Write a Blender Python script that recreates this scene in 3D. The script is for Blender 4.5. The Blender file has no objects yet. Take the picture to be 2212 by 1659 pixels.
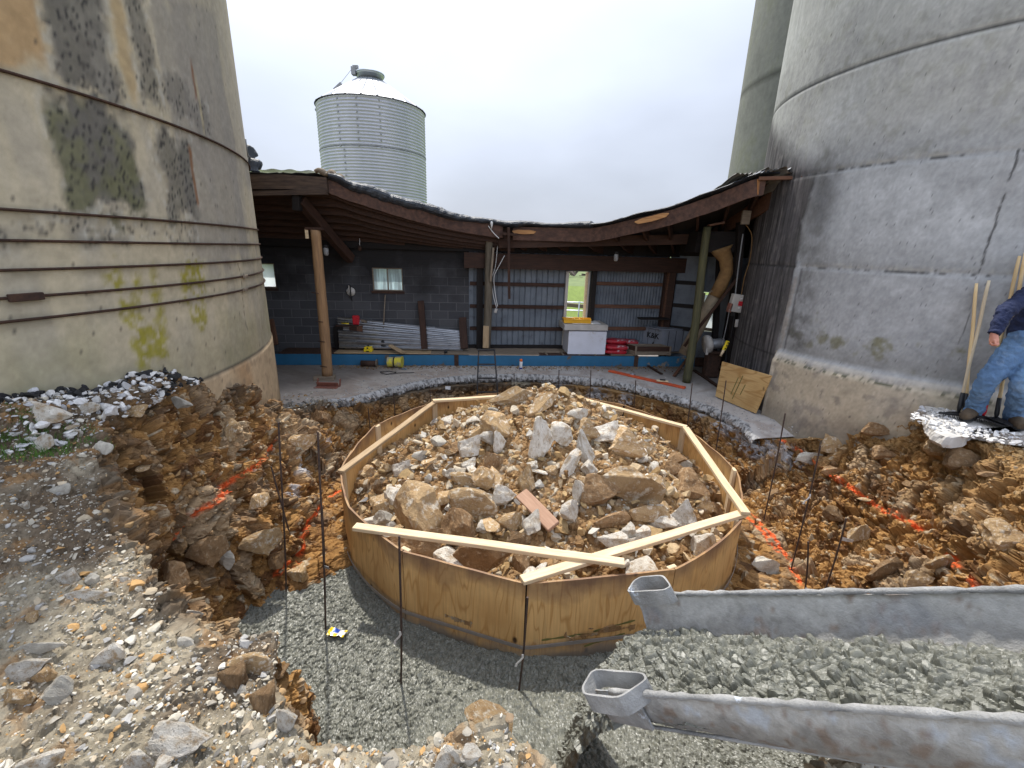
import bpy, bmesh, math, random
import numpy as np
from mathutils import Vector, Matrix
R = math.radians
random.seed(7); rng = np.random.default_rng(7)
sc = bpy.context.scene
# ------------------------------------------------------------------ camera
CAMH, PITCH, ROLL, FPX = 2.4, R(17.07), R(1.66), 953.0
cd = bpy.data.cameras.new('camera'); cam = bpy.data.objects.new('camera', cd); sc.collection.objects.link(cam)
cd.sensor_width = 36; cd.lens = FPX/2212*36; cd.clip_start = .05; cd.clip_end = 3000
_c, _s, _cp, _sp = math.cos(ROLL), math.sin(ROLL), math.cos(PITCH), math.sin(PITCH)
rx, up, fw = Vector((_c, _s*_sp, _s*_cp)), Vector((-_s, _c*_sp, _c*_cp)), Vector((0, _cp, -_sp))
m = Matrix((rx, up, -fw)).transposed().to_4x4(); m.translation = (0, 0, CAMH); cam.matrix_world = m
sc.camera = cam
# ------------------------------------------------------------------ world + sun
SUN_EL, SUN_AZ = R(62), R(-17)            # azimuth from +Y, clockwise positive
w = bpy.data.worlds.new('World'); sc.world = w; w.use_nodes = True
nt = w.node_tree; nt.nodes.clear()
out = nt.nodes.new('ShaderNodeOutputWorld'); bg = nt.nodes.new('ShaderNodeBackground')
sky = nt.nodes.new('ShaderNodeTexSky'); sky.sky_type = 'NISHITA'; sky.sun_disc = False
sky.sun_elevation = SUN_EL; sky.sun_rotation = SUN_AZ; sky.air_density = 1.0; sky.dust_density = 4.0; sky.ozone_density = 1.5; sky.altitude = 100
# thin high cloud veil mixed into the sky
tc = nt.nodes.new('ShaderNodeTexCoord'); mp = nt.nodes.new('ShaderNodeMapping'); mp.inputs['Scale'].default_value = (1, 1, 2.2)
nz = nt.nodes.new('ShaderNodeTexNoise'); nz.inputs['Scale'].default_value = 1.6; nz.inputs['Detail'].default_value = 4
rmp = nt.nodes.new('ShaderNodeMapRange'); rmp.inputs['From Min'].default_value = .3; rmp.inputs['From Max'].default_value = .7
rmp.inputs['To Min'].default_value = .66; rmp.inputs['To Max'].default_value = .86
mx = nt.nodes.new('ShaderNodeMix'); mx.data_type = 'RGBA'; mx.inputs[7].default_value = (6.7, 7.3, 8.6, 1)
nt.links.new(tc.outputs['Generated'], mp.inputs[0]); nt.links.new(mp.outputs[0], nz.inputs['Vector']); nt.links.new(nz.outputs[0], rmp.inputs[0])
nt.links.new(rmp.outputs[0], mx.inputs[0]); nt.links.new(sky.outputs[0], mx.inputs[6])
# veil dimmed ahead; brighter behind the camera and round the sun as added fill
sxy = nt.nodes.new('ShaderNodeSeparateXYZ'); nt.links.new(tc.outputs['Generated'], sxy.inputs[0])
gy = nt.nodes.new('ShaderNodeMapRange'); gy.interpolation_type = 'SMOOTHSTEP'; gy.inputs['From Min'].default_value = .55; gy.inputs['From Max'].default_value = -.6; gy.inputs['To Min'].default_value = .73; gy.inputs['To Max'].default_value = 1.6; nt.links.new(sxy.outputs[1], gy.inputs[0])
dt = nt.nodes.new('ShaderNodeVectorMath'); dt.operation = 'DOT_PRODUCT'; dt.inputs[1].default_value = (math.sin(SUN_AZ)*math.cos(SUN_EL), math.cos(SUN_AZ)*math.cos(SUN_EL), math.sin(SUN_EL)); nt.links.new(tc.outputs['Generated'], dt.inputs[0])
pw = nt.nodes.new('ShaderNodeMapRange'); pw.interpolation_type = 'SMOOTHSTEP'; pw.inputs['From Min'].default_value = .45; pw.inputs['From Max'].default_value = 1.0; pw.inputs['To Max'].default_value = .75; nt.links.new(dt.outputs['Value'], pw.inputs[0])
nz2 = nt.nodes.new('ShaderNodeTexNoise'); nz2.inputs['Scale'].default_value = 2.6; nz2.inputs['Detail'].default_value = 5; nz2.inputs['Roughness'].default_value = .45; nt.links.new(mp.outputs[0], nz2.inputs['Vector'])
cl = nt.nodes.new('ShaderNodeMapRange'); cl.inputs['From Min'].default_value = .3; cl.inputs['From Max'].default_value = .7; cl.inputs['To Min'].default_value = -.07; cl.inputs['To Max'].default_value = .09; nt.links.new(nz2.outputs[0], cl.inputs[0])
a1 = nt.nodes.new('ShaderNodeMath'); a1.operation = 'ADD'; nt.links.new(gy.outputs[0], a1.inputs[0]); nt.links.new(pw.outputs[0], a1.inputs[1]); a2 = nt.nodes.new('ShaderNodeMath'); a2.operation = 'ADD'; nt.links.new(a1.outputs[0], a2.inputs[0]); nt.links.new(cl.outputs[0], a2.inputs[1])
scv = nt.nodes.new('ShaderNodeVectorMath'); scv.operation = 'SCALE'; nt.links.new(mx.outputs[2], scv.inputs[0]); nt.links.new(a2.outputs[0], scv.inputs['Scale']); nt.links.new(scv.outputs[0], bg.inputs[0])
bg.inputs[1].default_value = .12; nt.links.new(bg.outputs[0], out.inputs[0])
sd = bpy.data.lights.new('sun', 'SUN'); sd.energy = 4.3; sd.angle = R(1.2); sd.color = (1, .95, .87)
so = bpy.data.objects.new('sun', sd); sc.collection.objects.link(so)
sv = Vector((math.sin(SUN_AZ)*math.cos(SUN_EL), math.cos(SUN_AZ)*math.cos(SUN_EL), math.sin(SUN_EL)))
so.rotation_euler = sv.to_track_quat('Z', 'Y').to_euler()
sc.view_settings.view_transform = 'Standard'; sc.view_settings.look = 'None'; sc.view_settings.exposure = .22; sc.view_settings.gamma = 1
sc.cycles.max_bounces = 6
# ------------------------------------------------------------------ survey helpers (sight lines of the measured photograph -> metres)
def ray(x, y):
    x = (x-1106)/FPX; y = -(y-829.5)/FPX
    X = x*_c-y*_s; Y = y*_c+x*_s
    return np.array([X, _cp+Y*_sp, Y*_cp-_sp])
def atz(x, y, z): r = ray(x, y); return Vector(r*(z-CAMH)/r[2])+Vector((0, 0, CAMH))
def aty(x, y, Y): r = ray(x, y); return Vector(r*Y/r[1])+Vector((0, 0, CAMH))
def online(x, y, a, b): r = ray(x, y); return Vector(r*(a/(r[1]-b*r[0])))+Vector((0, 0, CAMH))   # vertical plane Y = a + bX
WA, WB = 9.75, .115            # back wall plane of the shed
FA, FB = 9.14, .096            # blue beam plane
def onwall(x, y, off=0): return online(x, y, WA-off, WB)
# ------------------------------------------------------------------ numpy noise
def _h(ix, iy, iz, k):
    with np.errstate(over='ignore'):
        n = (ix.astype(np.int64)*73856093) ^ (iy.astype(np.int64)*19349663) ^ (iz.astype(np.int64)*83492791) ^ (k*2654435)
        n = (n ^ (n >> 13)) & 0xffffffff; n = (n*1274126177) & 0xffffffff; n = (n ^ (n >> 16)) & 0xffffffff
        n = (n*668265263) & 0xffffffff; n = n ^ (n >> 15)
    return (n & 0xffffff)/float(0x1000000)
def vnoise(P, s, seed=0):
    Q = P/s; I = np.floor(Q); F = Q-I; I = I.astype(np.int64); F = F*F*(3-2*F); r = 0
    for dx in (0, 1):
        for dy in (0, 1):
            for dz in (0, 1):
                wt = (F[:, 0] if dx else 1-F[:, 0])*(F[:, 1] if dy else 1-F[:, 1])*(F[:, 2] if dz else 1-F[:, 2])
                r = r+wt*_h(I[:, 0]+dx, I[:, 1]+dy, I[:, 2]+dz, seed+11)
    return r*2-1
def fbm(P, s, o=4, seed=0):
    r = 0; a = 1; t = 0
    for i in range(o): r = r+a*vnoise(P, s/2**i, seed+i*7); t += a; a *= .55
    return r/t
def worley(P, s, seed=0, two_d=False):
    """F1, F2, cell hash, offset to the nearest cell centre"""
    Q = P/s; I = np.floor(Q).astype(np.int64); n = len(P)
    f1 = np.full(n, 9.); f2 = np.full(n, 9.); hid = np.zeros(n); off = np.zeros((n, 3))
    for dx in (-1, 0, 1):
        for dy in (-1, 0, 1):
            for dz in ((0,) if two_d else (-1, 0, 1)):
                a, b, c = I[:, 0]+dx, I[:, 1]+dy, (I[:, 2]*0 if two_d else I[:, 2]+dz)
                C = np.stack([a+_h(a, b, c, seed+1), b+_h(a, b, c, seed+2), (Q[:, 2] if two_d else c+_h(a, b, c, seed+3))], 1)
                D = Q-C; d = np.sqrt((D*D).sum(1)); hh = _h(a, b, c, seed+4)
                m1 = d < f1; f2 = np.where(m1, f1, np.minimum(f2, d)); f1 = np.where(m1, d, f1)
                hid = np.where(m1, hh, hid); off[m1] = D[m1]
    return f1, f2, hid, off
def sstep(a, b, x): t = np.clip((x-a)/(b-a), 0, 1); return t*t*(3-2*t)
def facet(P, s, seed, tilt=.8):
    """broken-rock relief: one tilted plane per cell, cracks between"""
    f1, f2, h, o = worley(P, s, seed)
    t = np.stack([(h*7.13) % 1-.5, (h*13.7) % 1-.5, (h*29.3) % 1-.5], 1)
    return (h-.5)+tilt*(o*t*2).sum(1)-.5*np.exp(-(f2-f1)/.09), h, f2-f1
# ------------------------------------------------------------------ object helpers
COL = sc.collection
def tag(o, label=None, cat=None, group=None, kind=None):
    if label: o['label'] = label
    if cat: o['category'] = cat
    if group: o['group'] = group
    if kind: o['kind'] = kind
    return o
def link(name, me, mat=None, parent=None, smooth=False):
    o = bpy.data.objects.new(name, me); COL.objects.link(o)
    if mat: me.materials.append(mat)
    if parent: o.parent = parent
    me.polygons.foreach_set('use_smooth', np.full(len(me.polygons), bool(smooth)))
    return o
def npmesh(name, V, F, col=None, n=4):
    """V (N,3), F (M,n) arrays"""
    me = bpy.data.meshes.new(name); V = np.asarray(V, np.float32); F = np.asarray(F, np.int32)
    me.vertices.add(len(V)); me.vertices.foreach_set('co', V.ravel())
    me.loops.add(F.size); me.loops.foreach_set('vertex_index', F.ravel())
    me.polygons.add(len(F)); me.polygons.foreach_set('loop_start', np.arange(len(F), dtype=np.int32)*F.shape[1])
    me.update(calc_edges=True)
    if col is not None:
        a = me.color_attributes.new('Col', 'FLOAT_COLOR', 'POINT')
        c4 = np.ones((len(V), 4), np.float32); c4[:, :3] = col; a.data.foreach_set('color', c4.ravel())
    return me
def gridF(nu, nv, wrap=False):
    i = np.arange(nu if wrap else nu-1); j = np.arange(nv-1); I, J = np.meshgrid(i, j, indexing='ij'); I2 = (I+1) % nu
    return np.stack([I*nv+J, I2*nv+J, I2*nv+J+1, I*nv+J+1], -1).reshape(-1, 4)
def empty(name, loc, label, cat, group=None, rz=0):
    o = bpy.data.objects.new(name, None); COL.objects.link(o); o.location = loc; o.rotation_euler = (0, 0, rz); o.empty_display_size = .1
    return tag(o, label, cat, group)
def bm_obj(name, bm, mat, parent=None, smooth=False):
    me = bpy.data.meshes.new(name); bm.to_mesh(me); bm.free()
    if parent is not None:
        bpy.context.view_layer.update() if False else None
        me.transform(wmat(parent).inverted())
    return link(name, me, mat, parent, smooth)
def wmat(o):
    m = Matrix.LocRotScale(o.location, o.rotation_euler, o.scale)
    return wmat(o.parent) @ m if o.parent else m
def add_box(bm, size, loc=(0, 0, 0), rot=None, bev=0):
    r = bmesh.ops.create_cube(bm, size=1); vs = r['verts']
    bmesh.ops.scale(bm, vec=size, verts=vs)
    if bev:
        es = list({e for v in vs for e in v.link_edges})
        g = bmesh.ops.bevel(bm, geom=es, offset=bev, segments=1, affect='EDGES', profile=.5); vs = [v for v in g['verts']]
        vs = list({v for f in g['faces'] for v in f.verts} | set(v for v in vs if v.is_valid))
        # all verts connected
        seen = set(vs); st = list(vs)
        while st:
            v = st.pop()
            for e in v.link_edges:
                u = e.other_vert(v)
                if u not in seen: seen.add(u); st.append(u)
        vs = list(seen)
    M = (rot.to_4x4() if rot is not None else Matrix.Identity(4)); M.translation = Vector(loc)
    bmesh.ops.transform(bm, matrix=M, verts=vs)
    return vs
def frame(d, upv=(0, 0, 1)):
    x = Vector(d).normalized(); z = Vector(upv); y = z.cross(x)
    if y.length < 1e-4: y = Vector((0, 1, 0)).cross(x)
    y.normalize(); z = x.cross(y)
    return Matrix((x, y, z)).transposed()
def add_beam(bm, p0, p1, wd, ht, bev=.004, upv=(0, 0, 1), warp=0):
    p0, p1 = Vector(p0), Vector(p1); L = (p1-p0).length
    return add_box(bm, (L, wd, ht), (p0+p1)/2, frame(p1-p0, upv), bev)
def beam(name, p0, p1, wd, ht, mat, parent=None, upv=(0, 0, 1), bev=.004, bend=0, label=None):
    """a plank whose own X runs along its length (for the grain), with slight wear"""
    p0, p1 = Vector(p0), Vector(p1); L = (p1-p0).length; bm = bmesh.new(); add_box(bm, (L, wd, ht), bev=min(bev, wd/4, ht/4))
    n = max(1, int(L/.18))
    for i in range(1, n):
        x = -L/2+L*i/n
        bmesh.ops.bisect_plane(bm, geom=bm.verts[:]+bm.edges[:]+bm.faces[:], plane_co=(x, 0, 0), plane_no=(1, 0, 0))
    k = random.random()*99
    for v in bm.verts:
        a = .035*min(wd, ht)
        v.co.y += a*math.sin(v.co.x*7+k)+random.uniform(-.3, .3)*a; v.co.z += a*math.sin(v.co.x*5+k*2)+bend*((2*v.co.x/L)**2-1)+random.uniform(-.3, .3)*a
    me = bpy.data.meshes.new(name); bm.to_mesh(me); bm.free()
    o = link(name, me, mat, parent)
    M = frame(p1-p0, upv).to_4x4(); M.translation = (p0+p1)/2
    if parent: M = wmat(parent).inverted() @ M
    o.location = M.to_translation(); o.rotation_euler = M.to_euler()
    if label: o['label'] = label
    return o
def box(name, size, loc, mat, parent=None, rot=None, bev=.004, label=None):
    bm = bmesh.new(); add_box(bm, size, bev=bev); me = bpy.data.meshes.new(name); bm.to_mesh(me); bm.free(); o = link(name, me, mat, parent)
    M = (rot.to_4x4() if rot is not None else Matrix.Identity(4)); M.translation = Vector(loc)
    if parent: M = wmat(parent).inverted() @ M
    o.location = M.to_translation(); o.rotation_euler = M.to_euler()
    if label: o['label'] = label
    return o
def tube_arrays(pts, rad, seg=10, caps=True, twist=0):
    P = [Vector(p) for p in pts]; n = len(P); rad = [rad]*n if not hasattr(rad, '__len__') else rad
    V = []; prev = None
    for i, p in enumerate(P):
        t = (P[min(i+1, n-1)]-P[max(i-1, 0)]).normalized()
        if prev is None:
            a = Vector((0, 0, 1)) if abs(t.z) < .9 else Vector((1, 0, 0)); x = t.cross(a).normalized()
        else: x = (prev-t*prev.dot(t)).normalized()
        y = t.cross(x); prev = x
        for k in range(seg):
            a = 2*math.pi*k/seg; V.append(p+(x*math.cos(a)+y*math.sin(a))*rad[i])
    F = [(i*seg+k, i*seg+(k+1) % seg, (i+1)*seg+(k+1) % seg, (i+1)*seg+k) for i in range(n-1) for k in range(seg)]
    if caps: F += [tuple(range(seg))[::-1], tuple((n-1)*seg+k for k in range(seg))]
    return V, F
def tube(name, pts, rad, mat, parent=None, seg=10, smooth=True):
    V, F = tube_arrays(pts, rad, seg); me = bpy.data.meshes.new(name); me.from_pydata([tuple(v) for v in V], [], F); me.update()
    if parent is not None: me.transform(wmat(parent).inverted())
    return link(name, me, mat, parent, smooth)
def lathe(name, prof, loc, mat, parent=None, seg=32, rot=None, smooth=True, cap=True):
    V = []; n = len(prof)
    for r, z in prof:
        for k in range(seg): a = 2*math.pi*k/seg; V.append((r*math.cos(a), r*math.sin(a), z))
    F = [(i*seg+k, i*seg+(k+1) % seg, (i+1)*seg+(k+1) % seg, (i+1)*seg+k) for i in range(n-1) for k in range(seg)]
    if cap: F += [tuple(range(seg))[::-1], tuple((n-1)*seg+k for k in range(seg))]
    me = bpy.data.meshes.new(name); me.from_pydata(V, [], F); me.update(); o = link(name, me, mat, parent)
    if smooth:
        me.polygons.foreach_set('use_smooth', np.array([len(p.vertices) == 4 for p in me.polygons]))
    M = (rot.to_4x4() if rot is not None else Matrix.Identity(4)); M.translation = Vector(loc)
    if parent: M = wmat(parent).inverted() @ M
    o.location = M.to_translation(); o.rotation_euler = M.to_euler()
    return o
# ------------------------------------------------------------------ materials
def mat(name, c1, c2=None, scale=6, rough=.8, bump=.3, bscale=None, metal=0, c3=None, s3=None, t3=(.6, .7), stretch=(1, 1, 1), spec=.4, vcol=False, speck=None, trans=None, coord='Object', rnd=0, bdist=.01):
    m = bpy.data.materials.new(name); m.use_nodes = True; N = m.node_tree.nodes; Lk = m.node_tree.links; b = N['Principled BSDF']
    tc = N.new('ShaderNodeTexCoord'); mp = N.new('ShaderNodeMapping'); mp.inputs['Scale'].default_value = stretch
    Lk.new(tc.outputs[coord], mp.inputs[0])
    def noise(s, det=6, r=.6, dist=0):
        n = N.new('ShaderNodeTexNoise'); n.inputs['Scale'].default_value = s; n.inputs['Detail'].default_value = det; n.inputs['Roughness'].default_value = r; n.inputs['Distortion'].default_value = dist
        Lk.new(mp.outputs[0], n.inputs['Vector']); return n.outputs[0]
    def ramp(src, a, b_):
        r = N.new('ShaderNodeMapRange'); r.inputs['From Min'].default_value = a; r.inputs['From Max'].default_value = b_; Lk.new(src, r.inputs[0]); return r.outputs[0]
    def mix(f, a, b_, mode='MIX'):
        x = N.new('ShaderNodeMix'); x.data_type = 'RGBA'; x.blend_type = mode
        if hasattr(f, 'links'): Lk.new(f, x.inputs[0])
        else: x.inputs[0].default_value = f
        for v, i in ((a, 6), (b_, 7)):
            if hasattr(v, 'links'): Lk.new(v, x.inputs[i])
            else: x.inputs[i].default_value = (*v, 1)
        return x.outputs[2]
    c2 = c2 or tuple(v*.7 for v in c1)
    if vcol:
        at = N.new('ShaderNodeAttribute'); at.attribute_name = 'Col'
        base = mix(1.0, at.outputs['Color'], mix(ramp(noise(scale), .3, .7), c1, c2), 'MULTIPLY')
    else: base = mix(ramp(noise(scale), .35, .65), c1, c2)
    if c3: base = mix(ramp(noise(s3 or scale*3, 8, .7), *t3), base, c3)
    if speck:
        vo = N.new('ShaderNodeTexVoronoi'); vo.inputs['Scale'].default_value = speck[0]; Lk.new(mp.outputs[0], vo.inputs['Vector'])
        base = mix(ramp(vo.outputs['Distance'], speck[1], speck[1]*.6), base, speck[2])
    if rnd:
        oi = N.new('ShaderNodeObjectInfo'); hs = N.new('ShaderNodeHueSaturation'); mr = N.new('ShaderNodeMapRange')
        Lk.new(oi.outputs['Random'], mr.inputs[0]); mr.inputs['To Min'].default_value = 1-rnd; mr.inputs['To Max'].default_value = 1+rnd
        Lk.new(mr.outputs[0], hs.inputs['Value']); Lk.new(base, hs.inputs['Color']); base = hs.outputs[0]
    Lk.new(base, b.inputs['Base Color'])
    b.inputs['Metallic'].default_value = metal; b.inputs['Specular IOR Level'].default_value = spec
    rr = N.new('ShaderNodeMapRange'); rr.inputs['To Min'].default_value = max(.05, rough-.12); rr.inputs['To Max'].default_value = min(1, rough+.12); Lk.new(noise(scale*2.3), rr.inputs[0]); Lk.new(rr.outputs[0], b.inputs['Roughness'])
    if bump:
        bp = N.new('ShaderNodeBump'); bp.inputs['Strength'].default_value = bump; bp.inputs['Distance'].default_value = bdist
        Lk.new(noise(bscale or scale*5, 8, .7), bp.inputs['Height']); Lk.new(bp.outputs[0], b.inputs['Normal'])
    if trans:
        b.inputs['Transmission Weight'].default_value = 0
        tr = N.new('ShaderNodeBsdfTranslucent'); Lk.new(base, tr.inputs[0]); ms = N.new('ShaderNodeMixShader'); ms.inputs[0].default_value = trans
        Lk.new(b.outputs[0], ms.inputs[1]); Lk.new(tr.outputs[0], ms.inputs[2]); Lk.new(ms.outputs[0], N['Material Output'].inputs[0])
    return m
M_ = {}
M_['terrain'] = mat('soil', (1.18, 1.16, 1.13), (.70, .68, .66), 26, .92, .8, 130, vcol=True, spec=.15, bdist=.014)
M_['vrough'] = mat('concrete_painted_by_age', (1.08, 1.08, 1.08), (.86, .86, .86), 9, .88, .35, 60, vcol=True, spec=.2, bdist=.006)
M_['wet'] = mat('wet_concrete', (.185, .187, .155), (.115, .117, .097), 26, .34, .5, 190, spec=.55, bdist=.003, c3=(.20, .20, .175), s3=60, t3=(.55, .65))
M_['pebble'] = mat('pebble', (1.1, 1.1, 1.1), (.8, .8, .8), 40, .9, .4, 120, vcol=True, spec=.2)
M_['rock_tan'] = mat('rock_tan', (.50, .35, .19), (.34, .215, .105), 3, .9, .9, 14, c3=(.66, .58, .46), s3=4, t3=(.52, .64), rnd=.25, bdist=.02, spec=.2)
M_['rock_brown'] = mat('rock_brown', (.33, .21, .11), (.20, .12, .06), 3, .92, .9, 14, c3=(.48, .38, .26), s3=5, t3=(.54, .7), rnd=.25, bdist=.02, spec=.2)
M_['rock_white'] = mat('rock_white', (.80, .755, .67), (.60, .53, .43), 3, .9, .9, 14, c3=(.44, .31, .18), s3=2.6, t3=(.52, .66), rnd=.12, bdist=.03, spec=.2, speck=(9, .20, (.27, .24, .2)))
M_['rock_gray'] = mat('rock_gray', (.52, .49, .42), (.36, .33, .28), 3, .9, .8, 16, c3=(.62, .58, .5), s3=6, rnd=.25, bdist=.015, spec=.2)
M_['asphalt'] = mat('asphalt', (.06, .06, .065), (.03, .03, .032), 20, .9, 1, 70, rnd=.3, spec=.3)
def wood(name, c1, c2, c3, rnd=.12, st=(1.2, 14, 14), rough=.75, scale=3, t3=(.6, .75), bump=.35): return mat(name, c1, c2, scale, rough, bump, 12, c3=c3, s3=4, t3=t3, stretch=st, rnd=rnd, spec=.25, bdist=.004)
M_['lumber'] = wood('pale_lumber', (.68, .54, .36), (.56, .42, .26), (.42, .30, .18))
M_['lumber_old'] = wood('weathered_lumber', (.46, .34, .21), (.34, .24, .14), (.22, .16, .10))
M_['dark_wood'] = wood('dark_old_wood', (.060, .030, .020), (.030, .017, .013), (.14, .075, .042), t3=(.62, .82))
M_['red_wood'] = wood('reddish_old_wood', (.15, .075, .045), (.085, .042, .028), (.05, .03, .025))
M_['soot_wood'] = wood('sooty_wood', (.018, .014, .013), (.010, .009, .009), (.035, .026, .022))
M_['grey_wood'] = wood('grey_weathered_wood', (.25, .20, .15), (.15, .12, .09), (.33, .29, .24))
M_['pole_tan'] = wood('pole_wood', (.30, .18, .09), (.20, .12, .065), (.12, .10, .08), st=(14, 14, 1))
M_['pole_green'] = wood('mossy_pole_wood', (.10, .095, .045), (.05, .05, .03), (.16, .14, .08), st=(14, 14, 1))
M_['pole_grey'] = wood('grey_pole_wood', (.16, .135, .10), (.09, .075, .055), (.22, .20, .14), st=(14, 14, 1))
M_['handle'] = wood('handle_wood', (.66, .50, .28), (.58, .42, .22), (.5, .35, .2), st=(10, 10, 1))
M_['galv'] = mat('galvanised_steel', (.62, .66, .70), (.50, .54, .58), 5, .42, .05, 30, metal=.85, rnd=.05)
M_['galv_dull'] = mat('dull_galvanised_steel', (.33, .34, .36), (.22, .23, .24), 5, .5, .1, 30, metal=.6)
M_['tin_wall'] = mat('metal_siding', (.16, .185, .215), (.10, .12, .145), 2.5, .62, .1, 12, c3=(.05, .045, .05), s3=5, t3=(.58, .75), metal=.15)
M_['rust'] = mat('rusty_steel', (.085, .045, .03), (.045, .028, .022), 20, .85, .5, 80, metal=.3)
M_['rebar'] = mat('rebar_steel', (.10, .065, .05), (.05, .036, .032), 20, .75, .4, 80, metal=.3)
M_['blue'] = mat('blue_painted_steel', (.022, .135, .27), (.018, .11, .21), 3, .6, .15, 14, c3=(.10, .08, .065), s3=3.5, t3=(.61, .66), stretch=(1, 1, 1))
M_['blue_worn'] = mat('worn_blue_painted_steel', (.03, .14, .26), (.02, .11, .2), 3, .6, .15, 14, c3=(.24, .20, .16), s3=3, t3=(.54, .58))
M_['white_plastic'] = mat('white_plastic', (.66, .68, .76), (.56, .58, .64), 2, .5, .1, 10, c3=(.36, .31, .25), s3=4, t3=(.58, .78))
M_['dirty_white'] = mat('dirty_white', (.50, .48, .45), (.36, .34, .31), 3, .7, .2, 10, c3=(.25, .2, .15), s3=4, t3=(.6, .75))
M_['yellow'] = mat('yellow_plastic', (.80, .42, .015), (.66, .34, .01), 5, .45, 0)
M_['yellow2'] = mat('bright_yellow_plastic', (.78, .60, .02), (.7, .52, .02), 5, .45, 0)
M_['orange'] = mat('orange_paint', (.62, .10, .03), (.45, .075, .03), 6, .6, .1, c3=(.25, .1, .06), s3=8, t3=(.6, .75))
M_['orange_cap'] = mat('orange_plastic', (.95, .18, .02), None, 5, .4, 0)
M_['red'] = mat('red_plastic', (.55, .02, .03), (.42, .018, .03), 6, .45, .05)
M_['redbag'] = mat('red_printed_bag', (.42, .015, .03), (.30, .01, .02), 5, .35, .5, 9, c3=(.62, .55, .58), s3=5, t3=(.58, .62), bdist=.02)
M_['black'] = mat('black_plastic', (.02, .02, .022), (.012, .012, .013), 10, .5, .1)
M_['blackmetal'] = mat('black_ladder_metal', (.045, .043, .045), (.025, .025, .027), 10, .5, .1, metal=.3)
M_['white'] = mat('white_paint', (.72, .72, .72), (.62, .62, .62), 8, .6, .1)
M_['greybox'] = mat('grey_painted_boards', (.23, .25, .29), (.17, .185, .215), 4, .75, .3, 12, c3=(.12, .11, .11), s3=5, t3=(.6, .8))
M_['tarp'] = mat('black_tarp', (.035, .045, .06), (.02, .025, .035), 4, .45, .8, 10, bdist=.03, spec=.5, c3=(.12, .13, .13), s3=6, t3=(.62, .8))
M_['metalroof'] = mat('white_metal_roof', (.82, .82, .80), (.7, .7, .68), 3, .5, .1)
M_['oldroof'] = mat('underside_metal_roof', (.20, .19, .17), (.12, .11, .10), 4, .6, .2, metal=.3)
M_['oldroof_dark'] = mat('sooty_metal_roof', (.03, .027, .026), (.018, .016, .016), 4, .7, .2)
M_['glass'] = mat('dusty_window_pane', (.80, .90, .92), (.62, .72, .74), 3, .4, .05, trans=.75, c3=(.5, .56, .58), s3=2, t3=(.5, .56), stretch=(6, 1, .4))
M_['glass_bright'] = mat('bright_window_pane', (.92, .95, .96), (.86, .9, .92), 3, .4, .05, trans=.9)
M_['jeans'] = mat('faded_denim', (.13, .23, .38), (.085, .16, .29), 5, .9, .6, 14, c3=(.26, .33, .42), s3=4, t3=(.55, .8), bdist=.03)
M_['sweater'] = mat('navy_sweatshirt', (.014, .022, .065), (.009, .015, .045), 8, .95, .7, 18, bdist=.02)
M_['skin'] = mat('skin', (.56, .27, .19), (.50, .22, .16), 14, .55, .2, 60)
M_['hair'] = mat('brown_hair', (.05, .03, .018), None, 20, .7, .5)
M_['boot'] = mat('brown_leather', (.10, .07, .042), (.06, .042, .027), 16, .8, .4, 40)
M_['grass'] = mat('field_grass', (.15, .195, .07), (.10, .14, .05), 1.4, .95, .5, 20, c3=(.20, .17, .09), s3=.6, t3=(.6, .75))
M_['leafgrass'] = mat('grass_blades', (.10, .20, .03), (.06, .13, .02), 14, .8, 0)
M_['hedge'] = mat('bare_hedge', (.16, .13, .11), (.09, .075, .06), 3, .95, 1, 12)
M_['chute'] = mat('cement_coated_steel', (.44, .44, .43), (.24, .24, .235), 6, .68, .9, 50, c3=(.60, .65, .72), s3=4.2, t3=(.60, .625), bdist=.014, spec=.35)
M_['chute_in'] = mat('wet_cement_film', (.36, .365, .36), (.22, .225, .222), 5, .5, 1.0, 30, spec=.5, bdist=.006, c3=(.42, .46, .5), s3=6, t3=(.6, .7))
M_['fiber'] = mat('fibre_tube', (.30, .235, .16), (.20, .16, .11), 8, .85, .3, 20)
M_['burlap'] = mat('burlap_sleeve', (.26, .155, .06), (.18, .10, .04), 10, .9, .5, 30)
M_['greenpaint'] = mat('faded_green_spray', (.17, .17, .05), None, 8, .8, .2)
M_['ink'] = mat('black_stencil_paint', (.02, .02, .02), None, 8, .8, 0)
M_['copper'] = mat('reddish_scrap_metal', (.32, .13, .09), (.2, .09, .07), 12, .6, .3, metal=.2)
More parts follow.
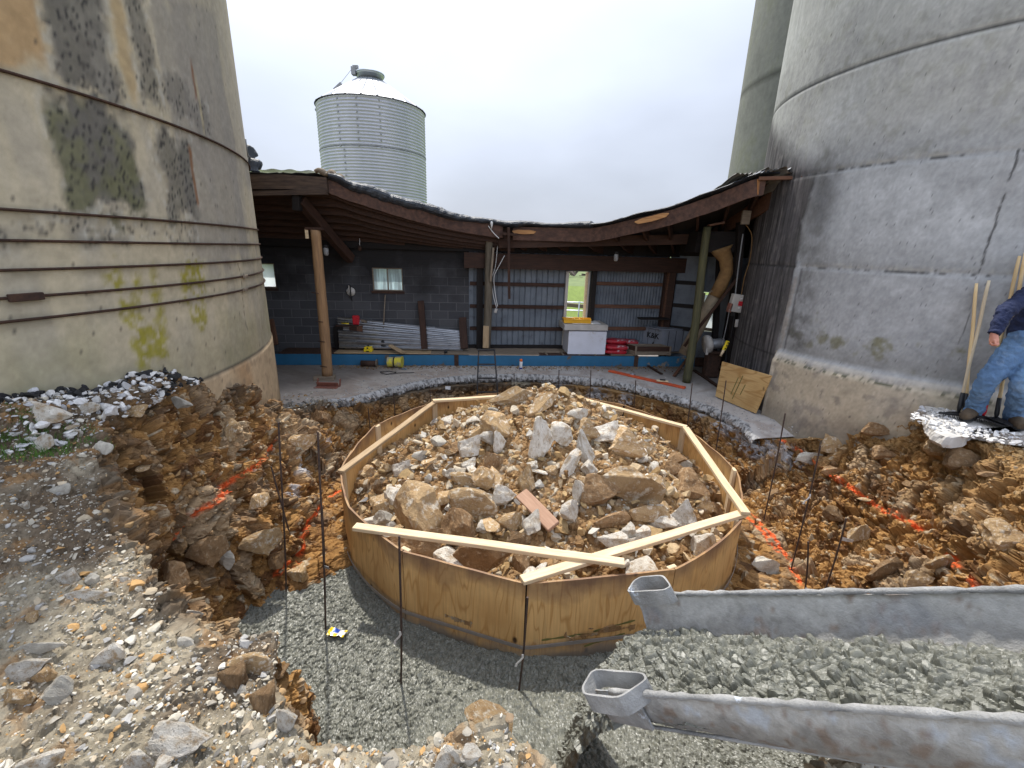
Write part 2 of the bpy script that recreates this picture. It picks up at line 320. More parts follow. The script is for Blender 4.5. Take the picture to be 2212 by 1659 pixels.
def plywood(name, axis='x', c=((.68, .43, .18), (.50, .275, .095), (.20, .09, .03))):
    m = bpy.data.materials.new(name); m.use_nodes = True; N = m.node_tree.nodes; L = m.node_tree.links; b = N['Principled BSDF']
    tc = N.new('ShaderNodeTexCoord'); mp = N.new('ShaderNodeMapping'); mp.inputs['Scale'].default_value = (1.5, 1.5, .22) if axis == 'z' else (.25, 1, 1)
    oi = N.new('ShaderNodeObjectInfo'); ad = N.new('ShaderNodeVectorMath'); ad.operation = 'MULTIPLY_ADD'; ad.inputs[1].default_value = (9, 9, 9)
    L.new(oi.outputs['Random'], ad.inputs[0]); L.new(tc.outputs['Object'], ad.inputs[2]); L.new(ad.outputs[0], mp.inputs[0])
    n1 = N.new('ShaderNodeTexNoise'); n1.inputs['Scale'].default_value = 1.9; n1.inputs['Detail'].default_value = 3; n1.inputs['Distortion'].default_value = .25; L.new(mp.outputs[0], n1.inputs[0])
    ml = N.new('ShaderNodeMath'); ml.operation = 'MULTIPLY'; ml.inputs[1].default_value = (15 if axis == 'z' else 12); L.new(n1.outputs[0], ml.inputs[0])
    fr = N.new('ShaderNodeMath'); fr.operation = 'PINGPONG'; fr.inputs[1].default_value = .5; L.new(ml.outputs[0], fr.inputs[0])
    cr = N.new('ShaderNodeValToRGB'); L.new(fr.outputs[0], cr.inputs[0]); e = cr.color_ramp.elements
    e[0].position = .0; e[0].color = (*c[1], 1); e[1].position = .16; e[1].color = (*c[0], 1)
    n2 = N.new('ShaderNodeTexNoise'); n2.inputs['Scale'].default_value = 2.2; n2.inputs['Detail'].default_value = 7; L.new(tc.outputs['Object'], n2.inputs[0])
    r2 = N.new('ShaderNodeMapRange'); r2.inputs['From Min'].default_value = .40; r2.inputs['From Max'].default_value = .72; r2.inputs['To Max'].default_value = .75; L.new(n2.outputs[0], r2.inputs[0])
    x = N.new('ShaderNodeMix'); x.data_type = 'RGBA'; x.inputs[7].default_value = (*c[1], 1); L.new(r2.outputs[0], x.inputs[0]); L.new(cr.outputs[0], x.inputs[6])
    vo = N.new('ShaderNodeTexVoronoi'); vo.inputs['Scale'].default_value = 3.6; mp2 = N.new('ShaderNodeMapping'); mp2.inputs['Scale'].default_value = (1, 1, .6); L.new(ad.outputs[0], mp2.inputs[0]); L.new(mp2.outputs[0], vo.inputs[0])
    r3 = N.new('ShaderNodeMapRange'); r3.inputs['From Min'].default_value = .10; r3.inputs['From Max'].default_value = .05; r3.clamp = True; L.new(vo.outputs['Distance'], r3.inputs[0])
    y = N.new('ShaderNodeMix'); y.data_type = 'RGBA'; y.inputs[7].default_value = (*[v*.25 for v in c[2]], 1); L.new(r3.outputs[0], y.inputs[0]); L.new(x.outputs[2], y.inputs[6])
    # fine fibre
    n4 = N.new('ShaderNodeTexNoise'); mp4 = N.new('ShaderNodeMapping'); mp4.inputs['Scale'].default_value = (60, 60, 3) if axis == 'z' else (3, 60, 60); L.new(tc.outputs['Object'], mp4.inputs[0]); L.new(mp4.outputs[0], n4.inputs[0]); n4.inputs['Scale'].default_value = 1
    r4 = N.new('ShaderNodeMapRange'); r4.inputs['To Min'].default_value = .72; r4.inputs['To Max'].default_value = 1.2; L.new(n4.outputs[0], r4.inputs[0])
    z = N.new('ShaderNodeVectorMath'); z.operation = 'SCALE'; L.new(y.outputs[2], z.inputs[0]); L.new(r4.outputs[0], z.inputs['Scale'])
    last = z.outputs[0]
    if axis == 'z':       # greasy dark band along the top edge, cement splashes near the foot
        sp = N.new('ShaderNodeSeparateXYZ'); L.new(tc.outputs['Object'], sp.inputs[0]); n5 = N.new('ShaderNodeTexNoise'); n5.inputs['Scale'].default_value = 4; n5.inputs['Detail'].default_value = 6; L.new(tc.outputs['Object'], n5.inputs[0])
        for (lo, hi, colr, f) in ((.78, 1.02, (.15, .085, .06), .85), (.36, .22, (.24, .22, .19), .8)):
            ad5 = N.new('ShaderNodeMath'); ad5.operation = 'MULTIPLY_ADD'; ad5.inputs[1].default_value = .5 if hi > lo else -.5; L.new(n5.outputs[0], ad5.inputs[0]); L.new(sp.outputs[2], ad5.inputs[2])
            m5 = N.new('ShaderNodeMapRange'); o5 = .25 if hi > lo else -.25; m5.inputs['From Min'].default_value = lo+o5; m5.inputs['From Max'].default_value = hi+o5; m5.inputs['To Max'].default_value = f; L.new(ad5.outputs[0], m5.inputs[0])
            x5 = N.new('ShaderNodeMix'); x5.data_type = 'RGBA'; x5.inputs[7].default_value = (*colr, 1); L.new(m5.outputs[0], x5.inputs[0]); L.new(last, x5.inputs[6]); last = x5.outputs[2]
    L.new(last, b.inputs['Base Color']); b.inputs['Roughness'].default_value = .6; b.inputs['Specular IOR Level'].default_value = .3
    bp = N.new('ShaderNodeBump'); bp.inputs['Strength'].default_value = .3; bp.inputs['Distance'].default_value = .003; L.new(n4.outputs[0], bp.inputs['Height']); L.new(bp.outputs[0], b.inputs['Normal'])
    return m
M_['ply'] = plywood('form_plywood', 'z')
M_['ply_new'] = plywood('new_plywood', 'x', ((.62, .42, .19), (.42, .245, .09), (.3, .15, .06)))
# ================================================================== THE PIT AND THE GROUND
CX, CY = .37, 5.25                        # centre of the round form and of the dug circle
POUR = -.85
_ctl = np.array([(-3.37, 2.72, 1.35), (-3.16, 3.57, 1.28), (-3.1, 4.05, 1.18), (-3.05, 4.5, .86), (-3.15, 5.23, .36), (-3.3, 6.0, .02), (-3.55, 6.33, -.06),
 (-2.9, 2.5, 1.05), (-2.5, 2.3, .86), (-1.94, 1.94, .76), (-1.4, 1.56, .66), (-1., 1.4, .6), (-.5, 1.2, .58), (0, 1.15, .6), (.3, 1.1, .58), (1.2, 1.12, .56), (2.2, 1.6, .6),
 (3.3, 2.4, .62), (3.9, 3.3, .66), (4.29, 4.0, .6), (4.9, 3.95, .62), (4.8, 4.7, .62), (4.95, 5.1, .6), (4.73, 5.31, .40), (4.46, 5.67, .02), (4.18, 6.2, -.05), (3.9, 6.6, -.13), (0, 0, .7), (-1.5, 0, .85), (-3, .5, 1.1), (-6, 0, 1.3), (-6, -6, 1.2),
 (3, 0, .7), (8, 2, .62), (8, 4.6, .62), (0, -6, .8), (8, -6, .8), (-4.2, 7.5, -.14), (-6, 9, -.14), (0, 10, -.14), (4, 9, -.14), (-5, 12, -.14), (5, 12, -.14), (-12, 4, 1), (12, 12, -.1)])
def plateau(x, y):
    w_ = 0; s_ = 0
    for a, b, c in _ctl:
        k = 1/((x-a)**2+(y-b)**2+.03)**2; w_ = w_+k; s_ = s_+k*c
    return s_/w_
#        theta, r_floor, z_floor, r_lip
_prof = np.array([(-185, 2.72, -.62, 3.45), (-170, 2.72, -.62, 3.5), (-155, 2.75, -.66, 3.85), (-147, 2.95, -.72, 4.0), (-143, 3.40, -.92, 4.03), (-134, 3.66, -1.0, 4.06), (-125, 3.62, -1.0, 4.02), (-116, 3.80, -1.0, 4.12),
 (-112, 3.66, -1.0, 3.86), (-109, 3.86, -1.0, 4.10), (-105, 3.95, -1.0, 4.2), (-101, 3.9, -1.0, 4.14), (-95, 3.84, -1.0, 4.0), (-90, 4.06, -1.0, 4.34), (-85, 4.1, -1.0, 4.42), (-80, 3.98, -1.0, 4.22), (-70, 3.8, -1.0, 4.12), (-60, 3.6, -.95, 4.15), (-50, 3.4, -.90, 4.3),
 (-40, 3.15, -.88, 4.45), (-25, 3.05, -.86, 4.5), (-10, 3.0, -.85, 4.55), (-3, 2.95, -.82, 4.45), (4, 2.9, -.8, 4.1), (12, 2.85, -.8, 3.5), (25, 2.8, -.78, 3.2), (60, 2.8, -.75, 3.16), (100, 2.8, -.75, 3.12), (130, 2.8, -.7, 3.15), (148, 2.75, -.65, 3.25), (158, 2.72, -.62, 3.6), (175, 2.72, -.62, 3.45)])
def zground(x, y):
    x = np.asarray(x, float); y = np.asarray(y, float)
    dx, dy = x-CX, y-CY; r = np.hypot(dx, dy); th = np.degrees(np.arctan2(dy, dx))
    rf = np.interp(th, _prof[:, 0], _prof[:, 1]); zf = np.interp(th, _prof[:, 0], _prof[:, 2]); rl = np.interp(th, _prof[:, 0], _prof[:, 3])
    t = np.clip((r-rf)/(rl-rf), 0, 1); q = (.55*t+.45*t*t*(3-2*t)); kr = sstep(-66, -48, th)*(th < 90); q = q*(1-kr)+(.35*t+.65*t**2.6)*kr
    px, py = CX+dx/np.maximum(r, .01)*np.maximum(r, rl), CY+dy/np.maximum(r, .01)*np.maximum(r, rl)
    pz = plateau(px, py); bk = sstep(5, 12, th)*sstep(160, 148, th); pz = pz*(1-bk)+np.minimum(pz, -.15)*bk
    back = (th > 4)*1.
    return zf+(pz-zf)*np.where(th > 8, t**.7, q)
def hit(px, py, zf=zground, t0=1.0, t1=16):
    """first point along a sight line that lies on a surface z = zf(x, y)"""
    r = ray(px, py); r = r/np.linalg.norm(r); t = np.linspace(t0, t1, 3000); P = r[None]*t[:, None]+np.array([0, 0, CAMH])
    g = P[:, 2]-zf(P[:, 0], P[:, 1]); k = np.argmax(g < 0)
    if k == 0: k = len(t)-1
    return P[k]
def paintlines(P, lines, wd):
    """0..1 spray mask of the orange layout lines"""
    m = np.zeros(len(P))
    for ln in lines:
        W = [hit(*q) for q in ln]
        for a, b in zip(W[:-1], W[1:]):
            ab = b-a; t = np.clip(((P-a)@ab)/max(ab@ab, 1e-6), 0, 1); d = np.linalg.norm(P-(a+t[:, None]*ab), axis=1)
            m = np.maximum(m, sstep(wd, wd*.3, d))
    return m
ORANGE = [[(603, 950), (585, 975), (555, 1005), (520, 1030), (490, 1055), (465, 1080), (430, 1105), (415, 1118)], [(408, 1128), (395, 1150)], [(735, 1062), (712, 1075)], [(690, 1090), (672, 1120), (660, 1160), (652, 1190)], [(628, 1215), (600, 1245)], 
 [(645, 1215), (640, 1240)], [(1632, 928), (1662, 938), (1690, 952), (1720, 968), (1760, 1000), (1800, 1030), (1850, 1062), (1900, 1092), (1940, 1112), (1978, 1131)], [(1615, 1103), (1640, 1125), (1660, 1150), (1690, 1185), (1708, 1208)], [(1612, 1118), (1650, 1155), (1680, 1190)],
 [(1712, 1222), (1725, 1250), (1738, 1285)], [(2040, 1190), (2052, 1212)], [(2075, 1235), (2098, 1258)], [(2085, 1278), (2100, 1270)], [(1268, 828), (1302, 832)], [(1318, 836), (1336, 842)], [(800, 852), (815, 857)]]
def polar_grid(ths, rs):
    T, Rr = np.meshgrid(ths, rs, indexing='ij'); x = CX+Rr*np.cos(T); y = CY+Rr*np.sin(T); return x.ravel(), y.ravel()
def normals(P, nu, nv):
    G = P.reshape(nu, nv, 3); du = np.gradient(G, axis=0); dv = np.gradient(G, axis=1); n = np.cross(dv, du).reshape(-1, 3)
    n *= np.sign(n[:, 2:3]+1e-9); return n/np.maximum(np.linalg.norm(n, axis=1, keepdims=True), 1e-9)
def build_ground():
    ths = np.concatenate([np.arange(R(-180), R(14), .0024), np.arange(R(14), R(150), .005), np.arange(R(150), R(180)-.001, .0024)])
    td = np.degrees(ths); rf_ = np.interp(td, _prof[:, 0], _prof[:, 1])[:, None]; rl_ = np.interp(td, _prof[:, 0], _prof[:, 3])[:, None]
    RS = np.concatenate([2.3+(rf_-2.3)*np.linspace(0, 1, 45, endpoint=False)[None], rf_+(rl_-rf_)*np.linspace(0, 1, 205, endpoint=False)[None], rl_+np.concatenate([np.arange(0, .75, .0095), .75+np.cumsum(np.geomspace(.012, 1.6, 75))])[None]], 1)
    T_ = np.repeat(ths[:, None], RS.shape[1], 1); x, y = (CX+RS*np.cos(T_)).ravel(), (CY+RS*np.sin(T_)).ravel(); nu, nv = RS.shape; z = zground(x, y)
    P = np.stack([x, y, z], 1); dx, dy = x-CX, y-CY; r = np.hypot(dx, dy); th = np.degrees(np.arctan2(dy, dx))
    rl = np.interp(th, _prof[:, 0], _prof[:, 3]); rf = np.interp(th, _prof[:, 0], _prof[:, 1]); t = (r-rf)/(rl-rf)
    N = normals(P, nu, nv)
    wall = np.maximum(sstep(-.15, .1, t), .35)*sstep(1.14, .95, t); outer = sstep(.9, 1.15, t); wall = wall*(1-.55*sstep(-118, -106, th)*sstep(-45, -62, th))
    slabz = sstep(3, 10, th)*sstep(165, 150, th)*sstep(.9, 1.02, t)          # under the concrete slab
    near = (np.abs(x) < 6.5)&(y < 10)&(slabz < .9)
    I = np.where(near)[0]; Q = P[I]; big = np.zeros(len(P)); h1 = np.zeros(len(P)); h2 = np.zeros(len(P)); c2 = np.ones(len(P))
    b0 = fbm(Q, .9, 3, 3); f1, hh1, _ = facet(Q*[1, 1, .8]+.12*vnoise(Q, .25, 5)[:, None], .30, 21, .9); f2, hh2, cc2 = facet(Q+.03*vnoise(Q, .07, 6)[:, None], .105, 41, .9); f3, hh3, cc3 = facet(Q, .042, 61, .9)
    dig = wall[I]; out_ = outer[I]
    disp = dig*(.11*b0+.12*f1+.055*f2+.02*f3)+out_*(.035*b0+.022*f2*np.clip(b0+.6, 0, 1)+.013*f3)+.006*vnoise(Q, .02, 9)
    P0 = P.copy(); P[I] += N[I]*disp[:, None]*(1-slabz[I])[:, None]
    # hollows washed into the bank under the lip
    for cx_, cy_, cz_, rad, dep in [(a_, b_, c_, d_, min(e_, .42*d_)) for a_, b_, c_, d_, e_ in [(*hit(400, 1195), .36, .26), (*hit(340, 1235), .25, .28), (*hit(545, 1090), .22, .22), (*hit(1990, 1100), .26, .22), (*hit(1930, 905), .10, .12), (*hit(1990, 910), .12, .16), (*hit(1415, 875), .18, .15), (*hit(960, 845), .14, .1)]]:
        d = np.linalg.norm((P-[cx_, cy_, cz_])*[1, 1, 1.5], axis=1); k = np.exp(-(d/rad)**2)
        P[:, 0] += k*dep*dx/r; P[:, 1] += k*dep*dy/r; P[:, 2] -= k*dep*.15
    # colours of the materials themselves
    def L(*c): return np.array(c)[None]
    grav = L(.33, .295, .225)*(1+.28*vnoise(P, .5, 71))[:, None]
    soil = L(.155, .12, .085)
    clay = L(.36, .20, .072); dark = L(.145, .072, .030)
    sh = np.zeros(len(P)); sh[I] = hh2; s3 = np.zeros(len(P)); s3[I] = hh3; s1 = np.zeros(len(P)); s1[I] = hh1
    n1 = fbm(P, .5, 4, 81); n2 = fbm(P, .12, 3, 91)
    top = grav.copy(); k = sstep(-.25, .25, n1+(y-1.9)*.35)*(x < 0); top = top*(1-k[:, None])+soil*k[:, None]      # soil nearer the silo
    k = sstep(.16, .36, n2+.3*n1)*.4; top = top*(1-k[:, None])+L(.42, .22, .07)*k[:, None]*(1)
    k = sstep(-60, -45, th)*(th < 90); top = top*(1-k[:, None])+L(.34, .21, .09)*k[:, None]
    cl = clay*(1-sstep(.5, .95, sh)[:, None])+dark*sstep(.5, .95, sh)[:, None]
    k = sstep(.80, .97, s1)[:, None]*.7; cl = cl*(1-k)+L(.42, .33, .22)*k
    k = sstep(.90, .97, s3)[:, None]; cl = cl*(1-k)+L(.5, .42, .3)*k
    k = sstep(.2, .5, n1+.5*n2)[:, None]*.55; cl = cl*(1-k)+L(.22, .17, .12)*k
    kk = sstep(.72, 1.02, t+.22*n2)[:, None]; C = cl*(1-kk)+top*kk
    k = (sstep(.86, .95, s3)*outer*sstep(-1.2, -.1, x*-1+0))[:, None]*.0; C = C*(1-k)+L(.6, .57, .5)*k
    # lime-white plaster smears on the rock under the slab, right rear
    for (u, v, rad) in [(1215, 838, .28), (1290, 850, .28), (1350, 858, .2), (1560, 915, .25), (1640, 960, .3), (1700, 985, .25), (1510, 895, .16), (1600, 935, .3), (655, 1010, .2), (640, 1060, .15), (700, 960, .15)]:
        q = hit(u, v); d = np.linalg.norm(P-q, axis=1); k = (sstep(rad, rad*.45, d+.10*n2+.05*n1)*sstep(-.35, .1, vnoise(P, .05, 17)+n2))[:, None]*.85
        C = C*(1-k)+L(.50, .51, .54)*k
    # darker soil colour directly under the rear slab
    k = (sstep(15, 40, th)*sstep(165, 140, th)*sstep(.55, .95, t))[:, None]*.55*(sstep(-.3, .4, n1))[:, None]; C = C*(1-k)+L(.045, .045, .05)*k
    k = sstep(10.7, 11.2, y)[:, None]; C = C*(1-k)+L(.15, .21, .05)*k
    m = paintlines(P0[I], ORANGE, .043)*sstep(-.45, .15, vnoise(P[I], .03, 33)+.4*vnoise(P[I], .012, 34)); m2 = np.zeros(len(P)); m2[I] = m
    C = C*(1-m2[:, None])+L(.80, .15, .045)*m2[:, None]
    C *= (1+.16*vnoise(P, .03, 95))[:, None]
    F = gridF(nu, nv, True)
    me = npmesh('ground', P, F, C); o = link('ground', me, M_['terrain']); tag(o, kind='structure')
    # floor of the pit under the form
    G4 = P.reshape(nu, nv, 3); ar = np.linalg.norm(np.cross(np.gradient(G4, axis=0), np.gradient(G4, axis=1)), axis=2).ravel()
    return P, N, C, t, th, np.minimum(ar, .004), m2
GP, GN, GC, GT, GTH, GAR, GM = build_ground()
# pit floor inside the ring
lathe('pit_floor', [(0.01, -.66), (2.36, -.66)], (CX, CY, 0), M_['terrain'], cap=False)['kind'] = 'structure'
a = bpy.data.objects['pit_floor'].data; ca = a.color_attributes.new('Col', 'FLOAT_COLOR', 'POINT')
for i in range(len(a.vertices)): ca.data[i].color = (.25, .15, .07, 1)
# ---------------------------------------------------------------- pebbles and gravel
def ico(sub):
    bm = bmesh.new(); bmesh.ops.create_icosphere(bm, subdivisions=sub, radius=1); V = np.array([v.co[:] for v in bm.verts]); F = np.array([[v.index for v in f.verts] for f in bm.faces]); bm.free(); return V, F
I0, I1, I2, I3, I4 = None, ico(1), ico(2), ico(3), ico(4)
def rock_shape(V, seed, cuts=9, rough=.05, flat=(1, 1, 1), lo=.45, hi=.85):
    g = np.random.default_rng(seed); V = V.copy()
    for i in range(cuts):
        n = g.normal(size=3); n /= np.linalg.norm(n); d = g.uniform(lo, hi); s = V@n; V -= np.clip(s-d, 0, None)[:, None]*n
    if rough:
        nn = V/np.maximum(np.linalg.norm(V, axis=1, keepdims=True), 1e-6); V += nn*(rough*fbm(V+g.uniform(0, 50, 3), .5, 4, seed) )[:, None]
    V *= flat; V /= np.abs(V).max(); return V
def rand_rot(n, g):
    q = g.normal(size=(n, 4)); q /= np.linalg.norm(q, axis=1, keepdims=True); a, b, c, d = q.T
    return np.stack([np.stack([1-2*(c*c+d*d), 2*(b*c-a*d), 2*(b*d+a*c)], -1), np.stack([2*(b*c+a*d), 1-2*(b*b+d*d), 2*(c*d-a*b)], -1), np.stack([2*(b*d-a*c), 2*(c*d+a*b), 1-2*(b*b+c*c)], -1)], 1)
def scatter(name, P, size, cols, g, squash=.55, sub=1, tilt=.35, normals=None):
    """one mesh of many stones: P (n,3) places, size (n,), cols (n,3)"""
    V0, F0 = (None, I1, I2, I3)[sub]; protos = [rock_shape(V0, 100+i, 7+2*(sub == 3), .14*(sub == 3), (1, g.uniform(.55, .95), g.uniform(.3, .75)*squash/.55), .22, .7) for i in range(14)]
    n = len(P); k = g.integers(0, 14, n); B = np.stack(protos)[k]
    Rm = rand_rot(n, g); yaw = g.uniform(0, 6.28, n); c, s = np.cos(yaw), np.sin(yaw); Z = np.zeros(n); O = np.ones(n)
    Ry = np.stack([np.stack([c, -s, Z], -1), np.stack([s, c, Z], -1), np.stack([Z, Z, O], -1)], 1)
    tl = g.uniform(0, 1, n) < tilt; M = np.where(tl[:, None, None], Rm, Ry)
    V = np.einsum('nij,nvj->nvi', M, B)*size[:, None, None]*.5+P[:, None]
    nvv = B.shape[1]; F = (F0[None]+(np.arange(n)*nvv)[:, None, None]).reshape(-1, 3)
    me = npmesh(name, V.reshape(-1, 3), F, np.repeat(cols, nvv, 0)); return link(name, me, M_['pebble'])
def pick(maskw, n, g):
    p = maskw/maskw.sum(); return g.choice(len(p), n, p=p)
def stone_cols(n, g, kind='gray'):
    pal = {'gray': [(.52, .48, .39), (.42, .38, .31), (.33, .30, .26), (.60, .57, .50), (.44, .38, .28), (.48, .29, .12), (.36, .35, .33)], 'white': [(.68, .67, .66), (.55, .54, .52), (.74, .73, .71), (.45, .45, .46)],
           'clay': [(.42, .25, .10), (.33, .185, .07), (.24, .13, .055), (.50, .36, .20), (.32, .25, .17), (.46, .30, .14)], 'mound': [(.50, .38, .23), (.40, .28, .14), (.58, .50, .38), (.62, .59, .52), (.34, .22, .10), (.46, .32, .16)], 'pale': [(.54, .50, .41), (.45, .41, .33), (.34, .31, .26), (.64, .60, .52), (.47, .39, .28), (.46, .28, .12), (.38, .37, .35)], 'black': [(.04, .04, .045), (.07, .07, .07), (.03, .03, .03)]}[kind]
    pr = np.array(pal)[g.integers(0, len(pal), n)]; return pr*g.uniform(.8, 1.15, (n, 1))
g = np.random.default_rng(5)
_x, _y, _z = GP.T
da = np.gradient(np.arange(1.)) if False else None
dist = np.linalg.norm(GP-[0, 0, CAMH], axis=1); vis = (_y > .55)&(np.abs(_x) < _y*1.25+.4)&(_y < 9)
rr_ = np.hypot(_x-CX, _y-CY); area = GAR
left = (_x < .5+.0*_y)
plate = sstep(.98, 1.12, GT)*((GTH > 165)|(GTH < -62)); 
wgt = vis*plate*area/dist**1.2
i = pick(wgt, 26000, g); s = g.lognormal(math.log(.0105), .5, len(i)).clip(.005, .045)
o = scatter('gravel', GP[i]+GN[i]*(s*.12)[:, None], s, stone_cols(len(i), g, 'pale'), g); tag(o, kind='stuff')
i = pick(wgt*(_x < .3), 1900, g); s = g.lognormal(math.log(.034), .42, len(i)).clip(.02, .09)
o = scatter('coarse_gravel', GP[i]+GN[i]*(s*.1)[:, None], s, stone_cols(len(i), g, 'pale'), g, sub=2); tag(o, kind='stuff')
wgt = vis*area*sstep(-.1, .05, GT)*sstep(1.2, .9, GT)/dist**.5*((GTH < 0)|(GTH > 160)|(GT < .8))
i = pick(wgt, 9000, g); s = g.lognormal(math.log(.026), .5, len(i)).clip(.01, .10)
C_ = stone_cols(len(i), g, 'clay')*.6+GC[i]*.45; C_ = np.where(GM[i][:, None] > .6, np.array([[.80, .15, .045]]), C_)
o = scatter('clay_rubble', GP[i]+GN[i]*(s*.08)[:, None], s, C_, g, sub=2, tilt=.7); tag(o, kind='stuff')
wgt = vis*area*sstep(1.0, 1.1, GT)*(GTH > -62)*(GTH < 8)
i = pick(wgt, 3000, g); s = g.lognormal(math.log(.03), .5, len(i)).clip(.012, .10)
o = scatter('clay_lumps', GP[i]+GN[i]*(s*.1)[:, None], s, stone_cols(len(i), g, 'clay'), g, sub=2, tilt=.5); tag(o, kind='stuff')
# white broken concrete chips and black asphalt crumbs along the foot of the left silo
wl = vis*area*np.exp(-((np.hypot(_x+7.9, _y-4.31)-4.95)/.22)**2)*(_y > 1.8)*(_y < 4.4)*(_z > 1.08)
i = pick(wl, 800, g); s = g.lognormal(math.log(.035), .5, len(i)).clip(.012, .11)
o = scatter('white_concrete_chips', GP[i]+GN[i]*(s*.2)[:, None], s, stone_cols(len(i), g, 'white'), g, sub=2); tag(o, kind='stuff')
i = pick(wl*(np.hypot(_x+7.9, _y-4.31) < 4.95), 420, g); s = g.lognormal(math.log(.04), .5, len(i)).clip(.015, .10)
o = scatter('asphalt_crumbs', GP[i]+GN[i]*(s*.2)[:, None], s, stone_cols(len(i), g, 'black'), g, sub=2, tilt=.9); tag(o, kind='stuff')

# ---------------------------------------------------------------- poured wet concrete
def lumps(Q, s, seed, amp):
    f1, f2, h, o_ = worley(Q, s, seed); t_ = np.stack([(h*7.13) % 1-.5, (h*13.7) % 1-.5, (h*29.3) % 1-.5], 1); edge_ = np.clip((f2-f1)/.30, 0, 1)
    d = np.minimum(edge_**.55, .78+1.5*(o_*t_).sum(1)); big = ((h*91.7) % 1); return amp*(d*(.25+1.15*big**1.3)+.25*h)
def mound_h(x, y):
    """concrete heap under the chute mouth"""
    d = np.hypot((x-.34)/1.3, (y-1.72)/.95); return .56*np.clip(1-d/.95, 0, None)**1.25
def zpour(x, y): return POUR+mound_h(x, y)-.0*x
ths = np.arange(R(-149), R(-42), .0019); rs = np.arange(2.40, 4.46, .0078); x, y = polar_grid(ths, rs); nu, nv = len(ths), len(rs)
P = np.stack([x, y, zpour(x, y)], 1); Nn = normals(P, nu, nv)
d = lumps(P*[1, .9, .6]+.008*vnoise(P, .03, 3)[:, None], .034, 7, .021)+lumps(P, .018, 9, .008)+.014*fbm(P, .22, 2, 8)
P += Nn*d[:, None]; edge = sstep(R(-149), R(-146.5), np.repeat(ths, nv)); P[:, 2] -= .12*(1-edge)
tag(link('wet_concrete', npmesh('wet_concrete', P, gridF(nu, nv)), M_['wet'], smooth=False), kind='structure')

# ================================================================== CONCRETE SLAB OF THE SHED (broken inner edge)
def slab_edge(th):
    d = np.degrees(th); return np.interp(d, [2, 10, 33, 65, 98, 126, 153, 160, 170], [3.5, 3.2, 3.27, 3.26, 3.2, 3.22, 3.3, 3.75, 4.4])
ths = np.arange(R(11), R(166), .0035); n = len(ths); re = slab_edge(ths)
Qe = np.stack([np.cos(ths)*3.2, np.sin(ths)*3.2, ths*0], 1); re = re+.09*fbm(Qe, .7, 3, 51)+.035*fbm(Qe, .12, 3, 52)
prof = [(.10, -.155), (.03, -.135), (.005, -.105), (-.015, -.075), (-.005, -.045), (.012, -.018), (.035, -.004)]; V = []; nv = len(prof)
rad = [.05, .07, .1, .13, .17, .22, .28, .35, .45, .6, .8, 1.1, 1.5, 2, 2.6, 3.3, 4.2]
G = []
for (a_, z_) in prof: G.append(np.stack([CX+(re+a_)*np.cos(ths), CY+(re+a_)*np.sin(ths), np.full(n, z_)], 1))
for a_ in rad: G.append(np.stack([CX+(re+a_)*np.cos(ths), CY+(re+a_)*np.sin(ths), np.zeros(n)], 1))
G = np.stack(G, 1); P = G.reshape(-1, 3).copy(); j = np.tile(np.arange(G.shape[1]), n); rim = j < 8
f, h, c = facet(P, .05, 77); dn = np.clip(26-np.repeat(np.arange(n), G.shape[1]), 0, 26)*.0045; dn2 = np.clip(np.repeat(np.arange(n), G.shape[1])-(n-26), 0, 26)*.0045; P[:, 2] -= dn+dn2; P[rim] += (np.stack([np.cos(np.repeat(ths, G.shape[1])), np.sin(np.repeat(ths, G.shape[1])), .5*np.ones(len(P))], 1)*(f*.03+.018*vnoise(P, .02, 4))[:, None])[rim]
th_ = np.repeat(ths, G.shape[1])
def L3(*c): return np.array(c)[None]
nn = fbm(P, .6, 4, 12); n3 = fbm(P, .15, 3, 13)
C = L3(.45, .40, .355)*(1+.25*nn)[:, None]; k = sstep(-.05, .25, nn+.5*n3)[:, None]*.55; C = C*(1-k)+L3(.27, .205, .16)*k
k = sstep(R(100), R(70), th_)[:, None]; C = C*(1-k)+C*k*L3(.95, 1.0, 1.06)
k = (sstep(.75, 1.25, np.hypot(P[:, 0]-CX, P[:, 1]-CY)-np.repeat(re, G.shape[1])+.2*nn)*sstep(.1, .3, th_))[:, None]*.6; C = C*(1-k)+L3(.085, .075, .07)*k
f1_, f2_, h_, o_ = worley(P, .035, 31); k = (j < 9)[:, None]*(1.-0*n3[:, None]); E_ = L3(.38, .375, .37)*(1+.35*n3)[:, None]; E_ = np.where((h_ > .72)[:, None]&(j < 9)[:, None], E_*.4, E_); C = np.where(j[:, None] < 9, E_, C)
o = link('shed_floor_slab', npmesh('shed_floor_slab', P, gridF(n, G.shape[1]), C), M_['vrough']); tag(o, kind='structure')
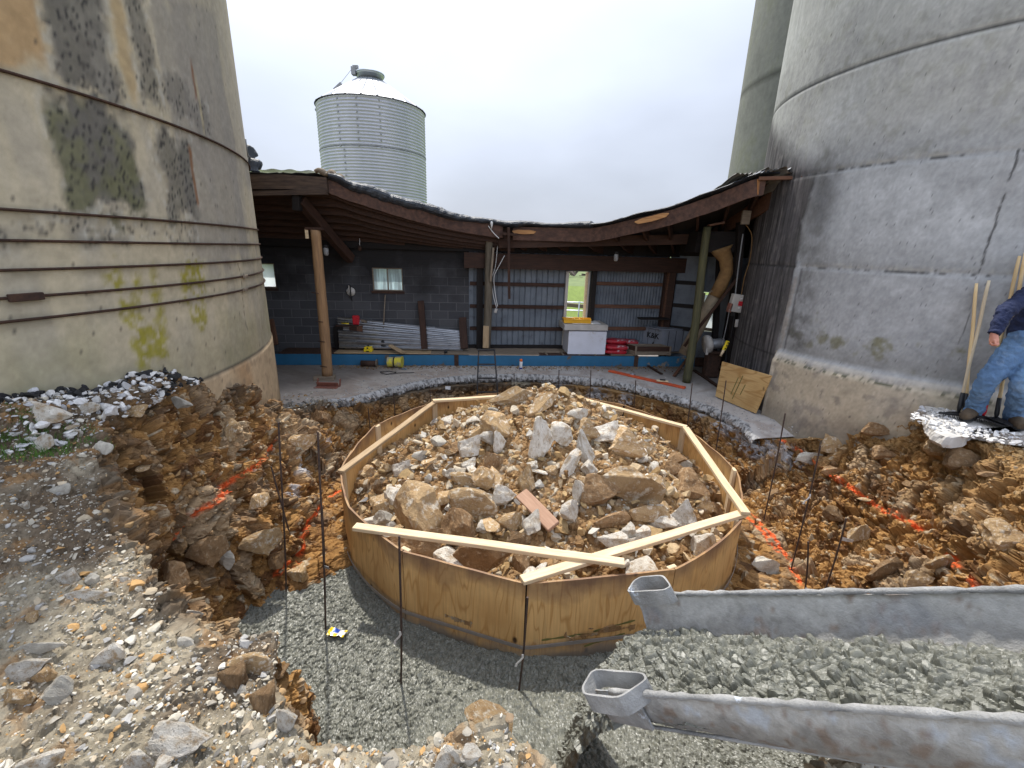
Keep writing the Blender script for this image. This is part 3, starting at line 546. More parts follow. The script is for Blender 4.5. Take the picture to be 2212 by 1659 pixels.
# crumbs on the slab
g = np.random.default_rng(15)
k = 1700; tt = g.uniform(R(8), R(163), k); aa = np.abs(g.normal(0, .35, k))+.03; P = np.stack([CX+(slab_edge(tt)+aa+.03)*np.cos(tt), CY+(slab_edge(tt)+aa+.03)*np.sin(tt), np.full(k, .004)], 1)
s = g.lognormal(math.log(.016), .45, k).clip(.008, .05); tag(scatter('concrete_crumbs', P, s, stone_cols(k, g, 'white')*.62, g), kind='stuff')
k = 1500; P = np.stack([g.uniform(-3.6, 3.7, k), np.zeros(k), np.full(k, .006)], 1); P[:, 1] = FA+FB*P[:, 0]-.03-np.abs(g.normal(0, .16, k)); s = g.lognormal(math.log(.02), .5, k).clip(.008, .07); tag(scatter('floor_litter', P, s, stone_cols(k, g, 'clay')*.55, g), kind='stuff')
k = 900; P = np.stack([g.normal(-3.35, .35, k), g.normal(6.75, .25, k), np.full(k, .0)], 1); P[:, 2] = np.maximum(zground(P[:, 0], P[:, 1]), -.05)+.03; s = g.lognormal(math.log(.035), .5, k).clip(.01, .1); tag(scatter('slab_rubble', P, s, stone_cols(k, g, 'gray')*.8, g, sub=2, tilt=.6), kind='stuff')
# far pasture behind the shed
n = 90; a = np.linspace(-1, 1, n); X, Y = np.meshgrid(np.sign(a)*np.abs(a)**2.2*900, np.sign(a)*np.abs(a)**2.2*900, indexing='ij'); rr = np.hypot(X, Y-4)
Z = np.where(rr < 13.5, -2.2, -.22)+sstep(13.5, 60, rr)*.15*np.sin(X*.05)+sstep(70, 400, rr)*-3
tag(link('pasture', npmesh('pasture', np.stack([X.ravel(), Y.ravel(), Z.ravel()], 1), gridF(n, n)), M_['grass'], smooth=True), kind='structure')
# ================================================================== ROUND FORMWORK
ZT, ZB = -.10, -1.08
def ringp(deg, r=2.43, z=ZT): return Vector((CX+r*math.cos(R(deg)), CY+r*math.sin(R(deg)), z))
form = empty('formwork', (CX, CY, ZB), 'round plywood concrete form in the pit, filled with rubble and braced with pale boards', 'formwork')
seams = [-121.5, -95, -65, -37, -10, 22, 50, 77, 105, 134, 164, 196, 216, 238.5]
for a0, a1 in zip(seams[:-1], seams[1:]):
    n = 18; flat = a0 in (-121.5, -95) ; V = []; bow = .04 if flat else .42
    if a0 in (-65,): bow = .6
    p0, p1 = ringp(a0), ringp(a1)
    for i in range(n+1):
        t = i/n; q = ringp(a0+(a1-a0)*t); l = p0.lerp(p1, t); c = l.lerp(q, bow); o_ = Vector((c.x-CX, c.y-CY, 0)).normalized()
        gap = .006 if i == 0 else (-.006 if i == n else 0); tg = (p1-p0).normalized()*gap
        wob = .006*math.sin(i*.9+a0)
        for rr_o, zz in ((0, ZB), (0, ZT+wob*.6), (-.018, ZT+wob*.6), (-.018, ZB)): V.append(c+o_*(rr_o+wob*.4)+Vector((0, 0, zz-c.z))+tg)
    F = [(i*4+k, (i+1)*4+k, (i+1)*4+(k+1) % 4, i*4+(k+1) % 4) for i in range(n) for k in range(4)]+[(3, 2, 1, 0), (n*4, n*4+1, n*4+2, n*4+3)]
    me = bpy.data.meshes.new('plywood_panel'); me.from_pydata([tuple(v-form.location) for v in V], [], F); me.update(); link('plywood_panel', me, M_['ply'], form)
for a in seams[:-1]:  # dark strips behind the panel gaps stand in for the shade inside them
    o_ = ringp(a, 1)-Vector((CX, CY, ZT)); beam('gap_shade_strip', ringp(a, 2.405, ZB), ringp(a, 2.405, ZT-.012), .03, .006, M_['soot_wood'], form, upv=(math.cos(R(a)), math.sin(R(a)), 0), bev=0)
# steel strap round the foot
V = []; n = 200
for i in range(n):
    a = -180+360*i/n; q = ringp(a, 1); dd = [min(abs((a-s+180) % 360-180) for s in (-121.5, -95, -65))]
    rr_o = 2.437
    if -121.5 < a < -65:
        a0, a1 = (-121.5, -95) if a < -95 else (-95, -65); t = (a-a0)/(a1-a0); l = ringp(a0).lerp(ringp(a1), t); c = l.lerp(ringp(a), .04); rr_o = math.hypot(c.x-CX, c.y-CY)+.009
    else: rr_o = 2.441
    for dr, dz in ((0, 0), (.004, 0), (.004, .035), (0, .035)): V.append((math.cos(R(a))*(rr_o+dr), math.sin(R(a))*(rr_o+dr), -.755-ZB+dz+.012*math.sin(a*.05)))
F = [(i*4+k, ((i+1) % n)*4+k, ((i+1) % n)*4+(k+1) % 4, i*4+(k+1) % 4) for i in range(n) for k in range(4)]
me = bpy.data.meshes.new('strap'); me.from_pydata(V, [], F); me.update(); link('strap', me, mat('dusty_strap', (.30, .27, .24), (.22, .2, .18), 6, .6, .2), form)
# boards round the top
def topb(a, b, z0=.022, z1=.022, mt='lumber', ext=0, w_=.088, bend=0):
    A, B = atz(*a, ZT+z0), atz(*b, ZT+z1); d = (B-A).normalized(); return beam('top_board', A-d*ext, B+d*ext, w_, .038, M_[mt], form, bend=bend)
topb((738, 1018), (940, 868), mt='lumber_old', ext=.02)
topb((935, 866), (1213, 848), z0=.058, z1=.022, mt='lumber')
topb((1213, 850), (1483, 923), z0=.062, z1=.022)
topb((1481, 924), (1611, 1110), z0=.063, z1=.06)
topb((1606, 1108), (1132, 1252), z0=.02, z1=.022, ext=.02)
topb((768, 1138), (1346, 1216), z0=.022, z1=.064, ext=.01, bend=.0)
for a in (-10.5, 22, 164, 196.5, -65, -121.5, -37, 134, 77):
    q = ringp(a, 2.375, -.60); bo = .0
    beam('cleat', ringp(a, 2.385, -1.0), ringp(a, 2.385, ZT+(.0 if a not in (-10.5,) else .03)), .088, .038, M_['lumber'], form, upv=(math.cos(R(a)), math.sin(R(a)), 0))
for a in (30, 38, 46, 58, 66, 86, 96, 115, 125, 145, 155, 175, 185):       # vertical planks lining the inside at the back
    beam('liner_board', ringp(a, 2.403, -1.0), ringp(a, 2.403, ZT-.03), .20, .012, M_['ply_new'] if False else M_['lumber_old'], form, upv=(math.cos(R(a)), math.sin(R(a)), 0))
# faded spray line on the front panel
for (a, b) in (((1170, 1383), (1262, 1370)), ((1282, 1364), (1372, 1340)), ((1262, 1396), (1350, 1368))):
    pa, pb = online(*a, 2.80-.0, 0), online(*b, 2.80, 0)
    def onpanel(px, py):
        A, B = ringp(-95), ringp(-65); n_ = Vector((B.y-A.y, A.x-B.x, 0)).normalized(); r = Vector(ray(px, py)); best = None
        for tt in np.linspace(1.5, 5, 1400):
            p = Vector((0, 0, CAMH))+r*tt; th = math.degrees(math.atan2(p.y-CY, p.x-CX)); s_ = (th+95)/30; l = A.lerp(B, min(max(s_, 0), 1)).lerp(ringp(th), .04); rr_p = math.hypot(l.x-CX, l.y-CY)
            if math.hypot(p.x-CX, p.y-CY) < rr_p+.0035: return p
    pts = [onpanel(a[0]+(b[0]-a[0])*k/8, a[1]+(b[1]-a[1])*k/8) for k in range(9)]
    V = []; 
    for k, p in enumerate(pts):
        hw = .009+.004*math.sin(k*2.1); V += [(p.x, p.y, p.z-hw), (p.x, p.y, p.z+hw)]
    me = bpy.data.meshes.new('spray_mark'); me.from_pydata([tuple(Vector(v)-form.location) for v in V], [], [(2*k, 2*k+2, 2*k+3, 2*k+1) for k in range(8)]); me.update(); link('spray_mark', me, M_['greenpaint'], form)

# ================================================================== RUBBLE HEAP INSIDE THE FORM
def zpile(x, y):
    x = np.asarray(x, float); y = np.asarray(y, float)
    d1 = np.hypot((x-.50)/1.0, (y-6.05)/1.0); h = 1.06*np.clip(1-d1/2.15, 0, None)**1.0
    d2 = np.hypot((x-.9)/1.0, (y-5.0)/.9); h2 = .55*np.clip(1-d2/1.7, 0, None)**.9
    d3 = np.hypot((x+.3)/.9, (y-4.9)/.9); h3 = .36*np.clip(1-d3/1.5, 0, None)
    e = np.hypot(x-CX, y-CY); return -.52+np.maximum(np.maximum(h, h2), h3)+.10*np.clip(h2, 0, 1)-.12*sstep(1.7, 2.35, e)*(y < 5)
xs = np.linspace(-2.38, 2.38, 430); X, Y = np.meshgrid(xs, xs, indexing='ij'); rr = np.hypot(X, Y); kk = np.minimum(1, 2.372/np.maximum(np.maximum(np.abs(X), np.abs(Y))*rr/np.maximum(np.maximum(np.abs(X), np.abs(Y)), 1e-6), 1e-6))
X = X*kk+CX; Y = Y*kk+CY; P = np.stack([X.ravel(), Y.ravel(), zpile(X, Y).ravel()], 1); Nn = normals(P, 430, 430)
f1, h1, c1 = facet(P, .16, 5); f2, h2, c2 = facet(P, .055, 15); P += Nn*(.055*f1+.02*f2)[:, None]
C = L3(.34, .215, .105)*(1+.3*fbm(P, .3, 3, 1))[:, None]; k = sstep(.75, .95, h2)[:, None]; C = C*(1-k)+L3(.5, .44, .34)*k; k = sstep(.6, .9, h1)[:, None]*.6; C = C*(1-k)+L3(.22, .13, .06)*k
tag(link('rubble_fill', npmesh('rubble_fill', P, gridF(430, 430), C), M_['terrain']), kind='structure')
PP, PN = P.copy(), Nn
g = np.random.default_rng(25)
d_ = np.hypot(PP[:, 0]-CX, PP[:, 1]-CY); wt = (d_ < 2.3)*1.
i = pick(wt, 3000, g); s = g.lognormal(math.log(.034), .6, len(i)).clip(.012, .17); tag(scatter('small_rubble', PP[i]+PN[i]*(s*.15)[:, None], s, stone_cols(len(i), g, 'mound'), g, sub=2, tilt=.7), kind='stuff')
i = pick(wt*(1+.8*(PP[:, 1] < 5.3))*(PP[:, 1] < 7), 520, g); s = g.lognormal(math.log(.11), .3, len(i)).clip(.07, .19); tag(scatter('blocky_rubble', PP[i]+PN[i]*(s*.22)[:, None], s, stone_cols(len(i), g, 'mound'), g, sub=3, tilt=.8, squash=.8), kind='stuff')
# ---- rock prototypes: meshes shared by copies
def proto(nm, seed, sub, cuts, flat, rough, lo=.35, hi=.8):
    V, F = (I3 if sub == 3 else I4); V = rock_shape(V, seed, cuts, rough, flat, lo, hi); me = npmesh(nm, V, F); me.materials.append(M_['rock_tan']); me.polygons.foreach_set('use_smooth', np.zeros(len(F), bool)); return me
RB = [proto('rock', 300+i, 4, 11, (1, .85, .72), .17, .35, .8) for i in range(7)]      # blocky
RS = [proto('rock', 340+i, 4, 11, (1, .62, .34), .15, .35, .8) for i in range(6)]      # slabs
RL = [proto('rock', 360+i, 4, 10, (1, .42, .26), .13, .4, .85) for i in range(5)]      # long shards
RSM = [proto('rock', 380+i, 3, 9, (1, .8, .62), .08) for i in range(8)]
def rock(me, loc, dims, mt, label, group=None, rot=None, cat='rock', g=rng, scale=None):
    o = bpy.data.objects.new('rock', me); COL.objects.link(o); o.location = loc; o.scale = Vector(dims)/2
    o.rotation_euler = rot if rot is not None else (g.uniform(-.35, .35), g.uniform(-.35, .35), g.uniform(0, 6.28))
    o.material_slots[0].link = 'OBJECT'; o.material_slots[0].material = M_[mt]
    return tag(o, label, cat, group)
def rock_at(px, py, wpx, hpx, kind, mt, label, ang=None, zf=zpile, group=None, depth=.8, sink=.15, lift=.30):
    """a rock seen wpx by hpx pixels across, resting on surface zf; ang = in-picture lean in degrees"""
    q = hit(px, py+hpx*.30, zf); dist_ = np.linalg.norm(q-[0, 0, CAMH]); vd = (q-[0, 0, CAMH])/dist_; fac = dist_*float(Vector(vd).dot(fw))/FPX
    W_, H_ = wpx*fac*1.2, hpx*fac*1.2; pool = {'b': RB, 's': RS, 'l': RL}[kind]; me = pool[rng.integers(0, len(pool))]
    bb = np.array([v for v in me.vertices[0].co]); co = np.empty(len(me.vertices)*3, np.float32); me.vertices.foreach_get('co', co); ext = np.abs(co.reshape(-1, 3)).max(0)
    a = R(ang if ang is not None else rng.uniform(-12, 12))
    # long axis along the picture's horizontal, turned by ang; the short axis looks partly at the viewer
    X = rx*math.cos(a)+up*math.sin(a); Yv = (-rx*math.sin(a)+up*math.cos(a)); Zv = X.cross(Yv)
    if kind == 'b': cols = (X, -Zv, Yv); dm = (W_/ext[0], depth*min(W_, H_)/ext[1], H_/ext[2])
    else: cols = (X, Yv, Zv); dm = (W_/ext[0], H_/ext[1], depth*min(W_, H_)*.6/ext[2])
    M = Matrix(cols).transposed(); M = M @ Matrix.Rotation(rng.uniform(-.25, .25), 3, 'X')
    c = Vector(hit(px, py, zf) if False else q)+up*(hpx*.30*fac)-Vector((0, 0, 1))*H_*sink*.3-fw*-.0
    return rock(me, c-Vector(vd)*min(W_, H_)*lift, dm, mt, label, group, M.to_euler())
B_ = [ # px, py, w, h, kind, material, label, lean
 (916, 1092, 110, 112, 'b', 'rock_tan', 'biggest pale tan boulder at the lower left of the heap, wedge-shaped with a ridge', 0), (905, 1172, 130, 62, 'b', 'rock_brown', 'broad brown boulder under the long pale board, below the wedge boulder', 0),
 (1000, 1133, 78, 80, 'b', 'rock_brown', 'dark brown cube-like boulder right of the biggest pale wedge boulder', 5), (1024, 1085, 98, 55, 's', 'rock_tan', 'wide tan slab rock above the dark brown cube-like boulder', -14),
 (975, 1205, 62, 70, 'b', 'rock_white', 'pale peaked rock poking up just behind the front rim, left of centre', 40), (1045, 1205, 105, 75, 's', 'rock_brown', 'flat dark brown slab lying behind the front rim under the long board', 10),
 (1090, 1070, 50, 42, 'b', 'rock_white', 'knobbly white concrete lump near the upper end of the salmon plank', 0), (1100, 1128, 46, 42, 'b', 'rock_tan', 'tan blocky rock just left of the salmon plank', 0),
 (1052, 1030, 55, 45, 'b', 'rock_tan', 'tan angular block in the middle of the heap, above the wide tan slab rock', -10), (1007, 1035, 62, 25, 's', 'rock_tan', 'long low tan rock left of centre with a pale block above it', -14),
 (985, 1012, 62, 22, 's', 'rock_brown', 'thin brown slab on the left slope of the heap', -16), (1062, 990, 48, 32, 's', 'rock_brown', 'brown bread-shaped rock left of the tall upright concrete slab', 8),
 (1018, 962, 52, 46, 'b', 'rock_white', 'large white concrete chunk on the left shoulder of the heap', 0), (1015, 1000, 36, 20, 'b', 'rock_white', 'small white lump below the large white chunk on the left shoulder', 10),
 (982, 1022, 34, 26, 'b', 'rock_white', 'pale cracked cube on the left slope of the heap', 0), (983, 1085, 30, 25, 'b', 'rock_gray', 'grey pebbly block beside the wide tan slab rock', 0),
 (1055, 945, 40, 30, 'b', 'rock_white', 'cream block under the summit on its left', -8), (1080, 955, 26, 46, 'b', 'rock_white', 'upright cream chunk under the summit', 5),
 (1040, 930, 62, 30, 's', 'rock_tan', 'mustard slab just left of the cream block', 12), (1078, 912, 70, 58, 'b', 'rock_tan', 'tan cube near the summit of the heap', 4),
 (1108, 855, 85, 34, 'l', 'rock_tan', 'long tan boulder on the very summit, leaning over the back rim', 24), (1172, 868, 78, 30, 'l', 'rock_tan', 'leaning tan shard on the right of the summit', 38),
 (1172, 950, 48, 92, 'b', 'rock_white', 'tall upright white concrete slab, the largest slab standing in the heap', -4), (1213, 935, 50, 40, 's', 'rock_white', 'pale slab tipped against the tall upright slab on its right', -35),
 (1235, 1000, 88, 26, 'l', 'rock_white', 'long grey concrete slab leaning steeply to the right, below the upright ones', 58), (1265, 975, 84, 28, 'l', 'rock_white', 'narrow upright concrete slab leaning left beside the steep grey one', -68),
 (1310, 932, 60, 44, 'b', 'rock_white', 'big white concrete block with a smooth pale top, upper right of the heap', -4), (1268, 925, 48, 40, 'b', 'rock_tan', 'tan block between the pale tipped slab and the big white block', -10),
 (1352, 955, 76, 56, 'b', 'rock_tan', 'brown-tan boulder right of the big white block', -14), (1245, 895, 45, 26, 'b', 'rock_white', 'pale lumpy rock above the tan block near the summit', 0),
 (1300, 1058, 78, 62, 'b', 'rock_brown', 'large brown flat-faced boulder in the right centre of the heap', 0), (1256, 1062, 34, 58, 'b', 'rock_white', 'white-grey upright block left of the large brown flat-faced boulder', 8),
 (1360, 1040, 135, 88, 's', 'rock_tan', 'great tan slab sloping down to the right, largest rock on the right side', -28), (1228, 1105, 40, 46, 'b', 'rock_white', 'white polygonal chunk right of the salmon plank', 10),
 (1152, 1128, 42, 46, 'b', 'rock_white', 'white knobbly lump behind the lower part of the salmon plank', 10), (1140, 1035, 38, 55, 'b', 'rock_tan', 'tan upright rock below the tall white slab', 16),
 (1385, 1070, 60, 24, 'b', 'rock_white', 'pale round-edged slab above the cluster of white lumps', 4), (1320, 1165, 62, 30, 'b', 'rock_white', 'white lump at the left of the cluster behind the crossing board', -4),
 (1355, 1148, 28, 34, 'b', 'rock_white', 'pointed white lump in the middle of the cluster behind the crossing board', 4), (1382, 1152, 40, 26, 'b', 'rock_white', 'flat white lump at the right of the cluster behind the crossing board', 8), (1360, 1172, 50, 22, 'b', 'rock_white', 'low white lump at the bottom of the cluster behind the crossing board', 6),
 (1478, 1118, 60, 66, 'b', 'rock_white', 'tall white concrete rock near the right wall of the form', 24), (1440, 1122, 62, 32, 'b', 'rock_white', 'pale grey block left of the tall white rock by the right wall', 10),
 (1490, 1045, 62, 62, 'b', 'rock_brown', 'rounded brown boulder against the right wall of the form', -10), (1458, 1012, 42, 32, 'b', 'rock_brown', 'small brown boulder above the rounded brown boulder', 0),
 (1470, 995, 46, 30, 's', 'rock_gray', 'dark grey jagged piece high by the right wall', -20), (1548, 1100, 44, 34, 'b', 'rock_brown', 'lowest brown boulder against the right wall, under the board joint', 0), (1520, 1085, 36, 46, 'b', 'rock_tan', 'tan block beside the rounded brown boulder', -20),
 (1510, 1170, 62, 48, 's', 'rock_white', 'white slab lying in the right corner just behind the crossing board', 22), (1400, 1105, 80, 38, 's', 'rock_tan', 'flat tan rock below the great sloping slab', -6),
 (1320, 1120, 70, 32, 's', 'rock_brown', 'crumbly brown clod between the brown boulder and the white cluster', 8), (1280, 1205, 60, 40, 'b', 'rock_brown', 'brown rock half hidden under the crossing boards', 0),
 (1130, 1208, 40, 50, 'b', 'rock_brown', 'narrow brown block standing behind the front rim at centre', 0), (1115, 1160, 60, 30, 's', 'rock_brown', 'brown slab below the tan blocky rock left of the plank', 6),
 (835, 1120, 50, 42, 'b', 'rock_gray', 'mottled grey boulder at the far left end of the heap', 0), (852, 1165, 58, 50, 'b', 'rock_gray', 'pale grey rock in the left corner under the long board', 20), (820, 1092, 62, 40, 's', 'rock_tan', 'flat sandy block by the left wall of the form', 20),
 (855, 1070, 44, 40, 'b', 'rock_white', 'dusty white block on the lower left slope', 0), (890, 1050, 52, 26, 's', 'rock_brown', 'brown slab above the biggest pale wedge boulder', -8), (800, 1130, 52, 36, 'b', 'rock_gray', 'dark mottled rock touching the left wall of the form', 0),
 (870, 1010, 44, 34, 'b', 'rock_white', 'white-flecked block on the left slope near the wall', 0), (1395, 970, 46, 34, 'b', 'rock_tan', 'tan stone at the upper right edge of the heap', 0), (1420, 1045, 58, 40, 'b', 'rock_tan', 'weathered tan stone above the flat tan rock', -20), (905, 985, 30, 24, 'b', 'rock_gray', 'grey cube on the upper left slope', 0)]
for px, py, w_, h_, kd, mt, lb, an in B_: rock_at(px, py, w_, h_, kd, mt, lb, an, group='rocks heaped inside the round form')
# smaller individual stones over the heap
g = np.random.default_rng(35); i = pick(wt*(PP[:, 1] < 6.9)*(1+1.5*(PP[:, 1] < 4.9)), 84, g)
lab = {'rock_tan': 'smallish tan stone lying among the boulders of the heap', 'rock_brown': 'smallish brown clod-like stone lying among the boulders of the heap', 'rock_white': 'smallish white concrete fragment lying among the boulders of the heap', 'rock_gray': 'smallish grey stone lying among the boulders of the heap'}
for k in i:
    mt = g.choice(['rock_tan', 'rock_tan', 'rock_brown', 'rock_white', 'rock_white', 'rock_gray']); sz = g.uniform(.11, .27); zn = 'near the summit' if PP[k][2] > .2 else ('at the front foot' if PP[k][1] < 4.35 else ('on the left flank' if PP[k][0] < -.3 else ('on the right flank' if PP[k][0] > 1.3 else 'in the middle'))); rock((RB+RS+RSM)[g.integers(0, 21)], PP[k]+PN[k]*sz*.25, (sz*g.uniform(.9, 1.4), sz, sz*g.uniform(.6, 1)), mt, lab[mt].split(' lying')[0]+' '+zn+' of the rubble heap', lab[mt].split(' lying')[0]+'s '+zn+' of the heap', g=g)
# salmon plank in the heap and rusty rod
a_, b_ = Vector(hit(1125, 1090, zpile)), Vector(hit(1195, 1158, zpile)); d_ = (b_-a_).normalized()
o = beam('plank', a_+Vector((0, 0, .14)), b_+Vector((0, -.02, .12)), .15, .045, M_['lumber_old'] if False else wood('salmon_board', (.40, .25, .17), (.32, .19, .125), (.24, .15, .1)), None, upv=(.15, -.75, .6), bev=.008); tag(o, 'broken salmon-coloured plank end lying diagonally in the rubble heap', 'plank')
a_, b_ = Vector(hit(1058, 1236, zpile)), Vector(hit(1100, 1205, zpile)); tag(tube('steel_rod', [a_+Vector((0, 0, .06)), (a_+b_)/2+Vector((0, 0, .10)), b_+Vector((0, 0, .08))], .011, M_['rebar'], seg=8), 'short rusty rod sticking out of the rubble behind the front rim', 'rod')

# ================================================================== LOOSE ROCKS ON THE GROUND
def grock(px, py, w_, h_, kd, mt, lb, an=0, grp='rocks lying on the ground round the pit', sink=.3, depth=.8): return rock_at(px, py, w_, h_, kd, mt, lb, an, zground, grp, depth, sink, .12)
G_ = [(93, 893, 110, 52, 's', 'rock_white', 'largest pale broken concrete slab lying on the bank left of the pit', -4), (385, 1600, 128, 78, 'b', 'rock_white', 'biggest pale grey boulder in the gravel at the bottom left', 4), (75, 1400, 110, 34, 'l', 'rock_gray', 'long grey boulder at the left edge of the picture, above the mustard clods', 22),
 (60, 1445, 95, 50, 'b', 'rock_white', 'pale rock at the left edge under the long grey boulder', 24), (45, 1500, 78, 46, 'b', 'rock_tan', 'biggest mustard clod at the lower left edge', 10), (88, 1455, 46, 34, 'b', 'rock_tan', 'mustard clod right of the pale rock at the left edge', 20), (70, 1330, 36, 26, 'b', 'rock_tan', 'mustard clod in the left gravel above the long grey boulder', 0),
 (118, 1490, 66, 56, 's', 'rock_gray', 'blue-grey triangular slab standing in the gravel at lower left', 60), (185, 1285, 118, 28, 'l', 'rock_white', 'long pale rock lying in the gravel, upper left of the lip', 14), (140, 1245, 48, 30, 'b', 'rock_white', 'pale angular rock above the long pale rock', 10),
 (205, 1248, 36, 26, 'b', 'rock_gray', 'round grey rock beside the pale angular rock near the lip', 0), (228, 1415, 66, 44, 's', 'rock_white', 'flat pale stone in the middle of the left gravel', 28), (300, 1645, 60, 50, 's', 'rock_white', 'pale slab at the bottom edge, left of the biggest pale boulder', 40), (90, 1650, 110, 56, 's', 'rock_white', 'wide white slab at the bottom left corner', 30),
 (295, 885, 58, 30, 'b', 'rock_tan', 'oblong tan boulder on the bank under the left silo', -10), (392, 870, 44, 24, 's', 'rock_gray', 'grey flat stone on the bank right of the oblong tan boulder', -12), (500, 925, 36, 50, 'b', 'rock_tan', 'tan angular rock in the left bank below the silo footing', -20), (345, 778, 46, 18, 's', 'rock_white', 'white flake against the left silo, topmost on the bank', -4), (262, 788, 42, 20, 's', 'rock_white', 'white flake below the topmost flake by the left silo', 4),
 (300, 800, 44, 14, 's', 'rock_white', 'thin white flake right of centre under the left silo', 12), (190, 880, 52, 22, 's', 'rock_white', 'pale chip lying on dark soil right of the largest pale slab', 14), (95, 955, 50, 34, 's', 'rock_white', 'pale stone in the grass tufts on the bank', 30), (160, 930, 32, 20, 's', 'rock_white', 'small pale triangular stone right of the grass tufts', -8),
 (218, 960, 44, 30, 's', 'rock_gray', 'grey-tan flat stone near the top of the lip', -5), (127, 1055, 44, 24, 's', 'rock_gray', 'lone pale grey flake on the dark soil', 12), (50, 1092, 22, 18, 'b', 'rock_white', 'small white stone on the dark soil near the left edge', 0), (375, 1115, 36, 50, 's', 'rock_brown', 'brown block jutting from the left wall under the orange line', 60),
 (445, 1190, 60, 62, 'b', 'rock_brown', 'brown boulder low in the left wall of the pit', 10), (385, 1235, 62, 56, 'b', 'rock_brown', 'brown boulder at the foot of the left hollow', 0), (560, 1170, 70, 54, 'b', 'rock_tan', 'tan boulder at the foot of the left wall near the rebar', 10), (485, 1205, 36, 40, 's', 'rock_gray', 'greenish grey stone at the foot of the left wall', 70),
 (600, 1205, 46, 40, 'b', 'rock_brown', 'brown stone on the pit floor between two rebars', 0), (640, 1235, 40, 34, 'b', 'rock_tan', 'tan stone at the edge of the poured concrete', 0), (555, 1075, 46, 36, 's', 'rock_tan', 'tan slab set in the left wall above the boulder', 20), (665, 935, 58, 26, 's', 'rock_tan', 'pale tan slab on top of the left rear corner of the pit', -4), (640, 955, 60, 40, 'b', 'rock_tan', 'tan rock under the pale tan slab at the left rear', 0),
 (700, 900, 50, 36, 'b', 'rock_brown', 'brown rock below the slab edge at the left rear', 0), (540, 1432, 96, 44, 's', 'rock_tan', 'pointed orange-tan rock overhanging the wet concrete at the left', 12), (500, 1455, 56, 46, 'b', 'rock_brown', 'brown clay block under the pointed orange-tan rock', 0), (408, 1330, 26, 44, 's', 'rock_white', 'grey flake standing on the lip above the wet concrete', 78), (403, 1388, 36, 22, 's', 'rock_gray', 'grey stone on the lip left of the pointed rock', -20), (565, 1505, 50, 56, 'b', 'rock_brown', 'rusty clay lump on the lip over the wet concrete', 0),
 (523, 1490, 26, 18, 'b', 'rock_gray', 'small grey cube on the gravel near the lip', 0), (620, 1555, 40, 60, 'b', 'rock_white', 'whitish crumbling lump at the corner of the lip', 10), (730, 1600, 60, 40, 'b', 'rock_tan', 'pinkish tan stone on the front lip', 20), (960, 1640, 56, 50, 's', 'rock_white', 'pale slab on the front lip left of the twin stones', 40), (998, 1628, 30, 44, 'b', 'rock_white', 'left one of the twin pale stones on the front lip', 70), (1022, 1628, 30, 44, 'b', 'rock_white', 'right one of the twin pale stones on the front lip', 80),
 (830, 1640, 34, 26, 's', 'rock_gray', 'grey angular stone on the front lip left of the pale slab', 10), (648, 1640, 34, 26, 'b', 'rock_tan', 'orange clod on the front lip at the left', 0), (1130, 1642, 30, 26, 'b', 'rock_tan', 'ochre clod on the front lip right of the twin stones', 0),
 (1800, 955, 70, 36, 's', 'rock_tan', 'large tan rock at the foot of the right silo', -4), (1745, 985, 60, 30, 's', 'rock_gray', 'pale layered rock beside the orange line on the right', -5), (1900, 928, 60, 28, 'b', 'rock_brown', 'brown rock under the right silo left of the broken slab', -10), (1795, 1015, 50, 30, 's', 'rock_brown', 'brown slab just right of the orange line', -14), (1850, 1150, 56, 34, 's', 'rock_tan', 'tan slab in the right slope below the orange line', 20),
 (1805, 1105, 44, 34, 'b', 'rock_brown', 'brown block below the orange line on the right slope', 0), (2030, 1210, 56, 30, 's', 'rock_tan', 'tan slab sticking out at the right end', 4), (1910, 1225, 76, 44, 's', 'rock_brown', 'dark brown slab half buried low in the right slope', 14), (2080, 1100, 60, 34, 's', 'rock_tan', 'tan shelf of rock above the right hollow', 4), (2170, 1150, 66, 60, 'b', 'rock_tan', 'large tan rock at the right edge of the picture', 0),
 (1990, 1250, 60, 36, 'b', 'rock_tan', 'ochre block near the chute on the right slope', 4), (1650, 1215, 62, 40, 's', 'rock_gray', 'dark grey slate slab at the foot of the form on the right', -20), (1700, 1265, 40, 30, 'b', 'rock_brown', 'brown stone on the pit floor behind the chute', 0), (1905, 975, 46, 26, 'b', 'rock_brown', 'brown lump on the right bank above the little hollow', 0), (2090, 990, 80, 44, 'b', 'rock_brown', 'brown rock under the broken slab on the right', -6), (2030, 965, 50, 36, 'b', 'rock_tan', 'tan rock propping the broken slab from below', -20),
 (1830, 1640, 60, 60, 'b', 'rock_white', 'pale stone below the chute at the bottom edge', 30), (1870, 1655, 46, 36, 'b', 'rock_gray', 'grey stone below the chute right of the pale one', 0), (1940, 1655, 50, 40, 'b', 'rock_brown', 'dark brown stone below the chute at the bottom right', 0)]
for t_ in G_: grock(*t_)
for (px, py, w_, h_) in [(345, 790, 60, 26), (310, 808, 50, 20), (275, 805, 44, 22), (330, 765, 32, 22), (222, 800, 30, 26), (190, 825, 40, 18), (120, 842, 44, 16), (70, 850, 40, 16), (160, 818, 34, 16), (385, 785, 34, 14)]:
    grock(px, py, w_, h_, 'b', 'asphalt', 'lump of black broken asphalt against the foot of the left silo', 0, 'black asphalt lumps along the left silo')
g = np.random.default_rng(45); wg = vis*plate*area/dist**1.0*(_x < .2)
i = pick(wg, 24, g)
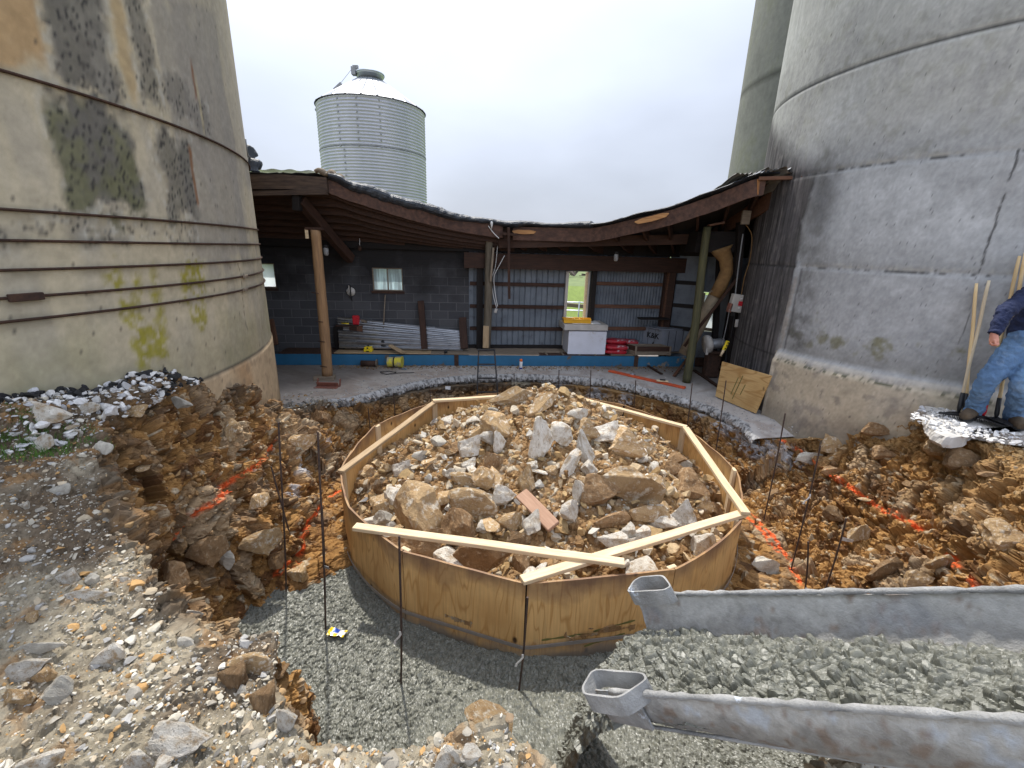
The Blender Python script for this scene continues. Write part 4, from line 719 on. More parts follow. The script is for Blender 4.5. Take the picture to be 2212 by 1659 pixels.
for k in i:
    mt = g.choice(['rock_white', 'rock_gray', 'rock_gray', 'rock_tan']); sz = g.uniform(.04, .09); nm = {'rock_white': 'pale', 'rock_gray': 'grey', 'rock_tan': 'tan'}[mt]
    rock(RSM[g.integers(0, 8)], GP[k]+GN[k]*sz*.15, (sz*1.3, sz, sz*.6), mt, f'small {nm} stone loose on the gravel left of the pit', f'small {nm} stones on the left gravel', g=g)
wg = vis*area*sstep(.1, .3, GT)*sstep(1.05, .9, GT)*((GTH < 5)|(GTH > 165)); i = pick(wg, 36, g)
for k in i:
    mt = g.choice(['rock_brown', 'rock_brown', 'rock_tan']); sz = g.uniform(.08, .2); nm = {'rock_brown': 'brown', 'rock_tan': 'tan'}[mt]; sd_ = 'left' if GTH[k] > 90 or GTH[k] < -90 else 'right'
    rock(RSM[g.integers(0, 8)], GP[k]+GN[k]*sz*.12, (sz*1.3, sz, sz*.6), mt, f'{nm} stone stuck in the clay slope on the {sd_} side of the pit', f'{nm} stones in the {sd_} clay slope', g=g)
def mixc_(C, k, c): k = np.clip(k, 0, 1)[:, None]; return C*(1-k)+np.array(c)[None]*k
M_['crust'] = mat('crusted_chute_skin', (1.12, 1.12, 1.12), (.80, .80, .80), 30, .62, 1.0, 60, vcol=True, spec=.4, bdist=.012)
M_['crust_in'] = mat('wet_chute_skin', (1.12, 1.12, 1.12), (.80, .80, .80), 30, .42, 1.0, 50, vcol=True, spec=.5, bdist=.008)
# ================================================================== CHUTE WITH FLOWING CONCRETE
fl, nl = atz(1374, 1292, .60), atz(1284, 1499, .60); fr_, nr = atz(2212, 1288, 1.36), atz(2212, 1572, 1.36)
ml, mr = (fl+nl)/2, (fr_+nr)/2; AX = (mr-ml); AXL = AX.length; AX.normalize(); wl_ = (fl-nl); wl_ -= AX*wl_.dot(AX); HW0 = wl_.length/2; wr_ = (fr_-nr); wr_ -= AX*wr_.dot(AX); HW1 = wr_.length/2
SD = wl_.normalized(); UPC = AX.cross(SD); UPC = UPC if UPC.z > 0 else -UPC
chute = empty('concrete_chute', ml, 'cement-crusted steel mixer chute full of wet concrete, reaching in from the right', 'chute')
def cpt(s, a, dr=0, dip=1.0):
    """s metres up the chute, a angle across (-90 near rim .. 90 far rim)"""
    f_ = s/AXL; F_ = fl+(fr_-fl)*f_; N_ = nl+(nr-nl)*f_; mid = (F_+N_)/2; sd = (F_-N_)/2; hw = sd.length; sd = sd/hw; u_ = AX.cross(sd).normalized(); u_ = u_ if u_.z > 0 else -u_; r = hw+dr
    return mid+sd*(r*math.sin(R(a)))-u_*(r*math.cos(R(a))*.92*dip)
sN, aN = 150, 44; V = []
ss = np.linspace(0, AXL+1.0, sN); aa = np.linspace(-93, 93, aN)
for s_ in ss:
    for a in aa: V.append(cpt(s_, a))
for s_ in ss:
    for a in aa: V.append(cpt(s_, a, .007))
V = np.array([v[:] for v in V]); ax_ = np.array(AX[:]);
V += (np.random.default_rng(2).normal(0, .0006, V.shape)); nn_ = vnoise(V, .06, 3)*.004+vnoise(V, .02, 4)*.0022+.012*vnoise(V, .5, 5)
cc = np.array(ml[:]); rel = V-cc; rad_ = rel-np.outer(rel@ax_, ax_); rad_ /= np.linalg.norm(rad_, axis=1, keepdims=True); V += rad_*nn_[:, None]
F1 = gridF(sN, aN); F2 = gridF(sN, aN)[:, ::-1]+sN*aN; o0 = sN*aN
ed = [(i*aN, (i+1)*aN, (i+1)*aN+o0, i*aN+o0) for i in range(sN-1)]+[(i*aN+aN-1, i*aN+aN-1+o0, (i+1)*aN+aN-1+o0, (i+1)*aN+aN-1) for i in range(sN-1)]+[(j, j+o0, j+1+o0, j+1) for j in range(aN-1)]
AA = np.tile(aa, 2*sN); n1_ = fbm(V, .16, 4, 61); n2_ = fbm(V, .035, 3, 62); inn = (np.arange(len(V)) < sN*aN)
CT = np.repeat(np.array([[.33, .325, .31]]), len(V), 0)*(1+.35*n1_+.25*n2_)[:, None]
CT = mixc_(CT, sstep(.0, .35, n1_+.5*n2_)*.6, (.20, .195, .185)); CT = mixc_(CT, sstep(66, 90, np.abs(AA)+22*n1_+10*n2_)*.75, (.56, .56, .54)); CT = mixc_(CT, sstep(.26, .32, n1_+.35*n2_)*~inn*.7, (.52, .58, .66)); CT = mixc_(CT, sstep(.28, .4, n2_-.4*n1_)*.6, (.20, .12, .07))
CT = mixc_(CT, inn*sstep(58, 38, np.abs(AA)+8*n1_+5*n2_)*.9, (.10, .10, .09)); CT = mixc_(CT, inn*sstep(.05, .3, -n1_)*sstep(60, 75, np.abs(AA))*.5, (.40, .42, .45))
me = npmesh('trough', V-cc, np.concatenate([F1, F2, np.array(ed)]), CT); o = link('trough', me, M_['crust'], chute, smooth=True); me.materials.append(M_['crust_in']); mi = np.zeros(len(me.polygons), np.int32); mi[:len(F1)] = 1; me.polygons.foreach_set('material_index', mi)
for a, nm in ((-93, -1), (93, 1)):        # rolled rims
    pts = [cpt(s_, a, .004)+UPC*.006 for s_ in np.linspace(.10, AXL+1.0, 60)]; tube('rim', pts, [.012+.0035*math.sin(i*1.3)*math.sin(i*.37)+.003*math.sin(i*2.9) for i in range(60)], M_['chute'], chute, seg=10)
pts = [cpt(s_, -48, .010) for s_ in np.linspace(.0, AXL+1.0, 40)]; tube('stiffener', pts, .007, M_['chute'], chute, seg=8)
def loop(side, L0=.29, wd=.125, ht=.095):
    """hook eye at the mouth: an open six-sided collar standing on the rim"""
    base = cpt(0, 93*side, .0); out_ = SD*side; L0 = L0 if side < 0 else L0*.9; ol = [(-.0, -.012), (-.0, wd*.72), (.03, wd), (L0-.085, wd), (L0-.0, wd*.15), (L0-.03, -.012)]
    ol = [(x_, y_-wd*.35) for x_, y_ in ol]; t_ = .010; V = []
    cxm = sum(p[0] for p in ol)/6; cym = sum(p[1] for p in ol)/6
    # densify outline
    dl = []
    for i in range(6):
        a_, b_ = ol[i], ol[(i+1) % 6]
        for k in range(6): dl.append((a_[0]+(b_[0]-a_[0])*k/6, a_[1]+(b_[1]-a_[1])*k/6))
    for _ in range(2): dl = [((dl[i-1][0]+2*dl[i][0]+dl[(i+1) % 36][0])/4, (dl[i-1][1]+2*dl[i][1]+dl[(i+1) % 36][1])/4) for i in range(36)]
    for (x_, y_) in dl:
        dx_, dy_ = x_-cxm, y_-cym; l_ = math.hypot(dx_, dy_); ix, iy = x_-dx_/l_*t_, y_-dy_/l_*t_
        for (u, v_), hh in (((x_, y_), -.02), ((x_, y_), ht*.62), ((ix, iy), ht*.62), ((ix, iy), -.02)): V.append(base+AX*u+out_*v_+UPC*hh-ml)
    F = [(i*4+k, ((i+1) % 36)*4+k, ((i+1) % 36)*4+(k+1) % 4, i*4+(k+1) % 4) for i in range(36) for k in range(4)]
    me = bpy.data.meshes.new('hook_eye'); me.from_pydata([tuple(v) for v in V], [], F); me.update(); link('hook_eye', me, M_['chute'], chute, smooth=False)
loop(-1); loop(1)
# lip plate below the near hook eye
V = [cpt(0, -88), cpt(0, -60, .01), cpt(-.02, -32, .012), cpt(.10, -40, .02), cpt(.22, -60, .02), cpt(.24, -88, .01)]
V = [v-ml for v in V]+[v-ml-SD*.012 for v in V]; me = bpy.data.meshes.new('cheek_plate'); me.from_pydata([tuple(v) for v in V], [], [(0, 1, 2, 3, 4, 5), (11, 10, 9, 8, 7, 6)]+[(i, i+6, (i+1) % 6+6, (i+1) % 6) for i in range(6)]); me.update(); link('cheek_plate', me, M_['chute'], chute)
# concrete riding in the chute and pouring off its mouth
nS, nA = 620, 190; svals = np.linspace(-.62, AXL+.9, nS); G = np.zeros((nS, nA, 3)); NN = np.zeros((nS, nA, 3))
for i, s_ in enumerate(svals):
    f_ = max(s_, 0)/AXL; F_ = fl+(fr_-fl)*f_; N_ = nl+(nr-nl)*f_; SDc = (F_-N_)/2; hwc = SDc.length; SDc = SDc/hwc; UPC_ = AX.cross(SDc).normalized(); UPC_ = UPC_ if UPC_.z > 0 else -UPC_
    if s_ >= 0: hw = hwc; half = hw*.86; base = (F_+N_)/2; dropz = 0; lvl = .50+.02*math.sin(s_*5)
    else:
        q = -s_/.62; hw = hwc; half = hw*(.86-.05*q); base = (fl+nl)/2-AX*(.42*q**.85)-Vector((0, 0, 1))*(1.02*q**1.7)+SD*.0; lvl = .50+.08*q
    for j in range(nA):
        u = -1+2*j/(nA-1); crown = (1-u*u)*.30*hw-.10*hw*u
        p = base+SDc*(half*u)-UPC_*(hw*lvl*1.0)+UPC_*(crown*.55)
        if abs(u) > .9: p -= UPC_*(hw*.35*((abs(u)-.9)/.1)**2)*(.5 if s_ < 0 else .05)
        G[i, j] = p
P = G.reshape(-1, 3); Nn = normals(P, nS, nA); d = lumps(P+.012*vnoise(P, .04, 3)[:, None], .042, 17, .027)+lumps(P+.3, .024, 19, .011)+.018*fbm(P, .14, 2, 8); P = P+Nn*d[:, None]
o = link('flowing_concrete', npmesh('flowing_concrete', P, gridF(nS, nA)), M_['wet'], smooth=False); tag(o, kind='stuff')
# curtain under the near side of the stream
# ================================================================== SILOS
def silo(name, cx, cy, rad, z1, label, colf, fine, zfine=(-1.4, 5.6), steps=None, zstep=.03, cat='silo'):
    e = empty(name, (cx, cy, 0), label, cat); a0, a1 = fine
    an = np.concatenate([np.arange(a0, a1, .22), np.arange(a1, a0+360, 4.0)]); zz = np.concatenate([[-2.2], np.arange(zfine[0], zfine[1], zstep), np.arange(zfine[1], z1, .5), [z1]])
    A, Z = np.meshgrid(R(1)*an, zz, indexing='ij'); Rr = np.full_like(A, rad)
    if steps: Rr = Rr+steps(np.degrees(A), Z)
    P = np.stack([Rr*np.cos(A), Rr*np.sin(A), Z], -1).reshape(-1, 3); C = colf(np.degrees(A).ravel(), Z.ravel(), P)
    me = npmesh('wall', P, gridF(len(an), len(zz), True), C); link('wall', me, M_['vrough'], e, smooth=True)
    lathe('dome', [(rad+.05, z1-.15), (rad+.05, z1), (rad*.8, z1+rad*.32), (rad*.4, z1+rad*.52), (.02, z1+rad*.58)], (cx, cy, 0), M_['galv_dull'], e, 48)
    return e
def patch(a, z, a0, a1, z0, z1, n, soft=.35, sz=.1):
    return sstep(a0-soft, a0+soft, a+n*.7)*sstep(a1+soft, a1-soft, a+n*.7)*sstep(z0-sz, z0+sz, z+n*.18)*sstep(z1+sz, z1-sz, z+n*.18)
def mixc(C, k, c): k = np.clip(k, 0, 1)[:, None]; return C*(1-k)+np.array(c)[None]*k
def col_left(a, z, P):
    n = fbm(P, .7, 4, 201); n2 = fbm(P, .12, 4, 202); nv_ = fbm(P*[1, 1, .22], .22, 4, 203); n5 = vnoise(P, .05, 207)
    C = np.repeat(np.array([[.51, .45, .325]]), len(P), 0)*(1+.16*n+.12*nv_+.08*n2)[:, None]
    k = sstep(-.2, .3, nv_+.5*n)*.6; C = mixc(C, k, (.38, .35, .29))
    C = mixc(C, patch(a, z, -24, -10.6, 3.42, 9, n2+nv_*2)*.75, (.40, .245, .105))                       # ochre run
    C = mixc(C, patch(a, z, -3.9, -2.4, 3.5, 9, n2)*.55, (.42, .28, .11))
    C = mixc(C, patch(a, z, 1.5, 16, 2.2, 4.6, n*3+n2)*.6, (.25, .24, .225))
    C = mixc(C, patch(a, z, 5, 40, 2.95, 9, n*3)*.4, (.30, .275, .24))
    f1, f2, h, o_ = worley(P*[1, 1, .8], .029, 205); dots = sstep(.50, .25, f1)*(h > .3)
    for (a0, a1, z0, z1, gk, st) in [(-10.0, -4.6, 3.40, 4.15, .1, .95), (-11.4, -4.3, 2.58, 3.32, .6, 1.0), (-1.9, .3, 3.42, 4.6, .1, .75), (-1.5, 3.4, 2.58, 3.25, .1, .85), (.6, 9.0, 3.42, 3.75, 0, .5), (-12.5, -7, 2.42, 2.54, 0, .35), (-20, 2, 2.38, 2.5, 0, .3)]:
        m = patch(a, z, a0, a1, z0, z1, n2*1.3+nv_, .5, .06); C = mixc(C, m*st*.9, (.115, .112, .105)); C = mixc(C, m*sstep(.0, .4, nv_+n2)*.35, (.33, .31, .27)); C = mixc(C, m*gk*sstep(-.3, .4, n+n2), (.15, .155, .06)); C = mixc(C, m*dots*.8, (.025, .025, .028))
        rim = patch(a, z, a0-.6, a1+.6, z0-.05, z1+.05, n2*1.3+nv_, .5, .06)*(1-m); C = mixc(C, rim*sstep(.1, .4, n5)*.5, (.5, .49, .44))
    C = mixc(C, patch(a, z, 3.3, 3.75, 2.72, 3.22, n2*.4, .12, .05)*.8, (.22, .09, .03)); C = mixc(C, patch(a, z, 6.5, 7.0, 3.72, 4.0, n2*.4, .12, .05)*.8, (.2, .08, .03))
    C = mixc(C, patch(a, z, 7.0, 7.5, 3.4, 3.9, n2*.4, .12, .1)*.5, (.5, .43, .26))
    for (a0, a1, z0, z1) in [(-10.2, -8.4, 1.95, 2.16), (-7.4, -6.6, 1.95, 2.14), (-5.6, -4.9, 1.93, 2.12), (-9.3, -7.2, 1.70, 1.95), (-5.7, -4.6, 1.66, 1.96), (-1.3, 2.1, 1.98, 2.14), (-.9, 1.6, 1.62, 1.84), (-8.9, -4.9, 1.40, 1.70), (-8.2, -5.6, 1.36, 1.6), (-1.6, 2.4, 1.9, 2.14)]:
        C = mixc(C, patch(a, z, a0, a1, z0, z1, n2*1.2+n5*.3, .35, .035)*.9*sstep(-.7, .1, n5+n2)*sstep(-1.0, .0, vnoise(P, .025, 219)), (.30, .27, .035))
    C = mixc(C, sstep(2.1, 1.5, z)*sstep(-.1, .4, n)*.45, (.26, .25, .13)); C = mixc(C, sstep(1.6, 1.2, z+.2*n)*.35, (.20, .19, .11))
    # hoop stains
    for zh in (3.37, 2.55, 2.36, 2.175, 2.0, 1.85): C = mixc(C, sstep(.07, .0, np.abs(z-zh+.02))*.45*sstep(-.4, .3, n2+nv_), (.15, .13, .08))
    # footing
    fo = sstep(1.06, 1.045, z+.01*n5); F_ = np.repeat(np.array([[.52, .40, .26]]), len(P), 0)*(1+.2*n+.15*n2)[:, None]; F_ = mixc(F_, sstep(.1, .5, n+.4*nv_)*.5, (.36, .20, .085)); F_ = mixc(F_, sstep(.15, .32, n2+.2*n)*.45, (.22, .17, .12)); F_ = mixc(F_, sstep(.5, -.1, z)*.5, (.36, .24, .13))
    C = C*(1-fo[:, None])+F_*fo[:, None]; C = mixc(C, sstep(.02, .0, np.abs(z-1.06+.008*n2))*.8*(a > -5), (.06, .05, .04))
    ac = 11.0+.5*np.sin(z*7)+.9*n2+(1.9-z)*.5; C = mixc(C, sstep(.10, .02, np.abs(a-ac))*(z < 2.16)*(z > 1.35)*.85, (.07, .06, .05))
    C = mixc(C, (worley(P, .09, 209)[0] < .09)*.7, (.08, .07, .06))
    return C*(1+.10*vnoise(P, .02, 210))[:, None]
sl = silo('silo', -7.90, 4.31, 4.8, 11.5, 'stained tan concrete silo with iron hoops and yellow lichen, left of the pit', col_left, (-62, 48), steps=lambda a, z: np.where(z < 1.05, .015, 0)+.006*np.sin(a*.5)*0)
def hoop(parent, cx, cy, rad, z, r_=.013, mt='rebar', tilt=0):
    n = 220; pts = [(cx+rad*math.cos(2*math.pi*i/n), cy+rad*math.sin(2*math.pi*i/n), z+tilt*math.sin(2*math.pi*i/n)) for i in range(n+1)]; return tube('hoop', pts, r_, M_[mt], parent, seg=6)
for zh in (3.37, 2.55, 2.36, 2.175, 2.0, 1.85, 6.2, 7.4, 8.6, 9.8): hoop(sl, -7.90, 4.31, 4.812, zh, mt='rust', r_=.0105)
q = ray(20, 640); 
for (px, py) in [(22, 640)]:
    # hoop turnbuckle
    p = Vector((-7.90+4.83*math.cos(R(-16.2)), 4.31+4.83*math.sin(R(-16.2)), 2.0)); t_ = Vector((-math.sin(R(-16.2)), math.cos(R(-16.2)), 0)); beam('turnbuckle', p-t_*.09, p+t_*.09, .035, .05, M_['rust'], sl); 
for zh, a in ((3.37, -38), (2.55, -40), (2.0, 12), (1.85, 11.3)):
    p = Vector((-7.90+4.83*math.cos(R(a)), 4.31+4.83*math.sin(R(a)), zh)); t_ = Vector((-math.sin(R(a)), math.cos(R(a)), 0)); beam('hoop_clamp', p-t_*.05, p+t_*.05, .03, .035, M_['grey_wood'], sl)
def col_right(a, z, P):
    n = fbm(P, .7, 4, 301); n2 = fbm(P, .12, 4, 302); n3 = fbm(P*[1, 1, .3], .05, 3, 303); n5 = vnoise(P, .03, 307)
    band = np.floor((z-1.06)/1.2); bt = (np.sin(band*12.9)*43758.5) % 1
    C = np.repeat(np.array([[.40, .415, .43]]), len(P), 0)*(1+.10*(bt-.5)+.20*n+.16*n2+.08*n3)[:, None]
    C = mixc(C, sstep(3.4, 4.2, z)*.45, (.47, .46, .41)); C = mixc(C, sstep(.0, .5, n+.4*n2)*.28, (.54, .56, .58)); C = mixc(C, sstep(.15, .5, -n+.5*n3)*.4, (.27, .27, .275))
    C = mixc(C, sstep(.12, .4, n2+.2*n5)*.25*(z > 3.5), (.24, .24, .17))
    for zs in (2.27, 3.50, 4.66, 5.85, 7.0, 8.2):     # form joints: crumbly pale lip over a dark groove, dirty above
        zz = z-zs+.012*n2+.006*n5; C = mixc(C, sstep(.45, 0, zz)*(zz > 0)*sstep(-.5, .4, n+n2)*.40, (.13, .13, .12)); C = mixc(C, sstep(.035, .01, np.abs(zz-.03))*sstep(.05, .25, n5+n2)*.7, (.42, .42, .40)); C = mixc(C, sstep(.014, .005, np.abs(zz))*.85, (.05, .05, .05))
    am = a % 360
    C = mixc(C, sstep(1.0, .15, np.abs(z-1.33+.1*n))*sstep(-.1, .35, n2+.4*n-.6*np.abs(z-1.33)*3)*.75, (.155, .145, .05))
    C = mixc(C, sstep(1.45, 1.06, z)*.45, (.17, .165, .14)); C = mixc(C, sstep(214, 198, am)*sstep(3.6, 2.0, z)*sstep(-.4, .4, n+n2)*.35, (.2, .2, .2))
    # soot under the shed roof, left of the upright ridge
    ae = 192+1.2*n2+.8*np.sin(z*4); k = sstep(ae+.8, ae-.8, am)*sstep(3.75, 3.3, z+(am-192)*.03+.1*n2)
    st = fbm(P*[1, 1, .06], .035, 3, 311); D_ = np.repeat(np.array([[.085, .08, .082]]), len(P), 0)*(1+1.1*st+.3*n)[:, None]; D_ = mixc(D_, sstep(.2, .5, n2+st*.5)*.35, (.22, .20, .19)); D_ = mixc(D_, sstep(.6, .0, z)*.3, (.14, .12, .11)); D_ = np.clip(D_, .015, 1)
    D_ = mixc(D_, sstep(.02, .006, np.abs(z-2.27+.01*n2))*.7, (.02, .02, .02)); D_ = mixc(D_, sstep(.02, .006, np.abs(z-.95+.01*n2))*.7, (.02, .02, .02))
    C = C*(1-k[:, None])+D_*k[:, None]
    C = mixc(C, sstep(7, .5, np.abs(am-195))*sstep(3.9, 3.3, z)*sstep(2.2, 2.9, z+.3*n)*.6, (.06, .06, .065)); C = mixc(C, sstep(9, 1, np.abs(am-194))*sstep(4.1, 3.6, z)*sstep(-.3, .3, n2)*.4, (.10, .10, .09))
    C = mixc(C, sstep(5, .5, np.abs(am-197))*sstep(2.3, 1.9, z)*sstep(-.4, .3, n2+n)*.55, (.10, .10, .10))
    C = mixc(C, sstep(.5, .15, np.abs(am-194.2-.5*n2))*(z < 2.25)*.55, (.07, .065, .07)); C = mixc(C, sstep(1.1, .5, np.abs(am-192.6-.5*n2))*(z < 2.2)*sstep(-.4, .1, n2)*.7, (.36, .33, .30))
    # open vertical joint on the right and the slanting crack under it
    ac = 230.6+.35*n2; C = mixc(C, sstep(.30, .08, np.abs(am-ac))*(z > 2.27)*(z < 3.5)*sstep(-.6, .0, n5+n2)*.85, (.05, .05, .05)); ac = 231.2+.2*n2; C = mixc(C, sstep(.13, .03, np.abs(am-ac))*(z > 1.5)*(z < 2.27)*.7, (.09, .09, .09))
    # footing below the ledge
    fo = sstep(1.02, 1.0, z)*sstep(ae-.3, ae+.5, am); F_ = np.repeat(np.array([[.50, .435, .33]]), len(P), 0)*(1+.25*n+.2*n2)[:, None]; F_ = mixc(F_, sstep(.1, .4, n2+.5*n)*.6, (.20, .18, .16)); F_ = mixc(F_, sstep(.45, .1, z+.15*n)*.55, (.16, .14, .12)); F_ = mixc(F_, sstep(.0, .4, n)*.3, (.40, .37, .33))
    C = C*(1-fo[:, None])+F_*fo[:, None]
    C = mixc(C, sstep(.06, .0, np.abs(z-.92+.02*n2))*sstep(.0, .2, n5+n2+.2*n)*(am > 194)*.85, (.07, .075, .04)); C = mixc(C, sstep(.09, .03, np.abs(z-1.0+.02*n2))*(am > 192.5)*.5, (.42, .42, .42))
    C = mixc(C, ((worley(P, .07, 309)[0] < .10))*.6, (.08, .08, .08))
    return C*(1+.14*vnoise(P, .018, 310))[:, None]
def step_right(a, z):
    am = a % 360; k = sstep(191.5, 193, am); s_ = -.014*sstep(.03, .0, np.abs(z-2.27))-.014*sstep(.03, .0, np.abs(z-3.50))-.014*sstep(.03, 0, np.abs(z-4.66))
    return s_+k*(.075*sstep(1.06, .96, z)+.03*sstep(.93, .90, z))+.018*sstep(1.4, .4, np.abs(am-192.6))*(z < 2.3)
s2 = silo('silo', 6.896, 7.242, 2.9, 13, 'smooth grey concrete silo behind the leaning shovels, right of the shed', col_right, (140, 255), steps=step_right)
def col_rear(a, z, P):
    n = fbm(P, 1.0, 4, 401); n2 = fbm(P, .2, 4, 402); C = np.repeat(np.array([[.22, .22, .20]]), len(P), 0)*(1+.3*n+.2*n2)[:, None]; C = mixc(C, sstep(0, .5, n2+n)*.4, (.15, .155, .09)); 
    for zs in (4.6, 6.9, 9.2, 11.5): C = mixc(C, sstep(.06, .02, np.abs(z-zs))*.8, (.07, .07, .06))
    return C
s3 = silo('silo', 9.4, 14.15, 3.0, 17, 'mossy dark grey silo standing furthest back on the right', col_rear, (160, 300), zfine=(0, 14), zstep=.15)
tube('pipe', [(7.32, 11.75, .0), (7.32, 11.75, 14)], .10, M_['galv_dull'], s3, 12)
# ================================================================== CORRUGATED BIN
BX, BY, BR_ = 20*math.sin(R(-16.47)), 20*math.cos(R(-16.47)), 1.975
bn = empty('grain_bin', (BX, BY, 0), 'corrugated galvanised grain bin with cone roof rising behind the shed', 'grain bin')
prof = []; z_ = -.2
while z_ < 7.30: prof.append((BR_+.018*math.sin(z_/.1045*2*math.pi), z_)); z_ += .1045/6
M_['binsteel'] = mat('bin_wall_steel', (.53, .54, .61), (.43, .45, .52), 1.2, .55, .05, metal=.1, stretch=(1, 1, .15)); lathe('shell', prof, (BX, BY, 0), M_['binsteel'], bn, 120, cap=False)
prof = []; nr_ = 20; V = []
segs = 240
for i in range(nr_+1):
    t = i/nr_; rr_b = BR_+.06-(BR_+.06-.50)*t; zz = 7.28+.98*t
    for k in range(segs):
        a = 2*math.pi*k/segs; rib = .022*max(0, 1-abs(((a/(2*math.pi)*24) % 1)-.5)/.05); V.append((rr_b*math.cos(a), rr_b*math.sin(a), zz+rib))
me = bpy.data.meshes.new('cone_roof'); me.from_pydata(V, [], [(i*segs+k, i*segs+(k+1) % segs, (i+1)*segs+(k+1) % segs, (i+1)*segs+k) for i in range(nr_) for k in range(segs)]); me.update(); o = link('cone_roof', me, mat('bin_roof_steel', (.27, .29, .32), (.21, .23, .26), 4, .45, .05, metal=.6), bn)
lathe('roof_collar', [(.47, 8.20), (.47, 8.42), (.52, 8.42), (.52, 8.47), (.44, 8.50)], (BX, BY, 0), M_['galv'], bn, 40)
lathe('lid', [(.54, 8.46), (.54, 8.50), (.3, 8.55), (.02, 8.57)], (BX, BY, 0), M_['galv'], bn, 40)
for k, (dx, dy, dz, sx, sy, sz) in enumerate([(-.50, -.25, 8.50, .16, .22, .26), (-.42, -.30, 8.62, .20, .1, .1)]): box('lid_latch', (sx, sy, sz), (BX+dx, BY+dy, dz), M_['galv_dull'], bn)
p = Vector((BX-.98, BY-.30, 7.80)); box('hatch', (.5, .5, .12), p, M_['galv'], bn, Matrix.Rotation(R(-28), 3, 'Y')); box('hatch_lid', (.36, .4, .14), p+Vector((-.04, -.1, .08)), M_['galv_dull'], bn, Matrix.Rotation(R(-38), 3, 'Y'))
for a, z0, z1 in ((-108, 5.7, 7.2), (-88, 5.7, 7.2), (-66, 5.7, 7.2), (-104, 3.9, 5.7), (-70, 2.2, 3.9), (-98, 0, 3.9)):
    for zz in np.arange(z0, z1, .209): box('bolt_row', (.05, .03, .05), (BX+(BR_+.02)*math.cos(R(a)), BY+(BR_+.02)*math.sin(R(a)), zz), M_['rust'], bn, Matrix.Rotation(R(a+90), 3, 'Z'), bev=.0) if False else None
    bm = bmesh.new()
    for zz in np.arange(z0, z1, .209): add_box(bm, (.045, .03, .05), (BX+(BR_+.022)*math.cos(R(a)), BY+(BR_+.022)*math.sin(R(a)), zz), Matrix.Rotation(R(a+90), 3, 'Z'))
    bm_obj('bolt_row', bm, M_['galv_dull'], bn)
for zz in (5.72, 3.92): 
    n = 100; tube('sheet_lap', [(BX+(BR_+.012)*math.cos(2*math.pi*i/n), BY+(BR_+.012)*math.sin(2*math.pi*i/n), zz) for i in range(n+1)], .014, M_['galv_dull'], bn, 6)
tube('ladder_bracket', [(BX-BR_-.15, BY-.1, 7.25), (BX-BR_+.1, BY-.1, 7.25)], .05, M_['galv_dull'], bn, 8)
tube('guy_wire', [(BX-BR_*.93, BY-.2, 7.3), (BX-.5, BY-.3, 8.62)], .008, M_['galv_dull'], bn, 5)
# ================================================================== OPEN SHED
shed = empty('open_shed', (0, 9.4, 0), 'burnt-looking low open shed with sagging dark roof between the two silos', 'shed')
YAW = math.atan(WB); RY = Matrix.Rotation(YAW, 3, 'Z')
def wp(u, z, off=0): return Vector((u+off*math.sin(YAW), WA+WB*u-off*math.cos(YAW), z))       # point on the back wall, off = towards the viewer
def wallmesh(name, rects, y0, y1, mt, parent=shed, col=None):
    bm = bmesh.new()
    for (u0, u1, z0, z1) in rects: add_box(bm, ((u1-u0)/math.cos(YAW), y1-y0, z1-z0), ((u0+u1)/2/math.cos(YAW), (y0+y1)/2, (z0+z1)/2))
    me = bpy.data.meshes.new(name); bm.to_mesh(me); bm.free(); o = link(name, me, mt, parent); M = Matrix.LocRotScale(Vector((0, WA, 0)), RY.to_quaternion(), None); M = wmat(parent).inverted() @ M; o.location = M.to_translation(); o.rotation_euler = M.to_euler(); return o
# sooty concrete block
bmt = bpy.data.materials.new('sooty_block'); bmt.use_nodes = True; N = bmt.node_tree.nodes; Lk = bmt.node_tree.links; b = N['Principled BSDF']
tc = N.new('ShaderNodeTexCoord'); sx = N.new('ShaderNodeSeparateXYZ'); cx_ = N.new('ShaderNodeCombineXYZ'); Lk.new(tc.outputs['Object'], sx.inputs[0]); Lk.new(sx.outputs[0], cx_.inputs[0]); Lk.new(sx.outputs[2], cx_.inputs[1])
br = N.new('ShaderNodeTexBrick'); br.inputs['Scale'].default_value = 1; br.inputs['Brick Width'].default_value = .36; br.inputs['Row Height'].default_value = .178; br.inputs['Mortar Size'].default_value = .007; br.inputs['Mortar Smooth'].default_value = .4
br.inputs['Color1'].default_value = (.075, .076, .082, 1); br.inputs['Color2'].default_value = (.045, .046, .052, 1); br.inputs['Mortar'].default_value = (.12, .12, .125, 1); Lk.new(cx_.outputs[0], br.inputs[0])
nz_ = N.new('ShaderNodeTexNoise'); nz_.inputs['Scale'].default_value = 2.2; nz_.inputs['Detail'].default_value = 6; Lk.new(cx_.outputs[0], nz_.inputs[0])
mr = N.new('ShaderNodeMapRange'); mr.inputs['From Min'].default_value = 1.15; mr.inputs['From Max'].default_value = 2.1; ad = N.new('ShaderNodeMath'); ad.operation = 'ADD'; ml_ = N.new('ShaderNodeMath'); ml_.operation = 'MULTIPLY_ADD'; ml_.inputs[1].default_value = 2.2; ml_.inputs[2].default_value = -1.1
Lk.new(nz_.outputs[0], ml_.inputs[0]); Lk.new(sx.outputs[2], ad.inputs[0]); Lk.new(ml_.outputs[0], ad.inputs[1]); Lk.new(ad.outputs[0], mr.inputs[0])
mm = N.new('ShaderNodeMix'); mm.data_type = 'RGBA'; mm.inputs[7].default_value = (.013, .012, .013, 1); Lk.new(mr.outputs[0], mm.inputs[0]); Lk.new(br.outputs[0], mm.inputs[6]); Lk.new(mm.outputs[2], b.inputs['Base Color']); b.inputs['Roughness'].default_value = .92
